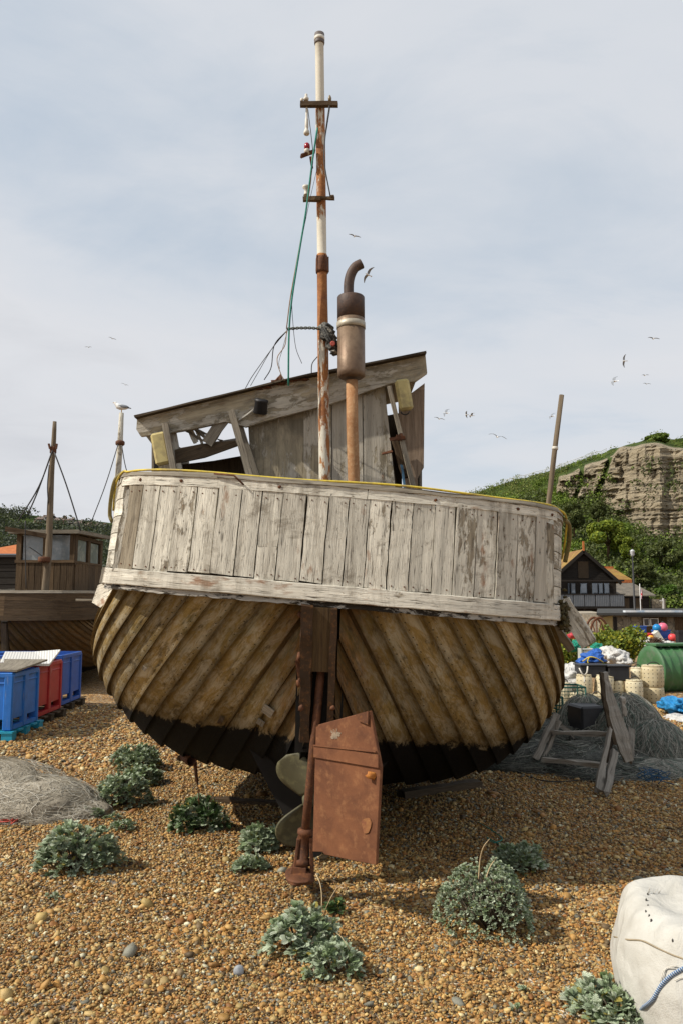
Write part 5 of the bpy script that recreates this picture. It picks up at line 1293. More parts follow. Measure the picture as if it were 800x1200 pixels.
def drum(px, top, bot, wpx, Y, label, tilt=0.0, tint=.8, group='cream perforated keep drums'):
    z1 = P(px, top, Y).z; z0 = P(px, bot, Y).z; x = lbx(px, Y); r = wpx*Y/F/2
    t = thing('keep_drum', label, 'drum', (x, Y, z0), group); h = z1-z0; ax = Vector((math.sin(tilt), .0, math.cos(tilt))); mb = MB()
    mb.lathe((x, Y, z0), ax, [(0, r*.90), (.015, r*.96), (h*.3, r), (h*.7, r), (h*.93, r*.97), (h*.97, r*.88)], 20, tint=(tint, .5, .5)); mb.build('drum_body', DRUM, t)
    mb = MB(); mb.lathe(Vector((x, Y, z0))+ax*h*.96, ax, [(0, r*.90), (.004, r*.93), (.02, r*.93), (.025, r*.8)], 20, tint=(tint*.8, .5, .5)); mb.build('lid', DRUM, t)
    mb = MB(); c = Vector((x, Y, z0))+ax*h; mb.tube(smooth_path([c+Vector((-r*.7, -r*.3, -.01)), c+Vector((-r*.3, -r*.5, .06)), c+Vector((r*.3, -r*.5, .05)), c+Vector((r*.6, -r*.3, -.01))], 8), .008, 4); mb.build('cord_handle', WIREM, t)
    return t
yd = 13.0
drum(672, 813, 832, 20, 12.4, 'cream drum low in front at the left of the drum pile', tint=.7)
drum(690, 815, 836, 18, 12.3, 'dirty cream drum low in front, second in the bottom row', tint=.3, tilt=.1)
drum(679, 791, 813, 18, 13.0, 'small cream drum under the black tubs, left end of the middle row', tint=.7)
drum(700, 792, 817, 21, 13.0, 'tilted cream drum with stained side, second in the middle row', .12, .9)
drum(717, 796, 817, 16, 13.1, 'cream drum directly behind the curved broken plank', -.03, .6)
drum(736, 797, 821, 20, 13.0, 'cream drum with clear rows of holes, right in the middle row', 0, .95)
drum(758, 804, 824, 24, 13.2, 'wide tan drum at the bottom right of the pile', 0, .35)
drum(758, 780, 804.5, 25, 13.2, 'wide tan drum stacked on top at the right end', 0, .45)
drum(740, 783, 798, 14, 13.3, 'small cream drum on top between a black tub and the wide tan drum', 0, .95)
drum(655, 800, 836, 16, 12.8, 'cream drum half hidden by the big boat at the left end', 0, .8)
drum(724, 819, 836, 20, 12.9, 'cream drum low behind the net heap', 0, .5)
# black tubs on top
for (a, b, t_, u_, lb_) in ((676, 706, 779, 793, 'black plastic box on top of the drums, left of the two'), (708, 733, 780, 797, 'black ribbed plastic box on top of the drums, right of the two')):
    Y = 13.0; mb = MB(); c = P((a+b)/2, (t_+u_)/2, Y+.15); mb.box(c, ((b-a)*Y/F, .32, (u_-t_)*Y/F), rz=.05)
    e = thing('black_box', lb_, 'box', c-Vector((0, 0, .1))); mb.build('box_body', BLACKP, e, bevel=.02)
    mb = MB(); mb.box(c+Vector((0, 0, (u_-t_)*Y/F/2)), ((b-a)*Y/F+.03, .35, .025), rz=.05); mb.build('lid', BLACKP, e, bevel=.006)
mb = MB(); c = P(684, 792, 12.75); mb.tube(smooth_path([P(678, 783, 12.75), P(681, 789, 12.7), c, P(684, 800, 12.72)], 10), .012, 5); mb.tube(smooth_path([P(688, 781, 12.75), P(687, 788, 12.7), c], 8), .012, 5)
solo(mb, 'cord', WHITEP, c, 'white cord bridle hanging over the left black box', 'cord')
# bags and tarps
def sack(name, parts, mat, base, label, cat, seed, group=None, nz=.22):
    mb = MB()
    for i, (x, y, Y, rx, ry, rz) in enumerate(parts): mb.blob(P(x, y, Y), (rx, ry, rz), 4, nz, 2.4, tint=(.5, .5, .5), seed=seed+i)
    return solo(mb, name, mat, base, label, cat, group)
def crumple(name, c, rough=.5):
    m = NT(name); n = m.noise(m.map(m.obj, (7, 7, 7)), 1, 5, .6, 1.6); n2 = m.noise(m.map(m.obj, (3, 3, 3)), 1, 4, .6)
    return m.fin(m.mix(m.step(n2, .35, .65), c, tuple(x*.75 for x in c)), rough, m.bump(n, 1.0, .08), spec=.4)
WSACK = crumple('white_sacking', (.66, .65, .62)); BTARP = crumple('blue_tarp', (.02, .12, .48), .45); LTARP = crumple('light_blue_tarp', (.02, .26, .60), .45); GSACK = crumple('green_netting', (.01, .24, .16), .8)
sack('sack', [(664, 796, 13.4, .28, .3, .20), (655, 808, 13.2, .2, .25, .16), (670, 786, 13.6, .18, .2, .12)], WSACK, P(660, 815, 13.3), 'crumpled white sack beside the big boat, left of the drums', 'sack', 40)
sack('sack', [(722, 770, 14.4, .20, .2, .14), (712, 765, 14.6, .14, .2, .12), (730, 775, 14.3, .14, .2, .10)], WSACK, P(722, 780, 14.4), 'crumpled white sack heaped behind the black boxes', 'sack', 44)
sack('tarpaulin', [(693, 772, 13.7, .20, .22, .11), (698, 768, 13.7, .10, .14, .11), (682, 776, 13.7, .10, .15, .06)], BTARP, P(693, 779, 13.7), 'bright blue crumpled tarpaulin with a yellow rope on top of the pile', 'tarpaulin', 50)
cord_ = MB(); cord_.tube(smooth_path([P(682, 775, 13.45), P(690, 770, 13.4), P(697, 771, 13.4), P(706, 776, 13.45)], 14), .011, 5); cord_.tube(smooth_path([P(690, 770, 13.4), P(688, 775, 13.4), P(690, 779, 13.4)], 8), .011, 5)
solo(cord_, 'rope', YROPE, P(690, 775, 13.4), 'yellow rope over the bright blue tarpaulin', 'rope')
sack('tarpaulin', [(790, 826, 11.9, .20, .28, .12), (803, 829, 11.8, .2, .25, .10)], LTARP, G(790, 838), 'light blue tarpaulin bundle at the right edge on the shingle', 'tarpaulin', 54, nz=.3)
sack('sack', [(795, 843, 11.5, .2, .2, .07), (806, 845, 11.3, .2, .2, .07)], WSACK, G(795, 847), 'off white speckled sack in front of the light blue bundle', 'sack', 57)
sack('netting', [(677, 756, 16, .16, .15, .11), (670, 758, 16, .12, .15, .09)], GSACK, P(677, 762, 16), 'bundle of bright green netting above the pile, by the loose plank', 'netting', 60)
sack('netting', [(699, 760, 17, .12, .14, .12)], GSACK, P(699, 765, 17), 'small bundle of dark green netting right of the grey basket', 'netting', 63)
mb = MB(); c = P(671, 745, 18); mb.blob(c, (.13, .12, .07), 3, .15, 2, seed=8); solo(mb, 'buoy', plain('faded_red_buoy', (.45, .04, .05), .5), c, 'flat red float beside the end of the loose plank', 'buoy')
e = thing('basket', 'grey plastic slatted basket behind the blue tarpaulin', 'basket', P(686, 771, 15)); mb = MB()
c = P(686, 766, 15)
for i in range(5): mb.box(c+Vector((0, 0, -.08+i*.04)), (.22, .2, .022))
for sx in (-1, 1): mb.box(c+Vector((sx*.11, 0, 0)), (.02, .22, .2))
mb.build('slatted_body', plain('grey_plastic', (.42, .45, .42), .6), e)
# green creel frames
for (px, py, Y, s_, lb_) in ((664, 829, 11.6, 1.0, 'green mesh creel beside the hull, front of the drum pile'), (640, 838, 10.5, .8, 'dark green mesh creel tucked against the hull')):
    t = thing('creel', lb_, 'creel', P(px, py, Y)); mb = MB(); w_, d_, h_ = .42*s_, .4*s_, .30*s_; o_ = P(px, py, Y)
    cs = [o_+Vector((x*w_/2, y*d_/2, z*h_)) for z in (0, 1) for x, y in ((-1, -1), (1, -1), (1, 1), (-1, 1))]
    for i in range(4): mb.tube([cs[i], cs[(i+1) % 4]], .013, 6); mb.tube([cs[4+i], cs[4+(i+1) % 4]], .013, 6); mb.tube([cs[i], cs[i+4]], .013, 6)
    GRN = bpy.data.materials.get('dark_green_frame') or plain('dark_green_frame', (.01, .07, .05), .6)
    mb.build('frame', GRN, t); mb = MB()
    for f in range(4):
        a, b = cs[f], cs[(f+1) % 4]
        for i in range(1, 9): q = a.lerp(b, i/9); mb.tube([q, q+Vector((0, 0, h_))], .003, 3, cap=False)
        for i in range(1, 6): mb.tube([a+Vector((0, 0, h_*i/6)), b+Vector((0, 0, h_*i/6))], .003, 3, cap=False)
    mb.build('mesh_sides', GRN, t)
# ---------------------------------------------------------------- green tank
tk = P(762, 785, 14.9); tax = Vector((1, .22, 0)).normalized(); rt = .415; tk.z = gz(4, 15)+rt
GT = plain('green_tank_plastic', (.05, .145, .055), .55, .3, 2.5, dirt=(.085, .14, .08), dscale=5)
t = thing('tank', 'big ribbed green tank lying on its side at the right edge', 'tank', (tk.x, tk.y, tk.z-rt))
mb = MB(); pr = [(0, .02), (.0, rt*.9), (.02, rt)]; h = .02
for i in range(9): pr += [(h+.01, rt), (h+.10, rt), (h+.12, rt*1.035), (h+.15, rt*1.035), (h+.17, rt)]; h += .17
pr += [(h+.03, rt*.9), (h+.04, .02)]
mb.lathe(tk, tax, pr, 40); mb.build('tank_body', GT, t, bevel=0)
mb = MB(); mb.lathe(tk-tax*.012, tax, [(0, rt*.82), (.0, rt*1.06), (.03, rt*1.08), (.05, rt*1.0)], 40); mb.build('end_rim', GT, t)
mb = MB(); mb.box(tk+tax*.75+Vector((0, -.02, rt+.045)), (1.5, .34, .05), rz=math.atan2(tax.y, tax.x)); mb.build('top_flange', GT, t, bevel=.01)
mb = MB(); mb.box(tk+tax*.25+Vector((0, -.12, rt+.055)), (.2, .06, .05), rz=.2); mb.build('handle', BLACKP, t, bevel=.01)
# ---------------------------------------------------------------- leafy bushes and trees
def foliage(mb, cen, rad, n, size, cols, rng, shell=.55):
    d = rng.normal(size=(n, 3)); d /= np.linalg.norm(d, axis=1)[:, None]
    r = rng.uniform(shell, 1, n)**.6
    p = d*r[:, None]*np.array(rad)+np.array(cen)
    # card quad (slightly folded)
    nrm = d+rng.normal(0, .55, (n, 3)); nrm /= np.linalg.norm(nrm, axis=1)[:, None]
    M = rot_from(np.cross(nrm, rng.normal(size=(n, 3))), rng.uniform(0, 6.28, n))
    T = np.array([(-.5, -.35, 0), (.0, -.45, .08), (.55, 0, 0), (.0, .45, .08), (-.5, .3, 0)])
    s = size*rng.uniform(.5, 1.25, n)
    V = np.einsum('nij,vj->nvi', M, T)*s[:, None, None]+p[:, None, :]
    Fc = (np.array([(0, 1, 2, 3, 4)])[None]+(np.arange(n)*5)[:, None, None]).reshape(-1, 5)
    C = np.array(cols)[rng.integers(0, len(cols), n)]*rng.uniform(.75, 1.2, n)[:, None]
    mb.arr(V.reshape(-1, 3), Fc, np.repeat(C, 5, axis=0))
def bush(name, c, rad, n, size, cols, seed, label, cat='bush', lobes=13, group=None):
    rng = np.random.default_rng(seed); t = thing(name, label, cat, (c[0], c[1], c[2]), group); mb = MB()
    for i in range(lobes):
        a = rng.uniform(0, 6.28); q = rng.uniform(.2, .75); k = rng.uniform(.38, .6)
        cc = (c[0]+math.cos(a)*q*rad[0], c[1]+math.sin(a)*q*rad[1], c[2]+rad[2]*rng.uniform(.35, 1.15))
        tn = rng.uniform(.8, 1.15)
        foliage(mb, cc, (rad[0]*k, rad[1]*k, rad[2]*k), n//lobes, size, [tuple(np.array(x)*tn) for x in cols], rng)
    mb.build('crown', LEAF, t); mb = MB()
    for i in range(5):
        a = i*1.3; mb.tube(smooth_path([Vector(c)-Vector((0, 0, rad[2]*.1)), Vector(c)+Vector((math.cos(a)*rad[0]*.25, math.sin(a)*rad[1]*.25, rad[2]*.6)), Vector(c)+Vector((math.cos(a)*rad[0]*.5, math.sin(a)*rad[1]*.5, rad[2]*1.2))], 6), [max(rad)*.018*(1-.12*j) for j in range(7)], 5)
    mb.build('stems', BROWNW, t); return t
YG = [(.20, .24, .03), (.14, .19, .03), (.27, .27, .03), (.10, .15, .03)]
def gp(px, py, Y):
    p = P(px, py, Y); p.z = gz(p.x, p.y); return p
bush('bush', gp(664, 790, 20), (.42, .5, .62), 2600, .075, YG, 70, 'yellow green flowering bush just right of the big boat hull')
bush('bush', gp(738, 790, 21), (.52, .6, .70), 3200, .075, YG, 71, 'largest yellow green bush left of the green tank')
bush('bush', gp(706, 788, 23), (.35, .5, .68), 1800, .075, YG, 72, 'yellow green bush behind the white sack in the middle')
bush('bush', gp(722, 788, 23.5), (.35, .5, .60), 1600, .075, YG, 73, 'low yellow green bush between two larger ones')
# ---------------------------------------------------------------- heap of boxes and buoys before the shed
def fbox(px, py, Y, w_, h_, mat, label, tilt=0.0, rz=.1, group='fish boxes heaped before the shed'):
    c = P(px, py, Y); e = thing('fish_box', label, 'box', c-Vector((0, 0, h_/2)), group); M = Matrix.Rotation(rz, 3, 'Z') @ Matrix.Rotation(tilt, 3, 'Y'); mb = MB()
    mb.box(c-M @ Vector((0, 0, h_*.46)), (w_, w_*.6, h_*.08), M=M)
    for s_ in (1, -1): mb.box(c+M @ Vector((0, s_*w_*.3, 0)), (w_, .02, h_), M=M); mb.box(c+M @ Vector((s_*w_*.5, 0, 0)), (.02, w_*.6, h_), M=M)
    mb.build('box_body', mat, e); mb = MB()
    for s_ in (1, -1): mb.box(c+M @ Vector((0, s_*(w_*.3+.015), h_*.46)), (w_+.05, .03, h_*.12), M=M); mb.box(c+M @ Vector((s_*(w_*.5+.01), 0, h_*.46)), (.03, w_*.6, h_*.12), M=M)
    mb.build('rim', mat, e); return e
Yb = 33
fbox(749.5, 739, Yb, .40, .38, BLUE2, 'deep blue box standing high at the left of the heap')
fbox(740, 747, Yb-.3, .34, .32, LTARP if False else CYAN, 'light blue box with pale mark, leftmost of the heap')
fbox(751, 749, Yb-.2, .42, .30, BLUE2, 'deep blue box under the high blue one')
fbox(774, 744, Yb+.2, .60, .40, BLUE2, 'wide deep blue box in the middle of the heap behind a white one')
fbox(763, 757, Yb, .6, .35, BLUE, 'blue box at the bottom of the heap')
fbox(779, 757, Yb, .55, .32, BLACKP, 'dark box at the bottom right of the heap')
fbox(770, 747, Yb-.6, .48, .20, plain('white_box', (.62, .60, .52), .6), 'cream box tipped on edge in front of the blue ones', 1.0)
def buoy(px, py, Y, r, c, label):
    p = P(px, py, Y); e = thing('buoy', label, 'buoy', p-Vector((0, 0, r)), 'buoys on the heap before the shed'); mb = MB()
    mb.lathe(p-Vector((0, 0, r)), (0, 0, 1), [(r*(1-math.cos(a)), r*math.sin(a)) for a in [i*math.pi/12 for i in range(13)]], 18); mb.build('float_body', plain('buoy_'+str(px), c, .35, .1), e)
    mb = MB(); mb.lathe(p+Vector((0, 0, r*.9)), (0, 0, 1), [(0, r*.35), (r*.3, r*.2), (r*.35, r*.1)], 10); mb.build('buoy_neck', BLACKP, e)
buoy(769, 736, Yb-.2, .17, (.01, .20, .48), 'round bright blue buoy on top of the heap')
buoy(776, 735, Yb+.1, .19, (.70, .14, .22), 'round pink buoy on top of the heap')
buoy(787, 747, Yb-.3, .16, (.72, .07, .07), 'round coral red buoy at the right of the heap')
buoy(762, 748, Yb-.7, .13, (.80, .32, .02), 'small orange buoy among white sacks on the heap')
mb = MB(); c = P(757, 743.5, Yb-.5); mb.blob(c, (.26, .15, .07), 3, .15, 2, seed=3); solo(mb, 'buoy', plain('red_float', (.5, .02, .03), .5), c, 'long flat red float lying on the blue boxes', 'buoy')
sack('sack', [(757, 752, Yb-.8, .30, .25, .16), (753, 758, Yb-1, .25, .25, .16), (764, 756, Yb-.9, .2, .2, .2)], WSACK, gp(757, 760, Yb-.8), 'white sack spilling down the front of the buoy heap', 'sack', 80)
sack('sack', [(779, 754, Yb-.9, .32, .25, .12), (785, 757, Yb-1, .2, .2, .10)], WSACK, gp(780, 760, Yb-.9), 'cream sack at the right foot of the buoy heap', 'sack', 84)
mb = MB(); c = gp(768, 757, Yb-1.2)
for i in range(40): mb.tube(smooth_path([c+Vector((random.gauss(0, .18), random.gauss(0, .15), .25+random.random()*.35)) for _ in range(4)], 6), .012, 3)
solo(mb, 'rope_pile', plain('brown_rope', (.10, .06, .04), .9), c, 'brown tangle of rope in the middle of the buoy heap', 'rope')
fbox(799, 750, 31, .4, .7, BLACKP, 'tall dark bin at the right edge beside the buoy heap')
# dark winch drum and posts left of the shed
wc = P(702, 750, 42); e = thing('winch', 'dark rusty winch wheel before the stone shed', 'winch', (wc.x, wc.y, gz(wc.x, wc.y)))
mb = MB()
for r0, y_ in ((1.15, 0), (1.15, .8)):
    pts = [wc+Vector((math.cos(a)*r0*.45, y_, math.sin(a)*r0)) for a in [i*math.tau/24 for i in range(25)]]; mb.tube(pts, .06, 6)
for i in range(6):
    a = i*math.pi/6; mb.tube([wc+Vector((math.cos(a)*.5, .4, math.sin(a)*1.1)), wc-Vector((math.cos(a)*.5, -.4, math.sin(a)*1.1))], .035, 5)
mb.build('wheel', RUSTD, e)
mb = MB(); mb.lathe(wc-Vector((2.3, 0, .1)), (1, 0, 0), [(0, .5), (.02, .55), (2.0, .55), (2.02, .5)], 16); mb.build('drum', SOOT, e)
mb = MB(); mb.box(wc-Vector((1.0, 0, 1.15)), (3.6, 1.2, .12)); mb.build('base_frame', RUSTD, e)
# ---------------------------------------------------------------- buildings on the right
YH = 75; ZB = gz(20, YH)
def hx(px, Y=YH): return lbx(px, Y)
def hz_(py, Y=YH): return P(400, py, Y).z
TAR = wood('tarred_weatherboard', (.014, .012, .010), (.035, .03, .025), tone=.3, dark=.5)
tl = NT('lichen_tiles'); tn_ = tl.noise(tl.map(tl.obj, (1.2,)*3), 1, 8, .7); tr_ = tl.wave(tl.map(tl.uv, (1, 1, 1)), 3.2, .6, 2, 'Y', 'SAW')
LTILE = tl.fin(tl.mix(tl.step(tn_, .38, .62), (.20, .09, .03), (.30, .20, .035)), .9, tl.bump(tr_, .7, .05))
sl_ = NT('grey_slates'); sn = sl_.noise(sl_.map(sl_.obj, (1.5,)*3), 1, 8, .7)
SLATE = sl_.fin(sl_.mix(sl_.step(sn, .35, .65), (.10, .09, .075), (.19, .165, .13)), .85, sl_.bump(sl_.wave(sl_.uv, 4, .6, 2, 'Y', 'SAW'), .6, .05))
RIDGE = plain('orange_ridge_tiles', (.42, .13, .035), .8, .3, 3)
PANELG = plain('grey_painted_panel', (.11, .125, .145), .6, .25, 2); FRW = plain('white_frames', (.6, .6, .58), .5, .1); DGL = plain('dark_window_glass', (.03, .035, .045), .1, .3, 1, spec=.8)
bh = thing('boathouse', 'black weatherboarded gabled boathouse with grey balcony panels below the cliff', 'building', (hx(686), YH, ZB))
xl, xr, xm = hx(642), hx(720), hx(681.5); ze, zr = hz_(681), hz_(646.5); D_ = 9.0
mb = MB(); mb.plate([Vector((xl, YH, ZB)), Vector((xr, YH, ZB)), Vector((xr, YH, ze)), Vector((xm, YH, zr)), Vector((xl, YH, ze))], (0, D_, 0), ua=(1, 0, 0)); mb.build('wall', TAR, bh)
nb_ = 12
mb = MB()
for i in range(nb_):
    z = ze+(zr-ze)*i/nb_*.96+.05; q = (z-ze)/(zr-ze); a = xl+(xm-xl)*q; b = xr+(xm-xr)*q
    if b-a > .3: mb.beam((a, YH-.03, z), (b, YH-.03, z), .03, (zr-ze)/nb_*.85, (0, 0, 1), 1)
mb.build('weatherboards', TAR, bh)
mb = MB(); mb.box((hx(682), YH-.08, (hz_(658)+hz_(677.5))/2), (hx(688)-hx(676), .06, hz_(658)-hz_(677.5)), tint=(.3, .5, .5)); mb.build('loft_door', DARKW, bh)
ov = .5
for (xe, sg) in ((xl, -1), (xr, 1)):
    mb = MB(); dx = (xe-xm); dz = (ze-zr); k = 1.10
    a = Vector((xm, YH-ov, zr+.06)); b = Vector((xm+dx*k, YH-ov, zr+.06+dz*k)); mb.plate([a, b, b+Vector((0, D_+ov*2, 0)), a+Vector((0, D_+ov*2, 0))], (0, 0, .16), ua=(0, 1, 0)); mb.build('roof', LTILE, bh)
    mb = MB(); mb.beam(a+Vector((0, -.03, -.05)), b+Vector((0, -.03, -.05)), .05, .28, (0, 0, 1)); mb.build('barge_board', TAR, bh)
mb = MB(); mb.box((xm, YH-ov, zr+.5), (.15, .15, .9)); mb.build('finial', RIDGE, bh)
# glazed first floor behind a balcony
mb = MB(); mb.box(((xl+hx(722))/2, YH-1.3, hz_(681)), (hx(722)-xl, 1.0, .16)); mb.build('canopy', TAR, bh)
for a, b in ((663.5, 665), (667, 672), (678, 685.5), (692, 698), (699.5, 704), (706, 711.5)):
    z0, z1 = hz_(695.5), hz_(683.5); mb = MB(); mb.box((hx((a+b)/2), YH-.06, (z0+z1)/2), (hx(b)-hx(a), .1, z1-z0)); f = mb.build('window', plain('blue_grey_frame', (.12, .15, .19), .5) if 'blue_grey_frame' not in bpy.data.materials else bpy.data.materials['blue_grey_frame'], bh)
    mb = MB(); mb.box((hx((a+b)/2), YH-.13, (z0+z1)/2), ((hx(b)-hx(a))-.12, .03, z1-z0-.14)); mb.build('pane', plain('pale_glass', (.13, .16, .20), .1, .4, .8, spec=.8) if 'pale_glass' not in bpy.data.materials else bpy.data.materials['pale_glass'], f)
zb0, zb1 = hz_(711), hz_(697)
mb = MB(); mb.box(((xl+hx(722))/2, YH-.9, zb0-.08), (hx(722)-xl, 1.9, .16)); mb.build('balcony_floor', TAR, bh)
for a, b in ((644, 653), (653.5, 662.5), (663, 675.5), (676, 687.5), (688.2, 704), (704.7, 721)):
    mb = MB(); mb.box((hx((a+b)/2), YH-1.85, (zb0+zb1)/2+.02), (hx(b)-hx(a)-.04, .05, zb1-zb0-.08)); p_ = mb.build('balcony_panel', PANELG, bh)
    mb = MB()
    for i in range(int((b-a)/2)): x = hx(a+1+i*2); mb.box((x, YH-1.885, (zb0+zb1)/2), (.03, .02, zb1-zb0-.1))
    mb.build('panel_rib', plain('pale_rib', (.16, .175, .19), .6) if 'pale_rib' not in bpy.data.materials else bpy.data.materials['pale_rib'], p_)
mb = MB(); mb.box(((xl+hx(722))/2, YH-1.86, zb1+.04), (hx(722)-xl, .12, .08)); mb.build('balcony_rail', TAR, bh)
for px_ in (650, 662, 676, 691, 706, 720):
    mb = MB(); mb.beam((hx(px_), YH-1.7, zb0-.1), (hx(px_), YH-.1, ZB+(.9 if px_ % 2 else 0)), .14, .14, (1, 0, 0)); mb.build('balcony_strut', TAR, bh)
# second roof behind, and the slate annex
x0, x1 = hx(700, 84), hx(734, 84); z0, z1 = hz_(680, 84), hz_(665, 84)
b2 = thing('house', 'building with ochre lichened roof just behind the black boathouse', 'building', ((x0+x1)/2, 84, gz(20, 84)))
mb = MB(); mb.plate([Vector((x0, 84, gz(20, 84))), Vector((x1, 84, gz(20, 84))), Vector((x1, 84, z0)), Vector((x0, 84, z0))], (0, 6, 0)); mb.build('wall', TAR, b2)
mb = MB(); mb.plate([Vector((x0-.2, 83.6, z0)), Vector((x1+.3, 83.6, z0)), Vector((x1-.5, 87, z1)), Vector((x0-.2, 87, z1))], (0, .08, .1), ua=(1, 0, 0)); mb.plate([Vector((x0-.2, 87, z1)), Vector((x1-.5, 87, z1)), Vector((x1+.3, 90.4, z0)), Vector((x0-.2, 90.4, z0))], (0, .08, .1), ua=(1, 0, 0)); mb.build('roof', LTILE, b2)
mb = MB(); mb.beam((x0, 87, z1+.1), (x1-.5, 87, z1+.1), .3, .25); mb.build('ridge', RIDGE, b2)
YA = 78; x0, x1 = hx(720.5, YA), hx(758, YA); z0, z1 = hz_(698, YA), hz_(683.5, YA+3); zg = gz(20, YA)
an = thing('annex', 'low black annex with grey slate roof and orange ridge beside the boathouse', 'building', ((x0+x1)/2, YA, zg))
mb = MB(); mb.plate([Vector((x0, YA, zg)), Vector((x1, YA, zg)), Vector((x1, YA, z0)), Vector((x0, YA, z0))], (0, 6, 0)); mb.build('wall', TAR, an)
mb = MB()
for i in range(9): mb.beam((x0, YA-.03, zg+.2+i*.42), (x1, YA-.03, zg+.2+i*.42), .03, .36, (0, 0, 1))
mb.build('weatherboards', TAR, an)
mb = MB(); mb.plate([Vector((x0, YA-.4, z0-.05)), Vector((x1+.5, YA-.4, z0-.05)), Vector((x1-.6, YA+3, z1)), Vector((x0, YA+3, z1))], (0, .06, .12), ua=(1, 0, 0)); mb.plate([Vector((x0, YA+3, z1)), Vector((x1-.6, YA+3, z1)), Vector((x1+.5, YA+6.4, z0)), Vector((x0, YA+6.4, z0))], (0, .06, .12), ua=(1, 0, 0)); mb.build('roof', SLATE, an)
mb = MB(); mb.beam((x0, YA+3, z1+.2), (x1-.6, YA+3, z1+.2), .4, .3); mb.build('ridge', RIDGE, an)
for px_ in (730, 745): 
    mb = MB(); mb.box((hx(px_, YA), YA-.07, hz_(707, YA)), (.7, .06, 1.0)); f = mb.build('shutter', DARKW, an)
# stone wall beyond
rub = NT('rubble_stone'); rv = rub.vor(rub.map(rub.obj, (2.2, 2.2, 3.2)), 1, out='Color'); rd = rub.vor(rub.map(rub.obj, (2.2, 2.2, 3.2)), 1, 'DISTANCE_TO_EDGE')
RUB = rub.fin(rub.mix(rub.step(rd, .06, .02), rub.ramp(rub.sep(rv)[0], [(0, (.14, .12, .09)), (.5, (.22, .19, .14)), (1, (.30, .26, .18))]), (.08, .07, .055)), .9, rub.bump(rd, .6, .05))
mb = MB(); a, b = hx(761, 80), hx(777, 80); mb.box(((a+b)/2, 80.3, (hz_(702, 80)+gz(20, 80))/2), (b-a, .5, hz_(702, 80)-gz(20, 80))); solo(mb, 'stone_wall', RUB, ((a+b)/2, 80, gz(20, 80)), 'short pale rubble stone wall right of the slate annex', 'wall')
mb = MB(); a = hx(774, 76); mb.beam((a, 76, gz(20, 76)), (a, 76, hz_(701, 76)), .12, .12, (0, 1, 0)); mb.beam((a-.3, 76, hz_(704, 76)), (a+.1, 76, hz_(704, 76)), .08, .08); solo(mb, 'post', FRW, (a, 76, gz(20, 76)), 'white post in front of the rubble stone wall', 'post')
# shed
YS = 55; zs = gz(20, YS); sd = thing('shed', 'long low stone and timber shed with flat felt roof behind the buoys', 'building', (hx(760, YS), YS, zs))
x0, x1 = hx(700, YS), hx(870, YS); zt_ = hz_(721, YS)
mb = MB(); mb.plate([Vector((x0, YS, zs)), Vector((x1, YS, zs)), Vector((x1, YS, zt_)), Vector((x0, YS, zt_))], (0, 5, 0)); mb.build('wall', RUB, sd)
OCH = plain('ochre_render', (.34, .27, .12), .9, .25, 1.5, dirt=(.2, .16, .09), dscale=1)
mb = MB(); mb.plate([Vector((x0-.02, YS-.02, zs)), Vector((hx(714, YS), YS-.06, zs)), Vector((hx(714, YS), YS-.06, zt_-.02)), Vector((x0-.02, YS-.02, hz_(724, YS)))], (0, .05, 0)); mb.build('rendered_wall', OCH, sd)
for i, (a, b, mt, ti) in enumerate(((715, 719, TAR, .5), (726, 734, GREYW, .3), (748, 767, BROWNW, .2), (768, 777, BROWNW, .15), (786, 800, BROWNW, .1), (802, 830, TAR, .5))):
    mb = MB(); nn = max(2, int((b-a)/2))
    for j in range(nn): xx = hx(a, YS)+(hx(b, YS)-hx(a, YS))*(j+.5)/nn; mb.beam((xx, YS-.09, zs), (xx, YS-.09, zt_-.12), (hx(b, YS)-hx(a, YS))/nn-.015, .05, (0, 1, 0), tint=(ti*random.uniform(.4, 1.3), .5, .5))
    mb.build('timber_cladding' if i != 1 else 'door', mt, sd)
for (a, b) in ((749, 756), (757, 766.5)):
    mb = MB(); mb.box((hx((a+b)/2, YS), YS-.14, (hz_(724.5, YS)+hz_(733.5, YS))/2), (hx(b, YS)-hx(a, YS), .08, .53)); f = mb.build('window_frame', FRW, sd)
    mb = MB(); mb.box((hx((a+b)/2, YS), YS-.19, (hz_(724.5, YS)+hz_(733.5, YS))/2), ((hx(b, YS)-hx(a, YS))-.12, .03, .42)); mb.build('pane', DGL, f)
mb = MB(); mb.plate([Vector((x0-.4, YS-.5, zt_)), Vector((x1, YS-.5, zt_)), Vector((x1, YS+5.5, zt_+.25)), Vector((x0+1.6, YS+5.5, zt_+.25))], (0, 0, .16)); mb.build('roof', plain('roof_felt', (.045, .045, .043), .9, .3, 2), sd)
mb = MB(); mb.box((hx(760, YS), YS-.2, zt_+.27), (hx(793, YS)-hx(727, YS), .5, .13)); mb.build('roof_edge', plain('white_sheeting', (.62, .66, .70), .5, .2, 1, dirt=(.15, .30, .50), dscale=.6), sd)
mb = MB(); mb.box((hx(765, YS), YS-.53, zt_-.02), (hx(800, YS)-hx(727, YS), .06, .16)); mb.build('fascia', TAR, sd)
# dark lean-to between boathouse and shed
mb = MB(); a, b = hx(664, 60), hx(701, 60); mb.plate([Vector((a, 60, gz(20, 60))), Vector((b, 60, gz(20, 60))), Vector((b, 60, hz_(721, 60))), Vector((a, 60, hz_(721, 60)))], (0, 3, 0)); e = thing('lean_to', 'dark timber lean-to under the boathouse balcony', 'building', ((a+b)/2, 60, gz(20, 60))); mb.build('wall', DARKW, e)
mb = MB(); mb.plate([Vector((a-.2, 59.6, hz_(720.5, 60))), Vector((b+.2, 59.6, hz_(720.5, 60))), Vector((b+.2, 63, hz_(718, 63))), Vector((a-.2, 63, hz_(718, 63)))], (0, 0, .12)); mb.build('roof', GREYW, e)
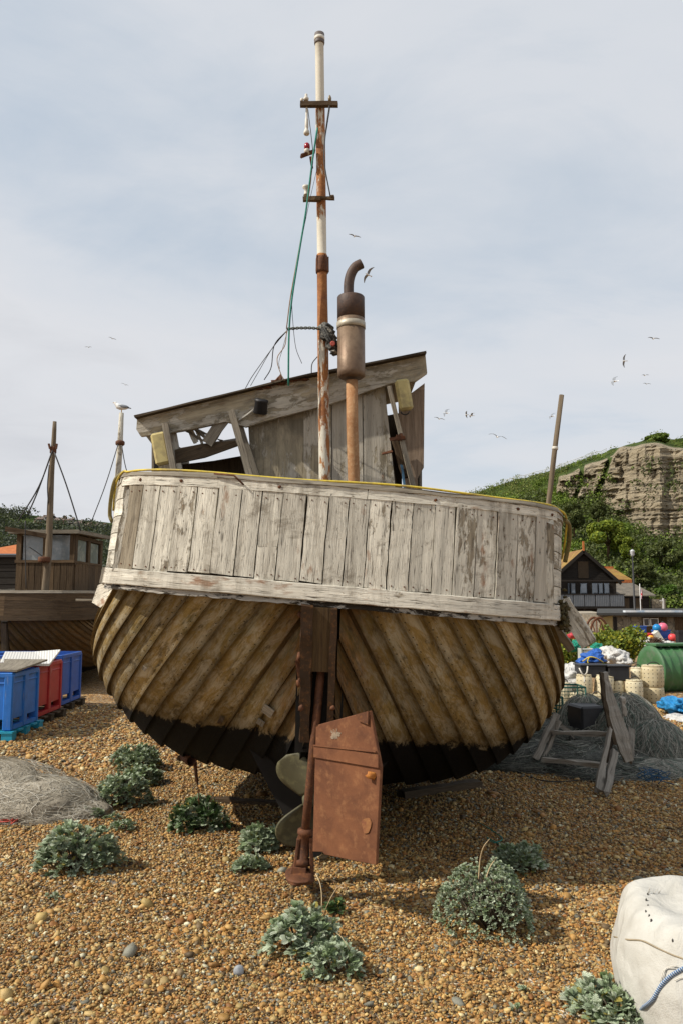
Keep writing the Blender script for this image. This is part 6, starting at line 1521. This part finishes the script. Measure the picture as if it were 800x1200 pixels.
# lamp post, flagpole
e = thing('street_lamp', 'tall black lamp post with pale lantern in front of the annex', 'lamp', (hx(740.5, 58), 58, gz(20, 58))); b0 = Vector((hx(740.5, 58), 58, gz(20, 58))); zt2 = P(740, 652, 58).z
mb = MB(); mb.lathe(b0, (0, 0, 1), [(0, .12), (.8, .11), (.85, .075), (zt2-b0.z, .055)], 10); mb.build('pole', BLACKP, e)
mb = MB(); c = Vector((b0.x, 58, zt2)); mb.lathe(c, (0, 0, 1), [(0, .06), (.05, .10), (.1, .14), (.35, .16), (.40, .18), (.5, .05)], 10); mb.build('lantern', plain('lantern_glass', (.5, .52, .55), .3), e)
mb = MB(); mb.beam(c+Vector((-.3, 0, .15)), c+Vector((.25, 0, .15)), .06, .06); mb.beam(c+Vector((0, 0, .4)), c+Vector((0, 0, .62)), .04, .04, (0, 1, 0)); mb.build('bracket', BLACKP, e)
e = thing('flagpole', 'white flagpole with a drooping union flag before the annex', 'flagpole', (hx(747.5, 57), 57, gz(20, 57))); b0 = Vector((hx(747.5, 57), 57, gz(20, 57)))
mb = MB(); mb.lathe(b0, (0, 0, 1), [(0, .04), (P(0, 684, 57).z-b0.z, .025)], 8); mb.build('pole', FRW, e)
fm = NT('union_flag'); fu = fm.sep(fm.uv)
def fband(v, c, w_): return fm.step(fm.math('ABSOLUTE', fm.math('SUBTRACT', v, c)), w_, w_*.95)
dg1 = fm.math('SUBTRACT', fu[0], fu[1]); dg2 = fm.math('SUBTRACT', fm.math('ADD', fu[0], fu[1]), 1.0)
fc = fm.mix(fm.math('MAXIMUM', fm.math('MAXIMUM', fband(dg1, 0, .14), fband(dg2, 0, .14)), 0.0), (.01, .03, .22), (.6, .6, .6))
fc = fm.mix(fm.math('MAXIMUM', fband(dg1, 0, .05), fband(dg2, 0, .05)), fc, (.45, .02, .03))
fc = fm.mix(fm.math('MAXIMUM', fband(fu[0], .5, .14), fband(fu[1], .5, .17)), fc, (.6, .6, .6)); fc = fm.mix(fm.math('MAXIMUM', fband(fu[0], .5, .08), fband(fu[1], .5, .10)), fc, (.45, .02, .03))
mb = MB(); vs = []; fs = []; uvs = []
zt3 = P(0, 690, 57).z; zb3 = P(0, 703, 57).z
for j in range(9):
    for i in range(7):
        q = i/6; r_ = j/8; vs.append(Vector((b0.x+q*.16+.03*math.sin(r_*5), 57-.03+.10*math.sin(q*9), zt3-(zt3-zb3)*(r_*.85+q*.15))))
for j in range(8):
    for i in range(6): fs.append([j*7+i, j*7+i+1, (j+1)*7+i+1, (j+1)*7+i]); uvs.append([(a_/6, 1-b_/8) for a_, b_ in ((i, j), (i+1, j), (i+1, j+1), (i, j+1))])
mb.add(vs, fs, uvs, None, True); fo = mb.build('flag', fm.fin(fc, .8), e)
# ---------------------------------------------------------------- hill and cliff on the right
CREST = [(300, 690), (400, 640), (480, 606), (560, 576), (600, 563), (640, 553), (680, 539), (712, 528), (735, 521), (752, 517), (762, 509), (771, 507), (782, 514), (790, 515), (800, 513), (860, 500), (950, 470), (1100, 440), (1400, 430)]
def crest(px): return float(np.interp(px, [c[0] for c in CREST], [c[1] for c in CREST]))+1.6*noise.noise(Vector((px*.09, 0, 4)))
def smoo(a, b, v): q = min(1, max(0, (v-a)/(b-a))); return q*q*(3-2*q)
def rockmask(px, py, gul=True):
    # where bare sandstone shows
    w_ = 6*noise.noise(Vector((px*.045, py*.045, 2)))
    top = np.interp(px, [645, 655, 690, 718, 726, 760, 800, 900, 1400], [600, 560, 546, 535, 524, 521, 524, 520, 500])
    bot = np.interp(px, [645, 655, 672, 690, 700, 715, 745, 775, 800, 900, 1400], [600, 578, 590, 586, 584, 604, 622, 636, 630, 625, 600])
    m_ = min(smoo(-3, 3, py-top+w_), smoo(-3, 3, bot-py+w_))*smoo(640, 654, px)
    if not gul: return m_
    g1 = abs((px-(683-(py-545)*.22))+w_*.5); g2 = abs((px-(716-(py-535)*.38))+w_*.5)
    m_ *= smoo(1.2, 3.5, g1)
    if py > 536: m_ *= smoo(1.5, 4.5, g2)
    return m_
def hillY(px, v, py):
    Yb_ = 96; n_ = 2.2*noise.noise(Vector((px*.03, py*.04, 5)))+1.0*noise.noise(Vector((px*.1, py*.1, 7)))
    return Yb_+v*74+n_
mb = MB(); PXs = np.arange(300, 1400, 2.5).tolist(); NV = 110; grid = []
mt = []
for px in PXs:
    c_ = crest(px); b_ = 724; row = []
    for j in range(NV+1):
        v = j/NV; py = b_+(c_-b_)*v; m_ = rockmask(px, py) if px < 1100 else 0
        Y = hillY(px, v, py)
        # the cliff stands nearly upright: bring rock towards the viewer as it rises
        mb_ = rockmask(px, py, False) if px < 1100 else 0
        if mb_ > 0:
            vb = (724-float(np.interp(px, [645, 690, 715, 745, 800], [592, 586, 604, 622, 630])))/(724-c_)
            Yc = 96+vb*74+(v-vb)*16
            st = py+.04*(px-700)+3*noise.noise(Vector((px*.02, py*.03, 1)))
            lay = noise.noise(Vector((px*.008, st*.30, 3)))*.9+noise.noise(Vector((px*.02, st*.8, 8)))*.5
            blk = noise.cell(Vector((px*.07+noise.cell(Vector((0, st*.16, 1)))*3, st*.16, 0)))*1.8 if px < 735 else 0
            crk = noise.noise(Vector((px*.10, py*.03, 11)))*1.1+noise.noise(Vector((px*.3, py*.08, 11)))*.5
            Y = Y*(1-mb_)+(Yc-m_*1.8+.6+(lay+blk+crk)*m_)*mb_
        row.append(P(px, py, Y)); mt.append((m_, random.random(), 0))
    grid.append(row)
vs = [p for r_ in grid for p in r_]; W1 = NV+1
fs = [[i*W1+j, (i+1)*W1+j, (i+1)*W1+j+1, i*W1+j+1] for i in range(len(PXs)-1) for j in range(NV)]
# back of the hill, falling away
b0 = len(vs)
for i, px in enumerate(PXs): q = vs[i*W1+NV]; vs.append(Vector((q.x*1.15, q.y+40, q.z-1))); vs.append(Vector((q.x*1.5, q.y+180, -2)))
mt += [(0, .5, 0)]*(len(PXs)*2)
for i in range(len(PXs)-1):
    fs.append([i*W1+NV, (i+1)*W1+NV, b0+2*(i+1), b0+2*i]); fs.append([b0+2*i, b0+2*(i+1), b0+2*(i+1)+1, b0+2*i+1])
mb.add(vs, fs, None, mt, False)
hm = NT('hillside'); ho_ = hm.obj; hg = hm.noise(hm.map(ho_, (.25,)*3), 1, 8, .65); hg2 = hm.noise(hm.map(ho_, (1.5,)*3, (4, 4, 4)), 1, 8, .7)
veg = hm.mix(hm.step(hg, .4, .62), (.035, .055, .014), (.085, .12, .025))
zz = hm.sep(ho_)[2]
lay = hm.noise(hm.map(ho_, (.05, .05, 1.1)), 1, 9, .7, .6); lay2 = hm.noise(hm.map(ho_, (.3, .3, 3.2), (1, 2, 3)), 1, 8, .75, .4)
rk = hm.mix(hm.step(lay, .35, .65), (.24, .195, .13), (.44, .375, .265)); rk = hm.mix(hm.math('MULTIPLY', hm.step(lay2, .56, .66), .55), rk, (.07, .06, .05)); rk = hm.mix(hm.math('MULTIPLY', hm.step(hg2, .5, .68), .4), rk, (.26, .20, .11))
vc_ = hm.noise(hm.map(ho_, (.8, .8, .12), (3, 3, 3)), 1, 8, .7, .5); rk = hm.mix(hm.math('MULTIPLY', hm.step(vc_, .60, .66), .5), rk, (.06, .055, .045))
ln = hm.math('ABSOLUTE', hm.math('SUBTRACT', hm.noise(hm.map(ho_, (.04, .04, .75), (7, 2, 1)), 1, 6, .65, .3), .5)); rk = hm.mix(hm.math('MULTIPLY', hm.step(ln, .022, .004), .75), rk, (.045, .04, .035))
hcol = hm.mix(hm.step(hm.math('ADD', hm.tint[0], hm.math('MULTIPLY', hm.math('SUBTRACT', hg2, .5), .8)), .4, .55), veg, rk)
HM = hm.fin(hcol, .95, hm.bump(hm.math('ADD', hm.math('MULTIPLY', lay, .5), hm.math('ADD', lay2, hm.math('MULTIPLY', hg2, .5))), .9, .8), spec=.15)
hill = struct(mb.build('hill', HM))
GR = np.array(grid)   # px, v, xyz
rng = np.random.default_rng(5)
mb = MB(); npx = len(PXs)
DG = [(.060, .078, .024), (.085, .105, .030), (.11, .13, .036), (.07, .09, .030)]
BGc = [(.13, .19, .025), (.10, .16, .025), (.17, .23, .035)]
GC = [(.15, .18, .045), (.20, .21, .06), (.12, .15, .035)]
cnt = 0
while cnt < 4200:
    px = rng.uniform(470, 860); c_ = crest(px); v = rng.uniform(0.02, 1.0); py = 724+(c_-724)*v
    if py > 715 and px < 660: continue
    if rockmask(px, py) > .12: 
        if rng.random() > .03: continue
    i = min(npx-1, int((px-300)/2.5)); j = int(v*NV); base = GR[i, j]
    high = v > .84
    r_ = rng.uniform(.35, 1.3) if high else rng.uniform(.9, 2.3)
    patch = noise.noise(Vector((px*.03, py*.05, 4)))
    cols = (GC if patch < .15 else BGc) if high else (BGc if patch > .28 else DG)
    if rng.random() < .10: cols = BGc
    n_ = 24 if high else 64
    foliage(mb, base+np.array([0, -r_*.3, r_*.35]), (r_, r_, r_*.8), n_, (.24 if high else .36), cols, rng, .5); cnt += 1
struct(mb.build('scrub', LEAF), 'stuff')
def tree(px, py_b, Y, hw, hh, n, size, cols, seed, label, name='tree', lobes=12, group='trees on the slope below the cliff'):
    rng = np.random.default_rng(seed); c = P(px, py_b, Y); rx = hw*Y/F; rz = hh*Y/F/2
    t = thing(name, label, 'tree', c, group); mb = MB(); cc = c+Vector((0, 0, rz*1.15))
    for i in range(lobes):
        a = rng.uniform(0, 6.28); u = rng.uniform(-.75, .9); q = math.sqrt(1-u*u)*rng.uniform(.45, .75); k = rng.uniform(.28, .46); tn = rng.uniform(.75, 1.15)
        ce = cc+Vector((math.cos(a)*q*rx, math.sin(a)*q*rx, u*rz*.75)); foliage(mb, tuple(ce), (rx*k, rx*k, rz*k*.8), n//lobes, size, [tuple(np.array(x)*tn) for x in cols], rng, .6)
    mb.build('crown', LEAF, t); mb = MB(); mb.tube([c-Vector((0, 0, .5)), c+Vector((.1, 0, rz*.6)), cc], [rx*.09, rx*.07, rx*.03], 8)
    for i in range(5): a = i*1.26; mb.tube([c+Vector((0, 0, rz*.5)), cc+Vector((math.cos(a)*rx*.5, math.sin(a)*rx*.5, rz*.2))], [rx*.05, rx*.015], 5)
    mb.build('trunk', BROWNW, t); return t
BR = [(.20, .25, .025), (.15, .20, .025), (.25, .29, .035), (.11, .16, .025)]
tree(712, 652, 118, 24, 46, 11000, .36, BR, 90, 'bright yellow green spreading tree below the cliff, largest of them')
tree(736, 660, 116, 18, 34, 8000, .34, BR, 91, 'bright green tree right of the largest one, behind the lamp post')
tree(672, 625, 128, 14, 34, 7000, .34, DG, 92, 'dark green tree left of the brightest tree, by the boat corner')
tree(700, 612, 126, 10, 24, 4000, .34, DG, 93, 'narrow dark tree at the foot of the broken rocks')
tree(780, 672, 112, 22, 36, 8000, .36, DG, 94, 'dark green tree on the slope at the right edge')
tree(785, 715, 100, 20, 28, 4000, .45, [(.07, .13, .02), (.10, .17, .03)], 95, 'rounded mid green tree behind the stone wall')
tree(752, 690, 104, 18, 30, 6000,.32, DG, 96, 'dark tree directly behind the slate annex roof')
tree(771, 522, 166, 15, 13, 3500, .4, BGc, 97, 'low rounded green bush on the hilltop summit', 'hawthorn')
# stepped railing along the left shoulder of the hill
e = thing('railing', 'thin pale handrail climbing the hill crest left of the cliff', 'railing', P(640, 553, 168)); mb = MB()
rp = [P(x, crest(x)-3.2, 168) for x in range(590, 716, 6)]
mb2 = MB(); mb2.tube(rp, .06, 4); mb2.tube([p-Vector((0, 0, .35)) for p in rp], .04, 4); mb2.build('rail', FRW, e)
for p in rp: mb = MB(); mb.tube([p, p-Vector((0, 0, 1.2))], .05, 4); mb.build('post', FRW, e)
# ---------------------------------------------------------------- left: far wooded hill with houses, near roofs
LC = [(-500, 560), (-200, 575), (-60, 590), (0, 600), (30, 603), (60, 606), (90, 609), (125, 612), (200, 625), (300, 660), (420, 700)]
mb = MB(); vs = []; xs = list(range(-500, 430, 10)); NVl = 14
for px in xs:
    c_ = float(np.interp(px, [a[0] for a in LC], [a[1] for a in LC]))
    for j in range(NVl+1): q = j/NVl; vs.append(P(px, 712+(c_-712)*q, 170+q*90))
    q = vs[-1]; vs.append(Vector((q.x*1.3, q.y+150, -3)))
W2 = NVl+2; fs = [[i*W2+j, (i+1)*W2+j, (i+1)*W2+j+1, i*W2+j+1] for i in range(len(xs)-1) for j in range(NVl+1)]
mb.add(vs, fs, None, (0, .5, 0), True); struct(mb.build('far_hill', HM))
mb = MB(); rng = np.random.default_rng(9); DK = [(.06, .075, .05), (.08, .095, .06), (.055, .065, .05), (.10, .11, .065)]
for i in range(900):
    px = rng.uniform(-60, 200); c_ = float(np.interp(px, [a[0] for a in LC], [a[1] for a in LC])); q = rng.uniform(.1, 1.0)**.7
    if px > 38 and q > .93: continue
    p = P(px, 712+(c_-712)*q, 170+q*90); r_ = rng.uniform(1.6, 3.6); foliage(mb, (p.x, p.y, p.z+r_*.2), (r_, r_, r_*.9), 70, .6, DK, rng, .5)
struct(mb.build('far_wood', LEAF), 'stuff')
def farhouse(px, py, w_, h_, wall, roof, label, Y=256):
    c = P(px, py, Y); k = Y/F; W3, H3 = w_*k, h_*k; t = thing('house', label, 'house', c-Vector((0, 0, H3)), 'houses along the far hilltop'); mb = MB()
    b = c-Vector((0, 0, H3)); mb.box(b+Vector((0, 0, H3*.3)), (W3, 6, H3*.6)); mb.build('wall', wall, t)
    mb = MB(); mb.plate([b+Vector((-W3*.52, -3.2, H3*.58)), b+Vector((W3*.52, -3.2, H3*.58)), b+Vector((W3*.42, 0, H3*1.05)), b+Vector((-W3*.42, 0, H3*1.05))], (0, .2, .1)); mb.plate([b+Vector((-W3*.42, 0, H3*1.05)), b+Vector((W3*.42, 0, H3*1.05)), b+Vector((W3*.52, 3.2, H3*.58)), b+Vector((-W3*.52, 3.2, H3*.58))], (0, .2, .1)); r_ = mb.build('roof', roof, t)
    mb = MB(); mb.box(b+Vector((W3*.3, 0, H3*1.12)), (.8, .8, H3*.35)); mb.build('chimney', wall, r_)
    for q in (-.25, .2):
        mb = MB(); mb.box(b+Vector((W3*q, -3.04, H3*.34)), (W3*.14, .1, H3*.22)); mb.build('window', DGL, t)
HW = plain('far_pale_render', (.38, .34, .30), .9); HB = plain('far_brick', (.24, .15, .11), .9); HR = plain('far_brown_roof', (.15, .11, .09), .9)
for a in ((50, 606, 10, 8, HB, HR, 'brick house at the left end of the far hilltop row'), (60, 604, 8, 7, HW, HR, 'pale house second along the far hilltop row'), (72, 607, 14, 9, HB, HR, 'long brick house on the far hilltop right of the mast'),
          (84, 608, 8, 6, HW, HR, 'small pale house between two larger far hilltop houses'), (94, 611, 11, 8, HW, HR, 'pale house above the wheelhouse roof corner on the far hilltop'), (104, 613, 8, 9, HB, HR, 'tall brick house near the right of the far hilltop row'), (113, 614, 8, 7, HW, HR, 'pale house on far hilltop just left of the big boat'), (121, 615, 8, 6, HB, HR, 'small brick house at the right end of the far hilltop row')): farhouse(*a)
# near-left roof with chimney, black net shop
Y = 60; t = thing('house', 'orange tiled roof and white chimney beyond the left boat', 'house', (lbx(2, Y), Y, gz(-20, Y))); x0, x1 = lbx(-40, Y), lbx(25, Y); z0, z1 = P(0, 651, Y).z, P(0, 634, Y).z
mb = MB(); mb.plate([Vector((x0, Y, gz(-20, Y))), Vector((x1-.3, Y, gz(-20, Y))), Vector((x1-.3, Y, z0)), Vector((x0, Y, z0))], (0, 6, 0)); mb.build('wall', HW, t)
mb = MB(); mb.plate([Vector((x0, Y-.3, z0)), Vector((x1, Y-.3, z0)), Vector((x1-.1, Y+3, z1+.1)), Vector((x0, Y+3, z1-1.0))], (0, .06, .12), ua=(1, 0, 0)); r_ = mb.build('roof', RIDGE, t)
mb = MB(); mb.box((lbx(12, Y), Y+2.2, P(0, 634, Y).z), (.42, .5, 1.0)); mb.build('chimney', FRW, r_)
Y = 36; t = thing('net_shop', 'black tarred shed at the left edge behind the left boat', 'shed', (lbx(0, Y), Y, gz(-14, Y))); x0, x1 = lbx(-60, Y), lbx(22, Y); z1 = P(0, 650, Y).z
mb = MB(); mb.plate([Vector((x0, Y, gz(-14, Y))), Vector((x1, Y, gz(-14, Y))), Vector((x1, Y, z1-.1)), Vector((x0, Y, z1-.1))], (0, 4, 0)); mb.build('wall', TAR, t)
mb = MB(); mb.plate([Vector((x0, Y-.2, z1-.12)), Vector((x1+.15, Y-.2, z1-.12)), Vector((x1+.15, Y+4.2, z1+.2)), Vector((x0, Y+4.2, z1+.2))], (0, 0, .1)); mb.build('roof', BLACKP, t)
mb = MB()
for i in range(8): mb.beam((x0, Y-.03, z1-.3-i*.3), (x1, Y-.03, z1-.3-i*.3), .03, .26, (0, 0, 1))
mb.build('weatherboards', TAR, t)
# ---------------------------------------------------------------- gulls
GW = plain('gull_white', (.70, .70, .68), .7, .1); GG = plain('gull_grey', (.22, .24, .27), .7, .1); GY = plain('gull_bill', (.6, .35, .05), .5); GD = plain('gull_dark', (.05, .05, .055), .7)
def perched():
    t = thing('gull', 'white and grey gull perched on top of the pale mast', 'gull', P(142.7, 484, 20)); b = Vector(t.location); s_ = 1.0
    mb = MB()
    prof = [(-.16, .015), (-.12, .04), (-.05, .07), (.04, .078), (.10, .065), (.14, .042)]
    pts = [b+Vector((-x, 0, .15+(.05 if x > .1 else 0)+max(0, x)*.25-.02*(x < -.1))) for x, r_ in prof]
    pts += [b+Vector((-.155, 0, .235)), b+Vector((-.165, 0, .27)), b+Vector((-.185, 0, .275))]
    rr = [r_ for x, r_ in prof]+[.036, .040, .022]
    mb.tube(smooth_path(pts, 8) if False else pts, rr, 12); mb.build('body', GW, t)
    mb = MB(); mb.blob(b+Vector((.04, -.045, .165)), (.15, .035, .045), 3, .05, 2, M=Matrix.Rotation(R(8), 3, 'Y')); mb.blob(b+Vector((.04, .045, .165)), (.15, .035, .045), 3, .05, 2, M=Matrix.Rotation(R(8), 3, 'Y')); mb.build('wings', GG, t)
    mb = MB(); mb.beam(b+Vector((.15, 0, .14)), b+Vector((.24, 0, .12)), .05, .015); mb.build('tail', GD, t)
    mb = MB(); mb.tube([b+Vector((-.185, 0, .272)), b+Vector((-.235, 0, .262))], [.012, .004], 6); mb.build('bill', GY, t)
    for sy in (-.02, .02):
        mb = MB(); mb.tube([b+Vector((0, sy, .0)), b+Vector((0, sy, .11))], .006, 5); mb.build('leg', GY, t)
perched()
def fly(px, py, Y, span, yaw, roll, flap, label, first=None):
    p = P(px, py, Y)
    if first is None:
        t = thing('gull', label, 'gull', (0, 0, 0), 'gulls flying in the distance'); mb = MB()
        mb.tube([Vector((0, y, z)) for y, z in ((-.20, 0), (-.15, .0), (-.05, 0), (.08, 0), (.15, .01), (.19, .01), (.22, .0))], [.01, .03, .055, .05, .035, .03, .01], 8); mb.tube([Vector((0, .21, 0)), Vector((0, .26, -.01))], [.012, .003], 5); mb.build('body', GW, t)
        for sx in (-1, 1):
            mb = MB(); L = [(0.0, .10, -.06, .02), (.18, .13, -.06, .10), (.34, .11, -.05, .12), (.50, .04, -.07, .08), (.64, -.06, -.10, .02)]
            vs = []
            for (x, yf, yb, z) in L: vs += [Vector((sx*x, yf, z)), Vector((sx*x, yb, z))]
            fs = [[2*i, 2*i+1, 2*i+3, 2*i+2] for i in range(4)]; mb.add(vs, fs, None, None, False); o = mb.build('wing', GG if sx else GW, t); md = o.modifiers.new('S', 'SOLIDIFY'); md.thickness = .018
        mb = MB(); mb.plate([Vector((-.02, -.18, 0)), Vector((.02, -.18, 0)), Vector((.06, -.29, 0)), Vector((-.06, -.29, 0))], (0, 0, .01)); mb.build('tail', GW, t)
    else:
        t = first.copy(); COL.objects.link(t)
        for ch in list(first.children): c = ch.copy(); COL.objects.link(c); c.parent = t
        t['label'] = label
    t.location = p; t.rotation_euler = (R(flap), R(roll), R(yaw)); t.scale = (span*(.8 if Y > 30 else 1),)*3; return t
FL = [(415, 277, 60, 1, 20, 5, 0, 'tiny gull above the exhaust pipe'), (431, 322, 22, .42, 130, 38, 20, 'gull gliding just right of the exhaust tip'), (522, 484, 55, 1.1, 60, -40, 10, 'gull banking right of the wheelhouse, above a paler one'),
      (514, 491, 70, 1, 10, 10, 0, 'faint gull low and left in the group right of the wheelhouse'), (546, 486, 70, .9, 80, 30, 0, 'small gull left of a dark one, right of the wheelhouse'), (552, 487, 60, 1, 100, 5, 0, 'dark flat winged gull in the middle right sky'),
      (582, 512, 50, 1.2, 10, 12, 15, 'gull with raised wings lowest in the sky, above the stern rail'), (646, 488, 55, 1.0, 50, -35, 0, 'gull beside the upright pole'), (719, 447, 48, 1.2, 55, -40, 0, 'largest dark gull high over the cliff'),
      (731, 423, 60, 1, 90, 70, 0, 'gull turned edge on above the largest dark one'), (765, 397, 70, 1.1, 5, 4, 0, 'highest gull at the right of the sky'), (755, 440, 80, .9, 20, -8, 0, 'faint gull right of the largest dark one'), (757, 450, 90, .9, 0, 5, 0, 'faintest gull just above the cliff'),
      (132, 397, 90, .9, 30, 10, 0, 'speck of a gull in the left sky, highest there'), (147, 451, 90, .9, 0, 20, 0, 'speck of a gull above the perched gull'), (104, 407, 90, .8, 0, 0, 0, 'speck of a gull left of the highest left one'), (150, 560, 90, .01, 0, 0, 0, '')]
f0 = None
for a in FL[:-1]:
    g = fly(*a, first=f0); f0 = f0 or g
